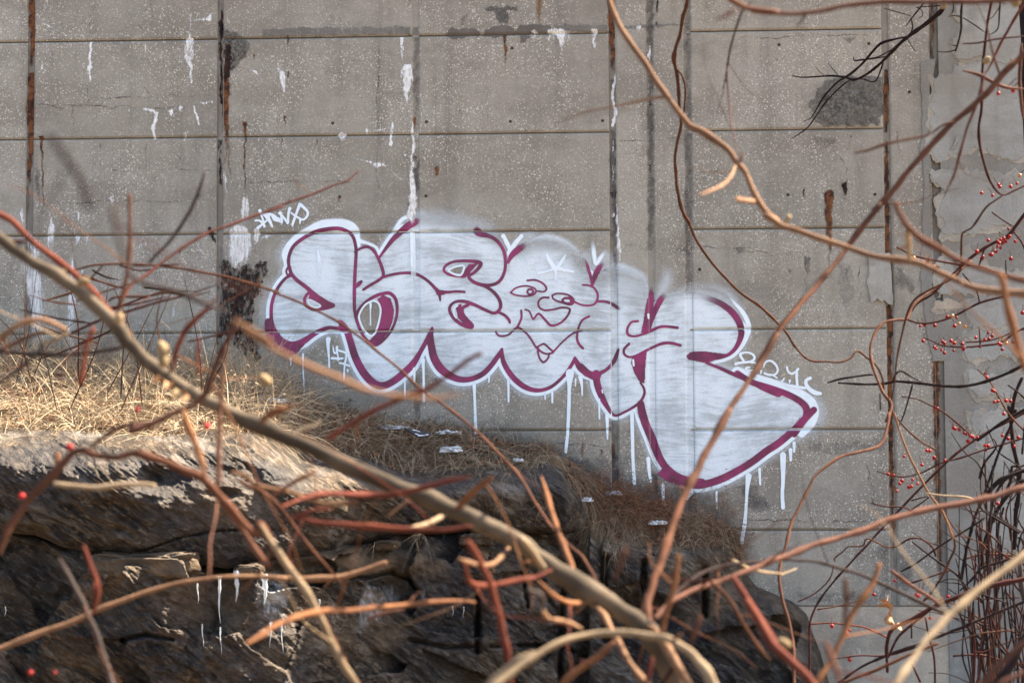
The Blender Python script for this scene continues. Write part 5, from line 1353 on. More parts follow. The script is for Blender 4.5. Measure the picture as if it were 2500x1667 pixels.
def mat_snow():
    t = NT('old_snow')
    n = t.noise(40, 4, 0.6)
    return t.finish(t.mix(t.ramp(n, .4, .62), (0.36, 0.36, 0.36), (0.68, 0.70, 0.73)), 0.7, t.bump(n, 0.4, 0.01), spec=0.3)


M['snow'] = mat_snow()
for k, (x, t, w, d, lab) in enumerate([(965, .62, .10, .05, 'long strip of old snow on the grass at the wall foot'), (1092, .50, .075, .035, 'small ragged patch of snow right of the dark scrap board'), (1105, .22, .07, .035, 'brightest lump of snow lying on the dry grass ledge'),
                                       (1497, .82, .05, .04, 'snow patch among brown weeds under the graffiti'), (1605, .25, .06, .03, 'snow lying between brown weeds near the right end of the ledge'), (1432, .12, .035, .02, 'small snow scrap at the right end of the slab'),
                                       (660, .38, .12, .04, 'thin snow patch beside the seeding grass on the left'), (160, .45, .05, .04, 'snow scrap in the sunlit grass on the left'), (1265, .1, .03, .02, 'tiny snow scrap on the rock top below the grass tuft')]):
    c = bank_point(x, t)[0] + np.array([0, -.05, .03])
    tag(lump('snow_patch', c, (w * .72, d * .8, .012 + .008 * (k == 2)), M['snow'], 141 + k, None, 1.3, .5, 26, None, 4.2), lab, 'snow', 'scraps of old snow on the ledge')


def mat_ice():
    t = NT('icicle_ice')
    n = t.noise(60, 3, 0.6)
    return t.finish((0.55, 0.60, 0.64), 0.18, t.bump(n, 0.5, 0.004), alpha=.5, spec=0.6)


M['ice'] = mat_ice()


def icicle(x, y0, y1, w, lab):
    c0 = at_rock(x, y0, .10); c1 = at_rock(x, y1, .10)
    c1[1] = c0[1]; c1[0] = c0[0]
    n, m = 12, 7
    V = []
    for i in range(n + 1):
        q = i / n
        r = w * PXM * .40 * ((1 - q) ** .8 * (1 + .25 * math.sin(q * 21 + x)) + .04)
        p = c0 * (1 - q) + c1 * q
        p = p + np.array([.006 * math.sin(q * 5 + x) * q, .01 * q, 0])
        for k in range(m):
            a = 6.2832 * k / m
            V.append((p[0] + r * math.cos(a), p[1] + r * math.sin(a), p[2]))
    F = np.array([[i * m + k, i * m + (k + 1) % m, (i + 1) * m + (k + 1) % m, (i + 1) * m + k] for i in range(n) for k in range(m)])
    tag(mesh_np('icicle', V, F, M['ice'], None, True), lab, 'icicle', 'icicles hanging below the rock crack')


for a in ((482, 1422, 1475, 4, 'short thin icicle left of the longest icicle'), (536, 1405, 1522, 8, 'longest icicle hanging from the rock crack'), (577, 1392, 1470, 15, 'thick blunt icicle right of the longest one'), (646, 1400, 1475, 17, 'broad white icicle tapering to a point in front of the frosted rock'),
          (660, 1520, 1582, 4, 'thin icicle below the frosted rock patch, left of a pair'), (688, 1515, 1595, 4, 'thin icicle below the frosted rock patch, right of a pair'), (494, 1522, 1580, 4, 'thin icicle on the lower rock under the short one'), (538, 1530, 1600, 4, 'thin icicle on the lower rock under the longest one'),
          (1105, 1478, 1505, 3, 'tiny icicle on the dark block, left of two'), (1132, 1480, 1510, 3, 'tiny icicle on the dark block, right of two'), (13, 1480, 1506, 3, 'tiny icicle on the rock at the far left'), (780, 1462, 1490, 4, 'small icicle beside the pale bare branch')):
    icicle(*a)

# a thrown-away black printed board lying in the grass
bd = empty('scrap_board', 'small black printed board with white lettering and stripes thrown on the grass ledge', 'board', loc=tuple(bank_point(1022, .55)[0]))
bp = P(np.array([985., 1052., 1045., 1020.]), np.array([1046., 1058., 1066., 1068.]), np.array([-.52, -.50, -.60, -.63]))
nrm = Vector(np.cross(bp[1] - bp[0], bp[3] - bp[0])).normalized()
if nrm.y > 0: nrm = -nrm
up = np.array(nrm) * .006


def slab(name, quad, mat, parent, lift=0.0, th=.006):
    q = np.array(quad) + np.array(nrm) * lift
    V = np.vstack([q, q + np.array(nrm) * th])
    return mesh_np(name, V, [[0, 3, 2, 1], [4, 5, 6, 7], [0, 1, 5, 4], [1, 2, 6, 5], [2, 3, 7, 6], [3, 0, 4, 7]], mat, parent)


t_ = NT('black_print'); M['black'] = t_.finish((0.02, 0.022, 0.026), 0.5)
t_ = NT('white_print'); M['white'] = t_.finish((0.72, 0.74, 0.78), 0.5)
slab('board', bp, M['black'], bd)


def on_board(u, v):
    a = bp[0] + (bp[1] - bp[0]) * u; b = bp[3] + (bp[2] - bp[3]) * u
    return a + (b - a) * v


for v0 in (.66, .86):
    slab('stripe', [on_board(.1, v0), on_board(.96, v0 - .06), on_board(.96, v0 + .04), on_board(.1, v0 + .09)], M['white'], bd, .0065, .001)
LV = []
for k in range(15):                                       # the rounded letter, one flat ring of print
    a0 = 6.2832 * k / 14
    LV += [on_board(.38 + .17 * math.cos(a0), .32 + .24 * math.sin(a0)) + np.array(nrm) * .0075, on_board(.38 + .11 * math.cos(a0), .32 + .13 * math.sin(a0)) + np.array(nrm) * .0075]
mesh_np('letter', LV, [[2 * k, 2 * k + 2, 2 * k + 3, 2 * k + 1] for k in range(14)], M['white'], bd)

# ================================================================== BARE SHRUBS AND VINES


def tube(name, path, rad, mat, parent, sides=8, node=0.0, seed=0):
    """tapered tube along points (n,3) with radii (n)"""
    path = np.asarray(path, float)
    n = len(path)
    tan = np.gradient(path, axis=0)
    tan /= np.linalg.norm(tan, axis=1, keepdims=True) + 1e-12
    u = np.cross(tan[0], [0.3, 1, 0.2]); u /= np.linalg.norm(u)
    r_ = np.random.default_rng(seed + 1)
    ph = r_.uniform(0, 6)
    V = []
    arc = np.concatenate([[0], np.cumsum(np.linalg.norm(np.diff(path, axis=0), axis=1))])
    for i in range(n):
        u = u - tan[i] * (u @ tan[i]); u /= np.linalg.norm(u) + 1e-12
        v = np.cross(tan[i], u)
        R = rad[i] * (1 + .07 * math.sin(arc[i] * 61 + ph) + .05 * math.sin(arc[i] * 143 + ph * 2) + r_.normal(0, .02))
        if node:
            q = (arc[i] / node + ph) % 1
            R *= 1 + .26 * math.exp(-((q - .5) / .09) ** 2)
        for k in range(sides):
            a = 6.2832 * k / sides
            V.append(path[i] + (u * math.cos(a) + v * math.sin(a)) * R)
    V.append(path[0] - tan[0] * rad[0] * .5); V.append(path[-1] + tan[-1] * rad[-1] * .6)
    F = [[i * sides + k, i * sides + (k + 1) % sides, (i + 1) * sides + (k + 1) % sides, (i + 1) * sides + k] for i in range(n - 1) for k in range(sides)]
    F += [[n * sides, (k + 1) % sides, k] for k in range(sides)]
    F += [[n * sides + 1, (n - 1) * sides + k, (n - 1) * sides + (k + 1) % sides] for k in range(sides)]
    return mesh_np(name, V, F, mat, parent, True)


_seed = [0]


def trace(segs, w, d, wob=1.0):
    """segs: list of (crop, points); w: widths in pixels of the first crop; d: metres from the lens (one, or start..end)"""
    pts = []
    for c, p in segs: pts += px(c, p)
    pts = np.array(pts)
    s = CROP[segs[0][0]][2]
    n = len(pts)
    arc = np.concatenate([[0], np.cumsum(np.hypot(*np.diff(pts, axis=0).T))]); arc /= arc[-1]
    w = np.interp(arc, np.linspace(0, 1, np.size(w)), np.atleast_1d(w)) / s
    d = np.interp(arc, np.linspace(0, 1, np.size(d)), np.atleast_1d(d))
    length = np.sum(np.hypot(*np.diff(pts, axis=0).T))
    w = w * np.interp(d, [1.0, 1.6, 3.0], [.82, .88, .96])
    q = smooth2(np.column_stack([pts, w, d]), int(np.clip(length / n / 9, 3, 14)))
    _seed[0] += 1
    k = np.arange(len(q))
    jit = wob * np.minimum(q[:, 2] * .06, 1.6)
    q[:, 0] += jit * np.sin(k * .9 + _seed[0]) * .8
    q[:, 1] += jit * np.cos(k * .7 + _seed[0] * 2) * .8
    path = PD(q[:, 0], q[:, 1], q[:, 3])
    return path, q[:, 2] / 2 * q[:, 3] / FOCAL


SPUR = []


def dd_(d): return float(np.mean(np.atleast_1d(d)))


def branch(parent, name, segs, w, d, bark, node=None, label=None):
    path, rad = trace(segs, w, d)
    if name == 'twig' and len(rad) > 4:
        s_ = np.linspace(0, 1, len(rad))
        rad = rad * (.55 + .45 * np.clip(s_ / .12, 0, 1)) * (.45 + .55 * np.clip((1 - s_) / .22, 0, 1))
    if dd_(d) < 2.6: SPUR.append((parent, path, rad, bark, dd_(d)))
    dd = float(np.mean(np.atleast_1d(d)))
    big = np.max(rad) > .0035
    o = tube(name, path, rad, BARK[bark], parent, 9 if big else 6, (.055 + .02 * dd) if node is None else node, _seed[0])
    if label: o['label'] = label
    return path


def bud(parent, crop, xy, size, d, mat, name='bud', ang=0.0, el=1.6):
    (x, y), = px(crop, [xy])
    c = PD(x, y, d)
    r = size / CROP[crop][2] / 2 * d / FOCAL
    th = np.linspace(0, math.pi, 9); ph = np.linspace(0, 6.2832, 12, endpoint=False)
    V = []
    rt = np.array([math.cos(ang), 0, math.sin(ang)]); upv = np.array([-math.sin(ang), 0, math.cos(ang)])
    for a in th:
        for b in ph:
            V.append(c + rt * (r * el * math.cos(a)) + (upv * math.cos(b) + np.array([0, 1, 0]) * math.sin(b)) * r * math.sin(a) * (1 + .12 * math.sin(3 * b)))
    i = np.arange(9 * 12).reshape(9, 12)
    j = np.roll(i, -1, 1)
    return mesh_np(name, V, np.stack([i[:-1], i[1:], j[1:], j[:-1]], -1).reshape(-1, 4), mat, parent, True)


CANES = 'bare branches and vines crossing in front of the wall'
M['bud'] = mat_bark('cream_bud', (0.22, 0.16, 0.09), (0.14, 0.10, 0.055))
t_ = NT('red_berry')
M['berry'] = t_.finish(t_.mix(t_.n('ObjectInfo').outputs['Random'], (0.12, 0.004, 0.005), (0.21, 0.009, 0.007)), 0.5, spec=0.12)
t_ = NT('yellow_berry')
M['berry_yellow'] = t_.finish((0.28, 0.11, 0.01), 0.3, spec=0.5)
t_ = NT('curled_leaf')
M['leaf'] = t_.finish(t_.mix(t_.ramp(t_.noise(60, 4), .35, .65), (0.16, 0.075, 0.035), (0.30, 0.16, 0.07)), 0.7, spec=.2)

# ---- 1. the thick diagonal branch with its twigs
A1 = [('F', [(-60, 510), (0, 548), (60, 592), (160, 652), (255, 735), (300, 792), (370, 857), (450, 907), (560, 962), (700, 1022), (850, 1092), (1000, 1152), (1120, 1208), (1190, 1243), (1250, 1290), (1330, 1343), (1420, 1398), (1480, 1442), (1520, 1500), (1560, 1590), (1580, 1660)])]
t1 = empty('bare_branch', 'thickest bare branch, running diagonally from the left edge to the bottom centre', 'branch', CANES, loc=tuple(PD(1690., 1760., 1.32)))
branch(t1, 'branch', A1, [31, 34, 36, 38, 40, 43, 47, 53, 58, 60], [1.28, 1.3, 1.32], 'main', .16)
TW1 = [
    ([('M1', [(-30, 50), (20, 75), (100, 130), (220, 250), (350, 350), (480, 450), (560, 520), (680, 640), (785, 755)])], [50, 56, 60], [1.36, 1.31], 'red'),
    ([('M1', [(1640, 760), (1590, 860), (1500, 1030), (1450, 1170), (1400, 1290), (1330, 1360), (1200, 1420), (1050, 1490), (900, 1545)]), ('B1', [(850, 80), (700, 100), (600, 150), (510, 235)])], [46, 52, 50, 56, 54], [1.15, 1.2], 'pink'),
    ([('M1', [(1484, 640), (1400, 725), (1290, 830), (1235, 920), (1200, 1020), (1170, 1140)])], [34, 44, 48], [1.2, 1.29], 'red'),
    ([('M1', [(810, 775), (840, 830), (900, 910)])], [56, 40], [1.3, 1.29], 'orange'),
    ([('B2', [(940, 678), (1050, 650), (1145, 605)])], [36, 44], [1.26, 1.3], 'cream'),
    ([('B2', [(1210, 570), (1270, 505), (1350, 432), (1412, 385)])], [44, 40], [1.3, 1.22], 'orange'),
    ([('B2', [(1220, 855), (1300, 882), (1400, 890), (1460, 852), (1510, 790)])], [34, 40], [1.2, 1.32], 'tan'),
    ([('B2', [(1285, 385), (1150, 412), (1000, 452), (850, 485), (700, 490), (500, 480), (350, 500), (200, 560)])], [30, 38, 40, 36], [1.2, 1.3, 1.15], 'red'),
    ([('B3', [(165, 730), (215, 790), (260, 850), (310, 910), (360, 930)])], [46, 50], [1.28, 1.31], 'cream'),
    ([('B3', [(270, 985), (350, 1060), (450, 1108), (545, 1105)])], [30, 38], [1.22, 1.31], 'orange'),
    ([('B3', [(570, 1108), (640, 1170), (680, 1250), (730, 1330), (790, 1450), (880, 1555), (930, 1620)])], [36, 40, 44], [1.31, 1.2], 'tan'),
    ([('B3', [(285, 385), (320, 500), (360, 640), (410, 770), (460, 900), (485, 950)])], [34, 40, 42], [1.5, 1.33], 'orange'),
    ([('B3', [(900, 1240), (960, 1290), (1010, 1370), (1060, 1460), (1130, 1570), (1160, 1640)])], [50, 60, 62], [1.3, 1.25], 'tan'),
    ([('B3', [(290, 1150), (330, 1195), (420, 1215), (520, 1255)])], [30, 36], [1.1, 1.2], 'tan'),
    ([('B3', [(210, 1030), (285, 1065), (290, 1150)])], [30, 36], [1.05, 1.1], 'grey'),
    ([('M1', [(1590, 790), (1750, 870), (1850, 945)]), ('M2', [(0, 865), (200, 990), (400, 1090), (600, 1170), (800, 1255), (950, 1292), (1100, 1312), (1300, 1322), (1460, 1300)])], [40, 42, 46, 40], [.75, .8], 'tan'),
]
for s, w, d, b in TW1: branch(t1, 'twig', s, w, d, b)
for c, p, sz, an in (('M1', (810, 775), 60, 1.2), ('M1', (1110, 985), 80, 2.0), ('M1', (1115, 1060), 72, 1.5), ('M1', (1810, 1195), 70, 2.5), ('M1', (567, 525), 62, .3)):
    bud(t1, c, p, sz, 1.2, M['bud'], 'bud', an, 1.5)


def curl(parent, crop, xy, size, d, seed, name='dried_leaf', mat=None):
    r_ = np.random.default_rng(seed)
    (x, y), = px(crop, [xy])
    c = PD(x, y, d); L_ = size / CROP[crop][2] * d / FOCAL
    a = r_.normal(0, 1, 3); a /= np.linalg.norm(a); b = np.cross(a, r_.normal(0, 1, 3)); b /= np.linalg.norm(b); e = np.cross(a, b)
    V = []; nu, nv = 7, 5
    for i in range(nu):
        u = i / (nu - 1)
        wd = .32 * math.sin(math.pi * min(1, u * .93 + .05)) * L_
        for j in range(nv):
            v = j / (nv - 1) * 2 - 1
            an = v * 1.5
            V.append(c + a * ((u - .5) * L_ + .1 * L_ * v * v) + b * (wd * math.sin(an)) + e * (wd * (1 - math.cos(an)) + .25 * L_ * math.sin(u * 4)))
    F = np.array([[i * nv + j, i * nv + j + 1, (i + 1) * nv + j + 1, (i + 1) * nv + j] for i in range(nu - 1) for j in range(nv - 1)])
    return mesh_np(name, V, F, mat or M['leaf'], parent, True)


for k, (p, sz) in enumerate((((1160, 1250), 90), ((1190, 1290), 100), ((1250, 1300), 80), ((1010, 1230), 70), ((1090, 1210), 80), ((1540, 1500), 70))):
    curl(t1, 'M1', p, sz, 1.2, 300 + k, 'dried_leaf', M['bud'] if k % 2 else M['leaf'])

# ---- 2. other canes, each a thing of its own with its side twigs
THINGS = [
    ('dark arched branch over the rock at the lower left, its lower end pale', [
        ([('B1', [(-20, 830), (40, 700), (100, 600), (200, 475), (300, 375), (400, 265), (470, 232), (550, 262), (680, 272), (780, 250), (900, 285), (1050, 345), (1150, 385), (1210, 440), (1290, 530), (1380, 630), (1470, 720)]), ('B2', [(80, 655), (150, 765), (230, 880), (320, 1000), (400, 1130), (470, 1270), (540, 1420), (600, 1520), (690, 1640)])], [50, 62, 46, 52, 54, 50, 52, 54, 60], [1.15, 1.2, 1.25], 'brown', None),
        ([('B1', [(1200, 430), (1300, 560), (1400, 700), (1500, 850), (1560, 900)])], [44, 40], 1.22, 'pink', None),
        ([('B2', [(85, 660), (160, 775), (240, 895), (325, 1010), (400, 1135), (470, 1280), (540, 1430), (605, 1530), (690, 1650)])], [44, 48, 50, 54, 58], [1.2, 1.22], 'cream', None),
        ([('B2', [(0, 1342), (100, 1285), (200, 1222), (350, 1172), (440, 1156), (600, 1150), (800, 1130), (1000, 1110), (1200, 1095), (1315, 1105)])], [44, 46, 36, 34, 34, 32], [1.05, 1.2, 1.35], 'orange', None)]),
    ('slender straight tan cane rising from the bottom left corner to the middle of the rock', [
        ([('B1', [(-40, 1385), (0, 1370), (200, 1292), (400, 1222), (600, 1132), (800, 1060), (1000, 1000), (1150, 975), (1250, 962), (1450, 955), (1640, 968)]), ('B2', [(150, 962), (320, 968), (480, 966), (600, 946), (720, 905), (805, 878)])], [40, 38, 34, 30, 26, 26, 32, 38, 34], [1.5, 1.6], 'tan', None)]),
    ('grey brown bent twig hanging in front of the dark rock at the lower left', [
        ([('B1', [(340, 860), (420, 1000), (490, 1140), (550, 1280), (600, 1430), (650, 1600)])], [34, 38, 44], 1.25, 'grey', None),
        ([('B1', [(480, 780), (520, 900), (562, 1010), (545, 1130), (530, 1170)])], [38, 36], 1.2, 'red', None)]),
    ('short bright tan twig lying level across the dark upper slab', [
        ([('B1', [(310, 422), (380, 434), (450, 440), (560, 446), (700, 430), (840, 430), (890, 436)])], [34, 36, 32], 1.3, 'cream', None),
        ([('B1', [(330, 250), (325, 330)])], [40, 34], 1.2, 'orange', None)]),
    ('upright orange twig standing in front of the grass ledge on the left', [
        ([('M1', [(1545, 960), (1530, 1100), (1512, 1300), (1500, 1500)]), ('B1', [(1262, 20), (1256, 200), (1252, 440)])], [30, 40, 44], [1.15, 1.1], 'brown', None),
        ([('B1', [(1050, 0), (1080, 100), (1120, 200), (1160, 300), (1175, 390)])], [50, 48], 1.05, 'orange', None)]),
    ('looping pale brown vine curling in at the left edge above the grass', [
        ([('M1', [(-40, 950), (0, 915), (80, 848), (170, 800), (280, 787), (370, 812), (450, 855)])], [44, 48, 40], 1.2, 'tan', None),
        ([('M1', [(-30, 1000), (60, 965), (170, 910), (270, 880), (360, 850)])], [26, 24], 1.4, 'brown', None),
        ([('M1', [(270, 945), (350, 935), (430, 900), (470, 880)])], [26, 30], 1.3, 'cream', None),
        ([('M1', [(-20, 1200), (80, 1160), (170, 1090), (270, 990), (310, 950)])], [40, 40], 1.1, 'grey', None)]),
    ('dark grey stem lying nearly level at the left edge above the sunlit grass', [
        ([('M1', [(-30, 995), (150, 1015), (300, 1022), (500, 1020), (650, 1005), (840, 972)])], [34, 34, 28], 1.35, 'dark', None),
        ([('M1', [(440, 900), (560, 845), (680, 790), (900, 720), (1100, 660), (1300, 610), (1480, 545)])], [22, 20, 14], 2.0, 'maroon', None),
        ([('M1', [(740, 660), (800, 630), (1000, 625), (1130, 600), (1300, 620), (1450, 590)])], [18, 20, 12], 2.2, 'brown', None)]),
    ('long thin arching brown cane crossing the graffiti from the left down to the bottom centre', [
        ([('M1', [(480, 455), (560, 432), (650, 412), (800, 405), (1000, 410), (1200, 430), (1350, 455), (1500, 482), (1700, 535), (1900, 598)]), ('M2', [(200, 600), (400, 682), (600, 782), (750, 882), (900, 1000), (1050, 1122), (1200, 1262), (1400, 1402), (1560, 1532)]), ('B3', [(100, 312), (180, 412), (250, 532), (330, 652), (430, 762), (520, 842), (570, 922), (620, 1002), (690, 1072), (770, 1135), (860, 1190)])], [14, 18, 18, 18, 20, 20, 22, 22, 24], [2.3, 2.2, 1.9, 1.4], 'brown', None)]),
    ('dark brown twig slanting up to the small tag on the left of the wall', [
        ([('M1', [(810, 690), (900, 545), (1000, 480), (1100, 400), (1250, 292), (1420, 192), (1560, 142), (1750, 72), (1930, 12)]), ('T2', [(150, 1440), (300, 1382), (450, 1330), (600, 1268), (690, 1238), (775, 1170)])], [26, 24, 22, 20, 18, 12], [1.9, 2.3], 'maroon', None),
        ([('M1', [(620, 510), (660, 460), (720, 400)])], [16, 14], 2.1, 'brown', None)]),
    ('pale grey straight shoot pointing up towards the rusty joint on the left', [
        ([('M1', [(1020, 400), (1060, 350), (1130, 282), (1220, 172), (1290, 60)]), ('T1', [(1300, 1442), (1360, 1312), (1398, 1180)])], [26, 30, 32, 24], 1.5, 'grey', None)]),
    ('blurred reddish stem standing upright before the left wall panels', [
        ([('M1', [(800, 770), (830, 650), (860, 520), (880, 400), (890, 250), (885, 100)]), ('T1', [(885, 1380), (880, 1330)])], [38, 38, 36, 34, 30], 1.3, 'brown', None),
        ([('M1', [(780, -10), (790, 150), (835, 280), (880, 460)])], [60, 60, 56], .6, 'grey', None),
        ([('M1', [(880, 480), (1000, 540), (1200, 590), (1400, 670), (1560, 740)])], [50, 46, 40], 1.0, 'grey', None)]),
    ('very blurred brown twig hanging down the wall between the first two joints', [
        ([('T1', [(335, 920), (430, 1050), (520, 1180), (580, 1300), (605, 1420)])], [46, 60, 64], .52, 'dark', None)]),
    ('bright red orange shoot standing behind the diagonal branch on the left', [
        ([('M1', [(545, 1230), (575, 1060), (600, 950), (635, 840)])], [44, 42], 1.15, 'red', None),
        ([('M1', [(1355, 920), (1352, 1050), (1362, 1170)])], [36, 30], 1.0, 'red', None)]),
    ('red orange twig rising across the grass under the middle of the graffiti', [
        ([('M2', [(560, 1600), (650, 1540), (750, 1482), (900, 1392), (1050, 1332), (1200, 1272), (1300, 1222), (1400, 1152), (1520, 1062), (1610, 1015)])], [42, 42, 40, 40, 36], [1.1, 1.05], 'red', None),
        ([('M1', [(1790, 1500), (1850, 1420), (1960, 1390)]), ('M2', [(100, 1470), (200, 1412), (340, 1365)])], [44, 46], 1.1, 'orange', None)]),
    ('fan of thin red and tan twigs in front of the middle of the rock', [
        ([('B2', [(-80, 360), (0, 382), (80, 440), (250, 470), (380, 520), (480, 540), (640, 530)])], [28, 30, 28], 1.3, 'tan', None),
        ([('B2', [(150, 500), (220, 450), (300, 402), (405, 355)])], [30, 32], 1.25, 'orange', None),
        ([('B2', [(250, 622), (380, 580), (500, 570)])], [26, 24], 1.2, 'red', None),
        ([('B2', [(270, 618), (450, 650), (650, 665), (850, 680), (1100, 690), (1300, 670)])], [36, 40, 36], 1.2, 'red', None),
        ([('B2', [(-30, 400), (0, 430), (120, 490), (220, 590), (330, 740), (430, 860), (570, 1020)])], [26, 26, 20], 1.5, 'brown', None),
        ([('B2', [(690, 1210), (780, 1170), (910, 1148)])], [20, 16], 1.6, 'pink', None),
        ([('B2', [(815, 615), (880, 560), (945, 515)])], [18, 20], 1.5, 'tan', None)]),
    ('red orange forked shoot standing up before the rock at the bottom centre', [
        ([('B2', [(1275, 755), (1340, 860), (1400, 990), (1440, 1120), (1470, 1250), (1500, 1400), (1515, 1520), (1520, 1640)])], [44, 50, 50], 1.15, 'red', None),
        ([('B2', [(1258, 880), (1285, 985), (1340, 1010), (1450, 1000), (1560, 980), (1646, 962)]), ('B3', [(150, 975), (250, 960), (345, 918)])], [40, 40, 36], [1.15, 1.25], 'red', None)]),
    ('pale arched cane bowing over the bottom centre of the view', [
        ([('B3', [(-60, 1680), (40, 1565), (180, 1462), (300, 1382), (450, 1312), (600, 1286), (750, 1280), (880, 1292), (1000, 1312), (1100, 1362), (1180, 1432), (1240, 1512), (1310, 1640)])], [60, 56, 52, 46, 42, 50, 54, 56, 60], [1.05, 1.1, 1.05], 'cream', None),
        ([('B3', [(390, 1580), (500, 1490), (620, 1410), (710, 1330)])], [44, 46], 1.15, 'orange', None),
        ([('B2', [(1380, 1580), (1470, 1510), (1560, 1440), (1660, 1390)])], [50, 56], 1.1, 'cream', None)]),
    ('long straight brown cane slanting up right across the graffiti to the top right corner', [
        ([('B3', [(935, 1270), (905, 1225), (890, 1150), (910, 1050), (950, 930), (1000, 780), (1040, 660), (1080, 550), (1130, 440), (1180, 350), (1250, 210), (1365, 5)]), ('M3', [(1530, 1555), (1650, 1362), (1760, 1200), (1850, 1060), (1955, 885)]), ('M4', [(100, 1180), (200, 982), (300, 832), (430, 682), (550, 542), (700, 362), (830, 182), (980, 0)]), ('T4', [(930, 1442), (1050, 1322), (1150, 1192), (1300, 1022), (1450, 862), (1600, 732), (1700, 642), (1850, 472), (1960, 372), (2060, 280)])],
         [54, 58, 52, 46, 36, 34, 34, 34, 36, 36, 38, 40, 44], [1.32, 1.6, 1.9, 2.0], 'brown', None),
        ([('B3', [(880, 1240), (870, 1150), (905, 1040), (945, 930)])], [44, 30], [1.36, 1.5], 'brown', None)]),
    ('reddish tan cane rising from the bottom centre to the right edge past the last drips', [
        ([('B3', [(930, 1205), (1020, 1112), (1120, 1052), (1250, 1002), (1400, 950), (1550, 892), (1640, 850)]), ('B4', [(150, 880), (300, 832), (450, 772), (600, 732), (750, 682), (900, 622), (1100, 572), (1300, 535), (1450, 505), (1560, 470), (1720, 425)])], [34, 34, 38, 38, 40, 42], [1.4, 1.6, 1.7], 'pink', None),
        ([('B3', [(1380, 860), (1420, 880), (1480, 910), (1560, 930), (1650, 940)]), ('B4', [(250, 945), (340, 910)])], [20, 16], [1.7, 1.8], 'cream', None)]),
    ('purplish grey twig that leaves the bottom centre and slopes down to the lower right', [
        ([('B3', [(940, 1205), (1000, 1132), (1100, 1012), (1200, 942), (1300, 902), (1420, 880), (1640, 862)]), ('B4', [(150, 860), (300, 860), (450, 872), (600, 912), (750, 962), (900, 1032), (1050, 1102), (1200, 1175)])], [24, 24, 20, 22, 24, 26], [1.4, 1.9], 'dark', .05)]),
    ('short red orange twig upright beside the long slanting cane', [
        ([('B3', [(1072, 835), (1060, 950), (1030, 1080), (990, 1200), (975, 1290)])], [34, 38, 36], 1.2, 'orange', None),
        ([('B3', [(1200, 1180), (1170, 1260), (1140, 1350)])], [30, 36], 1.0, 'brown', None), ([('B3', [(925, 1420), (905, 1500), (880, 1600)])], [34, 36], 1.1, 'red', None), ([('B3', [(770, 790), (740, 880), (700, 990)])], [36, 30], .95, 'brown', None)]),
    ('bright red stem with a cream bud before the right end of the rock', [
        ([('B3', [(1385, 960), (1450, 1060), (1540, 1190), (1640, 1365)]), ('B4', [(60, 1100), (130, 1222), (200, 1342), (280, 1420), (360, 1490), (450, 1590), (480, 1640)])], [40, 48, 54, 56, 56], [1.25, 1.1], 'red', None),
        ([('B3', [(1250, 980), (1350, 1070), (1430, 1200), (1510, 1330), (1600, 1440)])], [26, 30], 1.4, 'brown', None)]),
    ('orange tan shoot rising from the bottom edge beside the right end of the rock', [
        ([('B4', [(815, 880), (780, 990), (720, 1080), (650, 1190), (610, 1290), (570, 1370), (500, 1500), (430, 1600)])], [34, 40, 34, 36], [1.3, 1.25], 'orange', None),
        ([('B4', [(620, 960), (625, 1100), (610, 1250)])], [34, 34], 1.0, 'brown', None), ([('B4', [(510, 1330), (540, 1430), (600, 1568)])], [36, 40], .9, 'pink', None)]),
    ('thick pale cream cane slanting up across the lower right corner', [
        ([('B4', [(1740, 790), (1660, 832), (1560, 902), (1450, 982), (1350, 1062), (1250, 1152), (1150, 1252), (1070, 1342), (1000, 1442), (920, 1562), (870, 1650)])], [56, 52, 54, 52, 50, 62], [1.1, 1.0], 'cream', None)]),
    ('pinkish cane in the bottom right corner', [
        ([('B4', [(1720, 1300), (1646, 1340), (1550, 1420), (1460, 1510), (1390, 1600)])], [44, 46, 46], 1.05, 'pink', None),
        ([('B4', [(1720, 1480), (1600, 1530), (1480, 1580)])], [40, 42], 1.1, 'pink', None)]),
    ('thin upright vine climbing in S curves left of the right rusty joint', [
        ([('B4', [(330, 1640), (325, 1500), (320, 1360), (300, 1230), (262, 1100), (240, 960), (250, 870), (280, 770), (310, 650), (350, 570), (400, 470), (440, 390), (500, 332), (590, 272), (700, 242), (820, 202), (860, 100), (872, 20)]), ('M4', [(1020, 1480), (1055, 1370), (1000, 1290), (960, 1200), (920, 1080), (910, 980), (940, 880), (1000, 805), (1100, 785), (1160, 780), (1200, 690), (1280, 622), (1400, 540), (1500, 470), (1600, 380)])], [22, 20, 18, 16, 18, 18, 16, 12], [3.0, 3.4, 4.0], 'brown', None)]),
    ('knotty reddish vine hanging from the top edge down across the right of the graffiti', [
        ([('T3', [(1345, -30), (1330, 50), (1310, 110), (1290, 230), (1260, 330), (1250, 420), (1270, 520), (1280, 650), (1290, 780), (1295, 870), (1270, 970), (1255, 1080), (1260, 1180), (1270, 1290), (1300, 1430), (1350, 1520)]), ('M3', [(1310, 60), (1350, 130), (1400, 240), (1500, 390), (1600, 500), (1700, 600), (1830, 690), (1940, 790)]), ('M4', [(150, 690), (280, 812), (340, 882), (390, 962), (450, 1032), (510, 1066), (600, 1070), (690, 1076), (770, 1050), (820, 1000), (880, 1040), (950, 1100), (990, 1180), (1000, 1260)])], [24, 26, 20, 24, 18, 20, 16, 14, 14], [3.4, 3.8, 4.2], 'brown', .05),
        ([('T3', [(1268, 475), (1305, 525), (1325, 620), (1318, 750), (1300, 800)])], [14, 14], [3.5, 3.6], 'brown', None),
        ([('T3', [(1255, 330), (1235, 390), (1245, 440), (1270, 480)])], [14, 14], [3.5, 3.5], 'brown', None)]),
    ('bright tan cane sweeping from the top centre down to the right edge', [
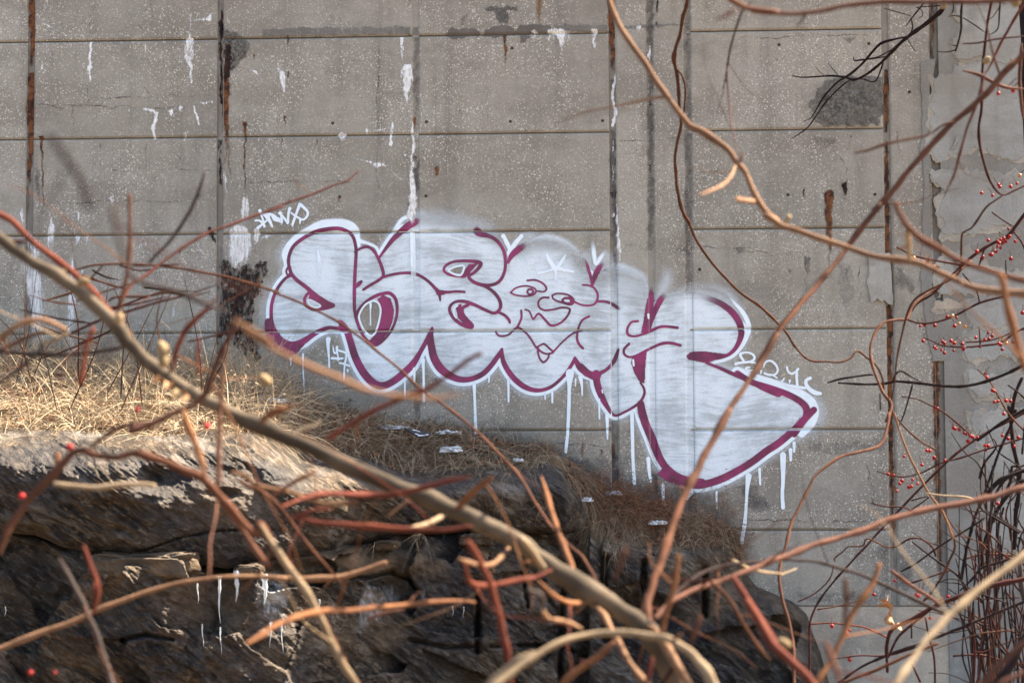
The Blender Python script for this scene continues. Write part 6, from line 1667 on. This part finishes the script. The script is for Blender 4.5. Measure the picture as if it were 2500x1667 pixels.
        ([('T3', [(790, -60), (805, 0), (822, 60), (862, 150), (905, 235), (980, 335), (1060, 452), (1130, 562), (1200, 662), (1290, 782), (1360, 862), (1430, 897), (1520, 952), (1620, 1032), (1680, 1112), (1740, 1192), (1800, 1332), (1870, 1442), (1950, 1512)]), ('M4', [(200, 75), (270, 122), (330, 152), (450, 192), (600, 242), (750, 292), (900, 342), (1050, 372), (1250, 402), (1400, 472), (1550, 542), (1700, 582), (1960, 612), (2060, 620)])], [40, 44, 46, 48, 46, 44, 46, 52, 56], [1.7, 1.6, 1.5, 1.35], 'tan', .15),
        ([('M4', [(320, 125), (345, 95), (368, 78)])], [34, 56], 1.52, 'cream', None),
        ([('T3', [(1815, 1385), (1740, 1372), (1665, 1358)])], [44, 44], [1.6, 1.4], 'tan', None),
        ([('T3', [(1670, 1120), (1640, 1200), (1570, 1272), (1420, 1335)])], [24, 30, 22], [1.6, 1.2], 'tan', None),
        ([('M4', [(1180, 385), (1174, 300), (1168, 230), (1166, 155)])], [36, 42, 44], [1.4, 1.35], 'cream', None)]),
    ('pinkish brown vine lying along the top edge on the right', [
        ([('T3', [(1560, -60), (1630, -10), (1700, 35), (1800, 66), (1950, 82)]), ('T4', [(100, 72), (250, 90), (400, 95), (550, 80), (700, 48), (900, 20), (1100, 12), (1400, 14), (1700, 8), (2000, -10)])], [40, 42, 40, 42, 46, 50], [1.3, 1.35], 'pink', .2),
        ([('T3', [(1775, 20), (1720, 70), (1660, 230), (1620, 400), (1610, 530), (1630, 750), (1650, 900), (1692, 1065)])], [18, 16, 14, 14], [1.4, 2.2, 2.2, 1.62], 'maroon', None),
        ([('T3', [(1660, 60), (1600, 110), (1530, 140)])], [30, 26], .95, 'pink', None)]),
    ('dead dark twig with fine forks hanging in front of the rough scar', [
        ([('T4', [(1405, 60), (1380, 92), (1290, 162), (1180, 242), (1100, 312), (1020, 392), (960, 452), (880, 512), (800, 546), (740, 530), (640, 520), (540, 525), (440, 530), (380, 520)])], [34, 28, 22, 18, 14, 8], [5.6, 6.2], 'dark', .12),
        ([('T4', [(1160, 252), (1050, 275), (980, 300), (930, 350), (860, 430), (770, 510), (690, 560), (600, 650), (540, 750), (500, 810), (450, 832)])], [20, 18, 14, 8], [5.7, 6.2], 'dark', None),
        ([('T4', [(770, 545), (700, 602), (620, 682), (560, 762), (490, 862), (430, 912), (370, 950)])], [12, 10, 8], [6.0, 6.3], 'dark', None),
        ([('T4', [(1030, 385), (930, 402), (850, 410), (800, 416), (795, 390)])], [12, 10], 5.9, 'dark', None), ([('T4', [(1000, 420), (980, 480), (940, 560), (860, 542), (780, 545)])], [12, 10], 5.9, 'dark', None),
        ([('T4', [(1275, 20), (1230, 80), (1190, 130), (1150, 185)])], [12, 8], 5.6, 'dark', None), ([('T4', [(1190, 130), (1197, 200), (1160, 270)])], [10, 10], 5.6, 'dark', None), ([('T4', [(1160, 265), (1190, 310), (1220, 358)])], [8, 6], 5.7, 'dark', None),
        ([('T4', [(1000, 58), (1100, 85), (1190, 112)])], [6, 8], 5.6, 'dark', None), ([('T4', [(1220, 50), (1260, 70), (1265, 110), (1240, 125)])], [8, 6], 5.6, 'dark', None), ([('T4', [(1400, 40), (1320, 45), (1230, 50)])], [10, 6], 5.6, 'dark', None),
        ([('T4', [(700, 530), (650, 470), (620, 430)])], [6, 5], 6, 'dark', None), ([('T4', [(600, 520), (560, 490), (535, 455)])], [7, 7], 6, 'cream', None), ([('T4', [(870, 510), (880, 450), (890, 410)])], [5, 4], 6, 'cream', None), ([('T4', [(1100, 310), (1040, 350), (960, 390), (900, 400)])], [10, 7], 5.8, 'dark', None)]),
    ('forked dark twig dangling from the top edge before the cement patch on the right', [
        ([('T4', [(1540, -20), (1530, 120), (1530, 200), (1512, 290), (1490, 352)])], [16, 16, 12], 4.2, 'dark', .06), ([('T4', [(1498, 340), (1440, 356), (1370, 355)])], [10, 8], 4.2, 'dark', None), ([('T4', [(1512, 270), (1500, 310), (1466, 312)])], [10, 10], 4.2, 'dark', None), ([('T4', [(1535, 118), (1620, 170), (1705, 232)])], [10, 7], 4.2, 'dark', None), ([('T4', [(1530, 115), (1480, 108), (1440, 115)])], [10, 6], 4.2, 'dark', None),
        ([('T4', [(1800, -20), (1792, 100), (1780, 200), (1722, 242)])], [12, 12, 8], 4.2, 'dark', None), ([('T4', [(1475, -10), (1478, 60), (1465, 100)])], [9, 9], 4.2, 'dark', None), ([('T4', [(1800, 40), (1760, 100), (1720, 140)])], [8, 6], 4.2, 'brown', None)]),
    ('smooth red vine hanging down the cement wall at the upper right', [
        ([('T4', [(1745, -20), (1720, 100), (1700, 250), (1680, 430), (1670, 600), (1670, 750), (1650, 870), (1660, 1000), (1690, 1130), (1740, 1260), (1810, 1332), (1900, 1300), (1980, 1260)])], [18, 18, 20, 18, 12], [3.2, 3.4], 'maroon', .1),
        ([('T4', [(1815, 1335), (1750, 1380), (1690, 1430), (1610, 1550)]), ('M4', [(1560, 180), (1535, 210), (1530, 330), (1530, 430), (1490, 490), (1400, 540), (1300, 590), (1210, 650), (1160, 750), (1110, 950), (1085, 1100), (1070, 1250), (1050, 1350)])], [16, 14, 14, 16, 14, 16, 16], [3.3, 3.6], 'brown', .08),
        ([('T4', [(1540, 485), (1650, 512), (1750, 562), (1850, 602), (2000, 612)])], [20, 26, 22], 2.6, 'pink', None),
        ([('T4', [(2000, -20), (1920, 90), (1850, 210), (1800, 300), (1740, 430), (1700, 500)])], [20, 20, 14], 2.8, 'red', None), ([('T4', [(1700, 480), (1640, 700), (1570, 880), (1520, 1060), (1480, 1200), (1420, 1330)])], [20, 22, 18], 2.0, 'pink', None), ([('T4', [(1540, 300), (1640, 295), (1760, 270), (1960, 250)])], [12, 14], 3.0, 'maroon', None),
        ([('T4', [(1945, 300), (1930, 500), (1940, 700), (1960, 830)])], [26, 22], 2.8, 'brown', None), ([('T4', [(800, 1045), (900, 1025), (1000, 990), (1150, 955), (1280, 930), (1350, 905)])], [22, 18], 1.6, 'brown', None), ([('T4', [(1330, 910), (1400, 860), (1480, 830)])], [18, 20], 1.9, 'brown', None)]),
    ('out of focus brown cane bending down behind the tan one on the right', [
        ([('M4', [(1075, -20), (1110, 60), (1150, 130), (1250, 230), (1400, 312), (1500, 372), (1650, 432), (1960, 522), (2060, 540)])], [44, 50, 46, 44], 1.15, 'brown', None)]),
    ('blurred orange upright stem at the far right edge', [
        ([('M4', [(1790, 470), (1810, 510), (1832, 620), (1862, 760), (1902, 900), (1942, 1050), (1990, 1150)])], [56, 60, 56], 1.05, 'orange', None)]),
    ('level dark twig spanning the right rusty joint and the cement band', [
        ([('M4', [(690, 1216), (850, 1226), (1000, 1222), (1090, 1206), (1200, 1215), (1400, 1236), (1550, 1240), (1700, 1206), (1850, 1150), (2000, 1070)])], [14, 20, 22, 24], [4.4, 4.0], 'dark', .08), ([('M4', [(615, 1218), (680, 1196), (750, 1182), (900, 1162), (930, 1166)])], [14, 14], [4.6, 4.5], 'dark', None), ([('M4', [(1060, 1215), (1080, 1160), (1120, 1136), (1180, 1170), (1260, 1212)])], [14, 12], 4.2, 'dark', None),
        ([('M4', [(1200, 1218), (1170, 1330), (1140, 1430), (1100, 1520)])], [12, 12], 4.1, 'dark', None), ([('M4', [(975, 1290), (978, 1400)])], [10, 8], 4.3, 'dark', None)]),
]
for lab, parts in THINGS:
    c0, p0 = parts[0][0][0][0], parts[0][0][0][1][0]
    (x0, y0), = px(c0, [p0])
    th = empty('bare_branch', lab, 'branch', CANES, loc=tuple(PD(x0, y0, float(np.atleast_1d(parts[0][2])[0]))))
    for k, (s, w, d, b, nd) in enumerate(parts):
        branch(th, 'branch' if k == 0 else 'twig', s, w, d, b, nd)
    if 'cream bud' in lab: bud(th, 'B4', (270, 1340), 56, 1.12, M['bud'], 'bud', -.5, 1.6)
    if 'smooth red vine' in lab: bud(th, 'T4', (1705, 412), 46, 2.9, M['bud'], 'bud', .8, 1.4)
    if 'along the top edge' in lab: bud(th, 'T4', (1905, 20), 60, 1.6, M['bud'], 'bud', 1, 1.1)
    if 'dead dark twig' in lab: bud(th, 'T4', (1410, 45), 46, 5.6, M['bud'], 'broken_end', .9, 1.2)

# short side shoots and bud stubs on every near branch
rs = np.random.default_rng(77)
for parent, path, rad, bark, dd in list(SPUR):
    n = len(path)
    if n < 8: continue
    ln_ = float(np.sum(np.linalg.norm(np.diff(path, axis=0), axis=1)))
    for k in range(int(np.clip(ln_ / .16, 1, 6))):
        i = int(rs.integers(2, n - 2))
        t_dir = path[i + 1] - path[i - 1]
        t_dir /= np.linalg.norm(t_dir)
        sd = np.cross(t_dir, rs.normal(0, 1, 3)); sd /= np.linalg.norm(sd)
        dr = t_dir * rs.choice([-1, 1]) * rs.uniform(.3, .9) + sd
        dr /= np.linalg.norm(dr)
        stub = rs.random() < .45
        L_ = rs.uniform(.008, .016) if stub else rs.uniform(.05, .19)
        r0 = float(rad[i]) * (.55 if stub else rs.uniform(.28, .5))
        bend = rs.normal(0, .22, 3)
        m = 4 if stub else 9
        ss = np.linspace(0, 1, m)
        pth = path[i] + np.outer(ss, dr) * L_ + np.outer(ss ** 2, bend) * L_ + (0 if stub else 1) * np.stack([np.sin(ss * 9 + k), 0 * ss, np.cos(ss * 8 + k) - math.cos(k)], -1) * .003 * ss[:, None]
        tube('bud' if stub else 'side_shoot', pth, r0 * (1 - ss * (.5 if stub else .75)), BARK[bark if rs.random() < .6 else rs.choice(['red', 'brown', 'maroon', 'orange'])], parent, 6, 0 if stub else .03, int(rs.integers(9999)))

# fine weeds and twigs in front of the left panels
lt = empty('twiggy_bush', 'thin tangle of reddish twigs growing before the left wall panels', 'bush', loc=tuple(bank_point(300, .3)[0]))
rb_ = random.Random(11)
for k in range(18):
    x = rb_.uniform(30, 540); y = rb_.uniform(900, 1010)
    x1_ = x + rb_.uniform(-110, 150); y1_ = rb_.uniform(640, 800)
    mid = ((x + x1_) / 2 + rb_.uniform(-30, 30), (y + y1_) / 2 + rb_.uniform(-20, 20))
    branch(lt, 'twig', [('S', [(x, y), mid, (x1_, y1_)])], [rb_.uniform(3, 5), rb_.uniform(1.2, 2.4)], rb_.uniform(2.4, 6.5), rb_.choice(['maroon', 'brown', 'grey', 'dark']), 0.05)
for k in range(15):
    x = rb_.uniform(120, 460); y = rb_.uniform(640, 860)
    a = rb_.uniform(-.35, .45) + (math.pi if rb_.random() < .3 else 0)
    L_ = rb_.uniform(60, 190)
    branch(lt, 'twig', [('S', [(x, y), (x + L_ * .5 * math.cos(a), y - L_ * .5 * math.sin(a) + rb_.uniform(-10, 10)), (x + L_ * math.cos(a), y - L_ * math.sin(a))])], [rb_.uniform(5, 8), rb_.uniform(2, 4)], rb_.uniform(1.8, 4), rb_.choice(['maroon', 'brown', 'dark', 'brown']), 0.05)

# ---- 3. the berry vine and the dark thicket on the right
vine = empty('berry_vine', 'tangled dark vine hung with small red berries filling the right side before the wall', 'vine', loc=(2.4, -4.6, -.3))
VD = 4.3
ST = [
    ([('M4', [(2000, 20), (1900, 150), (1850, 212), (1750, 262), (1650, 322), (1560, 392), (1500, 452), (1400, 542), (1330, 612), (1230, 672), (1180, 742)])], [26, 22, 16], VD, 'maroon'), ([('M4', [(1885, 180), (1940, 250), (1970, 310)])], 12, VD, 'maroon'), ([('M4', [(1740, 50), (1800, 95), (1870, 140)])], [8, 12], VD, 'maroon'),
    ([('M4', [(1275, 910), (1320, 925), (1400, 960), (1560, 972), (1700, 960), (1800, 942), (1900, 872), (2000, 830)])], [10, 14, 18], VD, 'maroon'), ([('M4', [(1560, 940), (1700, 930), (1800, 905), (1880, 870)])], 12, VD, 'brown'), ([('M4', [(1160, 782), (1250, 810), (1360, 800), (1500, 752), (1650, 672), (1800, 632), (2000, 580)])], [14, 16, 18], VD, 'maroon'), ([('M4', [(1655, 660), (1640, 600), (1600, 540), (1540, 470)])], 10, VD, 'maroon'),
    ([('M4', [(1090, 290), (1200, 345), (1350, 380), (1520, 410), (1650, 420), (1750, 455), (1900, 495), (1980, 505)])], [12, 16, 16], VD, 'maroon'), ([('M4', [(1835, 380), (1838, 470)])], 9, VD, 'dark'), ([('M4', [(1645, 1125), (1720, 1200), (1780, 1300), (1830, 1390), (1890, 1470), (1960, 1540)])], [8, 12, 14], VD, 'brown'), ([('M4', [(1655, 850), (1660, 970)])], 9, VD, 'maroon'), ([('M4', [(1650, 420), (1690, 300)])], 12, VD, 'dark'),
    ([('M4', [(1125, 1310), (1220, 1325), (1300, 1360), (1400, 1410), (1500, 1490), (1620, 1600)])], [8, 12, 14], VD, 'maroon'), ([('M4', [(1950, 1180), (1900, 1290), (1880, 1400), (1870, 1560)])], [22, 26, 24], 4.5, 'dark'), ([('M4', [(2000, 1380), (1870, 1450), (1750, 1530), (1640, 1610)])], [24, 22, 18], 4.4, 'dark'), ([('M4', [(1850, 1230), (1930, 1290), (1980, 1340)])], 12, VD, 'dark'),
    ([('B4', [(405, 1600), (415, 1450), (415, 1250), (440, 1152), (500, 1052), (600, 932), (720, 802), (830, 682), (1000, 502), (1200, 302), (1380, 162), (1680, 0)])], [14, 12, 13, 15, 16], [4.2, 4.5], 'maroon'), ([('B4', [(900, 20), (960, 200), (1020, 330), (1100, 480), (1180, 590), (1240, 740)])], [12, 14, 14], 3.6, 'tan'), ([('B4', [(890, 10), (960, 100), (1050, 180), (1140, 230)])], [12, 10], 3.9, 'brown'),
    ([('B4', [(800, 352), (880, 375), (960, 385), (1060, 360), (1160, 310), (1300, 270), (1420, 230), (1650, 160)])], [7, 11, 12], VD, 'maroon'), ([('B4', [(960, 600), (1100, 500), (1000, 520)])], 8, VD, 'dark'), ([('B4', [(770, 535), (850, 555), (960, 560), (1010, 590)])], 9, VD, 'maroon'), ([('B4', [(920, 780), (990, 740), (1060, 742), (1120, 790), (1140, 840)])], 11, VD, 'maroon'),
    ([('B4', [(560, 870), (560, 850), (610, 810), (640, 785), (720, 780), (740, 740), (800, 760), (860, 790), (920, 780)])], [8, 10, 9], 4.0, 'brown'), ([('B4', [(350, 1100), (450, 1050), (530, 970), (555, 890)])], [8, 9], 4.0, 'brown'), ([('B4', [(460, 1145), (560, 1130), (680, 1100), (760, 1070)])], [9, 6], VD, 'brown'), ([('B4', [(420, 1230), (540, 1222), (640, 1235), (740, 1250), (860, 1305)])], [9, 11], VD, 'red'),
    ([('B4', [(862, 1505), (858, 1400), (865, 1310), (900, 1252), (1000, 1202), (1150, 1120), (1300, 1060), (1450, 1010), (1700, 960)])], [18, 24, 28, 30], 3.6, 'maroon'), ([('B4', [(865, 1420), (920, 1310), (990, 1240), (1080, 1170), (1180, 1080)])], [14, 16], 3.7, 'maroon'), ([('B4', [(540, 1600), (700, 1482), (900, 1392), (1050, 1342), (1250, 1262), (1400, 1200), (1650, 1100)])], [14, 16, 16], 4.0, 'dark'), ([('B4', [(540, 1430), (700, 1410), (850, 1410), (1000, 1370), (1150, 1300), (1330, 1240)])], [8, 12, 12], 4.0, 'maroon'),
    ([('B4', [(600, 1568), (800, 1490), (1000, 1400), (1150, 1340)])], [22, 20], 2.4, 'brown'), ([('B4', [(940, 930), (1040, 870), (1180, 770), (1330, 680), (1420, 620)])], [11, 12], VD, 'dark'), ([('B4', [(980, 1000), (1100, 960), (1220, 920)])], 11, VD, 'maroon'), ([('B4', [(880, 920), (1000, 1010), (1100, 1070), (1150, 1110)])], [22, 22], 2.2, 'pink'), ([('B4', [(1180, 590), (1230, 690), (1250, 780), (1220, 860), (1190, 930), (1120, 1040), (1060, 1110)])], [14, 14, 13], 4.0, 'brown'),
    ([('B4', [(1285, 985), (1305, 860), (1330, 740), (1370, 600), (1420, 480), (1500, 250), (1570, 90), (1600, 0)])], [18, 16, 16], 4.5, 'dark'), ([('B4', [(1450, 1000), (1430, 800), (1450, 620), (1500, 450), (1610, 340)])], [16, 16], 4.5, 'dark'), ([('B4', [(1440, 480), (1500, 412), (1580, 372), (1720, 325)])], [30, 28, 26], 4.2, 'dark'), ([('B4', [(1590, 800), (1600, 600), (1620, 400), (1585, 200), (1560, -20)])], [24, 26, 22], 4.6, 'dark'),
    ([('B4', [(1520, 1620), (1465, 1300), (1480, 1100), (1520, 900), (1495, 700), (1530, 560)])], [20, 18, 14], 4.4, 'dark'), ([('B4', [(1620, 860), (1630, 1000), (1650, 1100)])], [26, 30], 4.0, 'grey'), ([('B4', [(1080, 480), (1180, 492), (1300, 500), (1370, 520)])], [10, 14], 3.4, 'cream'), ([('B4', [(1646, 400), (1560, 480), (1480, 600), (1420, 760), (1400, 900)])], [26, 22, 16], 4.4, 'dark'), ([('B4', [(1480, 1620), (1580, 1440), (1660, 1290)])], [60, 40], 2.6, 'dark'),
    ([('B4', [(1080, 1190), (1100, 1300), (1130, 1420), (1135, 1600)])], [11, 12, 12], 4.1, 'maroon'), ([('B4', [(995, 1440), (1050, 1560)])], 12, 4, 'maroon'), ([('B4', [(1000, 1310), (1000, 1220)])], 10, 4, 'dark'),
]
for s, w, d, b in ST: branch(vine, 'stem', s, w, d, b, .09)
rt = random.Random(23)
for k in range(115):
    z = rt.random()
    if z < .5:      # upright shoots of the thicket
        x = rt.uniform(1330, 1760); y = 1720
        x1_ = x + rt.uniform(-160, 190); y1_ = rt.choice([rt.uniform(150, 800), rt.uniform(700, 1250)])
    elif z < .8:    # arching side shoots
        x = rt.uniform(1400, 1750); y = rt.uniform(700, 1650)
        x1_ = x - rt.uniform(150, 520); y1_ = y + rt.uniform(-420, 260)
    else:
        x = rt.uniform(1380, 1700); y = rt.uniform(200, 1200)
        x1_ = x + rt.uniform(-250, 160); y1_ = y - rt.uniform(100, 420)
    mx = (x + x1_) / 2 + rt.uniform(-70, 70); my = (y + y1_) / 2 + rt.uniform(-70, 40)
    w0 = rt.choice([rt.uniform(7, 12), rt.uniform(10, 20)])
    branch(vine, 'stem', [('B4', [(x, y), ((x + mx) / 2 + rt.uniform(-25, 25), (y + my) / 2), (mx, my), ((x1_ + mx) / 2, (y1_ + my) / 2 + rt.uniform(-25, 25)), (x1_, y1_)])], [w0, w0 * .8, w0 * .5], rt.uniform(3.7, 5.2), rt.choice(['dark', 'dark', 'dark', 'maroon', 'maroon', 'brown']), .08)
# berries
th = np.linspace(0, math.pi, 8); ph = np.linspace(0, 2 * math.pi, 12, endpoint=False)
BV = np.array([(math.sin(a) * math.cos(b), math.sin(a) * math.sin(b), math.cos(a)) for a in th for b in ph])
i_ = np.arange(96).reshape(8, 12); j_ = np.roll(i_, -1, 1)
BF = np.stack([i_[:-1], i_[1:], j_[1:], j_[:-1]], -1).reshape(-1, 4)
BME = {}
BERR = dict(M4=[(1715, 243), (1800, 240), (1850, 228), (1855, 165), (1900, 250), (1790, 262), (1778, 285), (1760, 316), (1738, 342), (1728, 340), (1638, 320), (1678, 355), (1672, 368), (1870, 368), (1300, 392), (1345, 420), (1815, 262), (1835, 250), (1800, 295), (1780, 250), (1822, 230), (1862, 215), (1770, 322),
                (1435, 765), (1500, 772), (1518, 812), (1485, 828), (1350, 824), (1250, 828), (1282, 822), (1270, 930), (1345, 972), (1358, 982), (1402, 935), (1415, 945), (1460, 930), (1395, 992), (1415, 1012), (1480, 996), (1538, 950), (1552, 975), (1545, 985), (1715, 876), (1742, 896), (1720, 914), (1690, 922), (1630, 908),
                (1660, 970), (1788, 948), (1800, 955), (1885, 940), (1812, 988), (1695, 1152), (1706, 1180), (1745, 1268), (1756, 1275), (1758, 1346), (1782, 1342), (1836, 1338), (1868, 1342), (1820, 1430), (1352, 1385), (1368, 1390), (1478, 1522), (1490, 1530), (1518, 1535), (1550, 1560), (1950, 738), (1483, 945)],
            T4=[(1785, 640), (1885, 620), (1850, 602), (1930, 1200), (1785, 1262), (1795, 1278), (1868, 1276), (1912, 1255), (1670, 1320), (1745, 1336)],
            B4=[(1243, 104), (1275, 114), (1305, 132), (1315, 140), (1340, 150), (1378, 158), (1325, 180), (1422, 205), (1440, 208), (1425, 232), (1522, 148), (1555, 166), (1590, 210), (1612, 158), (1530, 24), (1130, 276), (1190, 290), (1088, 234), (1105, 236), (958, 268), (1060, 316), (945, 408), (933, 424), (1005, 400), (985, 444),
                (1000, 440), (1035, 424), (1068, 426), (915, 466), (866, 370), (898, 375), (905, 980), (1040, 1068), (1030, 1062), (785, 1060), (543, 1240), (645, 1265), (626, 1286), (645, 1434), (1105, 1195), (1210, 1070), (1496, 538), (1545, 845), (1350, 155)])
YEL = {('M4', 1518, 812), ('T4', 1930, 1200)}
nb = 0
for c, pts in BERR.items():
    for p in pts:
        (x, y), = px(c, [p])
        d = VD - .05 + rt.uniform(-.1, .1)
        if c == 'T4' and p[1] < 700: d = 2.7
        if c == 'B4' and p[0] in (1040, 1030, 626): d = 2.4
        mk = 'berry_yellow' if (c,) + p in YEL else 'berry'
        if mk not in BME:
            me = bpy.data.meshes.new('berry')
            me.from_pydata(BV.tolist(), [], BF.tolist())
            me.polygons.foreach_set('use_smooth', np.ones(len(me.polygons), bool))
            me.materials.append(M[mk])
            BME[mk] = me
        o = bpy.data.objects.new('berry', BME[mk])
        r = .0052 * rt.uniform(.8, 1.2) * (d / 4.3) ** .5
        o.location = PD(x, y, d)
        o.scale = (r, r, r * rt.uniform(.9, 1.1))
        link(o, vine)
        if 'stalk' not in BME:
            s5 = np.linspace(0, 1, 5)
            so_5 = tube('berry_stalk', np.stack([.006 * s5 ** 2, 0 * s5, .021 * s5], -1), np.full(5, .0009), BARK['brown'], vine, 5)
            BME['stalk'] = so_5.data
            st_ = so_5
        else:
            st_ = link(bpy.data.objects.new('berry_stalk', BME['stalk']), vine)
        st_.location = o.location + Vector((0, 0, r * .6))
        st_.rotation_euler = (rt.uniform(-.6, .6), rt.uniform(-.9, .9), rt.uniform(0, 6.28))
        nb += 1
for p in ((1470, 760), (1555, 832), (1840, 946), (1205, 362)):
    (x, y), = px('M4', [p])
    if 'berry_yellow' not in BME:
        pass
    o = bpy.data.objects.new('berry', BME['berry_yellow'])
    o.location = PD(x, y, VD - .06); o.scale = (.0056,) * 3
    o['label'] = 'yellow berry husk'
    link(o, vine)
# out of focus red berries on the left
for c, p, sz in (('M1', (940, 1400), 40), ('M1', (1415, 1515), 58), ('B1', (400, 215), 52), ('B1', (125, 495), 44), ('B1', (175, 1508), 36), ('B1', (315, 1508), 26)):
    o = bud(t1, c, p, sz * .85, 1.35, M['berry'], 'berry', 0, 1.05)
# curled brown leaf caught in the vine
for k, p in enumerate(((860, 1110), (850, 1150), (885, 1195), (905, 1225))):
    curl(vine, 'B4', p, 90, 3.7, 400 + k)
# bare tree whose dark trunk shows at the upper right edge; its crown spreads above the view and dapples the ledge
base = PD(2640., 1500., 6.5); base[2] = -.3
top = PD(2538., -20., 6.5)
tk = empty('bare_tree', 'dark slim tree trunk at the upper right edge of the view', 'tree', loc=tuple(base))
ax = np.array([base, base * .65 + top * .35 + np.array([.03, 0, 0]), top, top + np.array([.05, .1, 1.6]), top + np.array([-.2, .3, 3.6]), top + np.array([-.3, .5, 5.2])])
axs = smooth2(ax, 10)
tube('trunk', axs, np.linspace(.12, .05, len(axs)), BARK['dark'], tk, 10, 0, 5)
rtree = np.random.default_rng(5)
TV = []; TF = []
for k in range(26):
    q = rtree.uniform(.48, .98)
    p0 = axs[int(q * (len(axs) - 1))]
    az = rtree.uniform(0, 6.28)
    d0 = np.array([math.cos(az), math.sin(az) * .8, rtree.uniform(.25, .9)])
    if p0[2] < 4.9: d0[2] = 1.1
    L_ = rtree.uniform(1.2, 2.9)
    ss = np.linspace(0, 1, 9)
    pth = p0 + np.outer(ss, d0) * L_ + np.outer(ss ** 2, rtree.normal(0, .35, 3)) + np.cumsum(rtree.normal(0, .03, (9, 3)), 0)
    tube('limb', pth, .04 * (1 - .75 * ss), BARK['dark'], tk, 7, 0, k)
    for j in range(24):
        i0 = rtree.integers(2, 9)
        dj = rtree.normal(0, 1, 3); dj[2] = abs(dj[2]) * .6; dj /= np.linalg.norm(dj)
        lj = rtree.uniform(.4, 1.2)
        s6 = np.linspace(0, 1, 6)
        pj = pth[i0] + np.outer(s6, dj) * lj + np.cumsum(rtree.normal(0, .035, (6, 3)), 0)
        if pj[:, 2].min() < 4.75: continue
        r6 = .014 * (1 - .8 * s6) + .003
        b0 = len(TV)
        for i in range(6):
            for m in range(3):
                TV.append(pj[i] + r6[i] * np.array([math.cos(2.09 * m), math.sin(2.09 * m), 0]))
        for i in range(5):
            for m in range(3):
                TF.append([b0 + i * 3 + m, b0 + i * 3 + (m + 1) % 3, b0 + i * 3 + 3 + (m + 1) % 3, b0 + i * 3 + 3 + m])
tag(mesh_np('crown_twigs', TV, np.array(TF), BARK['dark'], tk, True), kind='stuff')
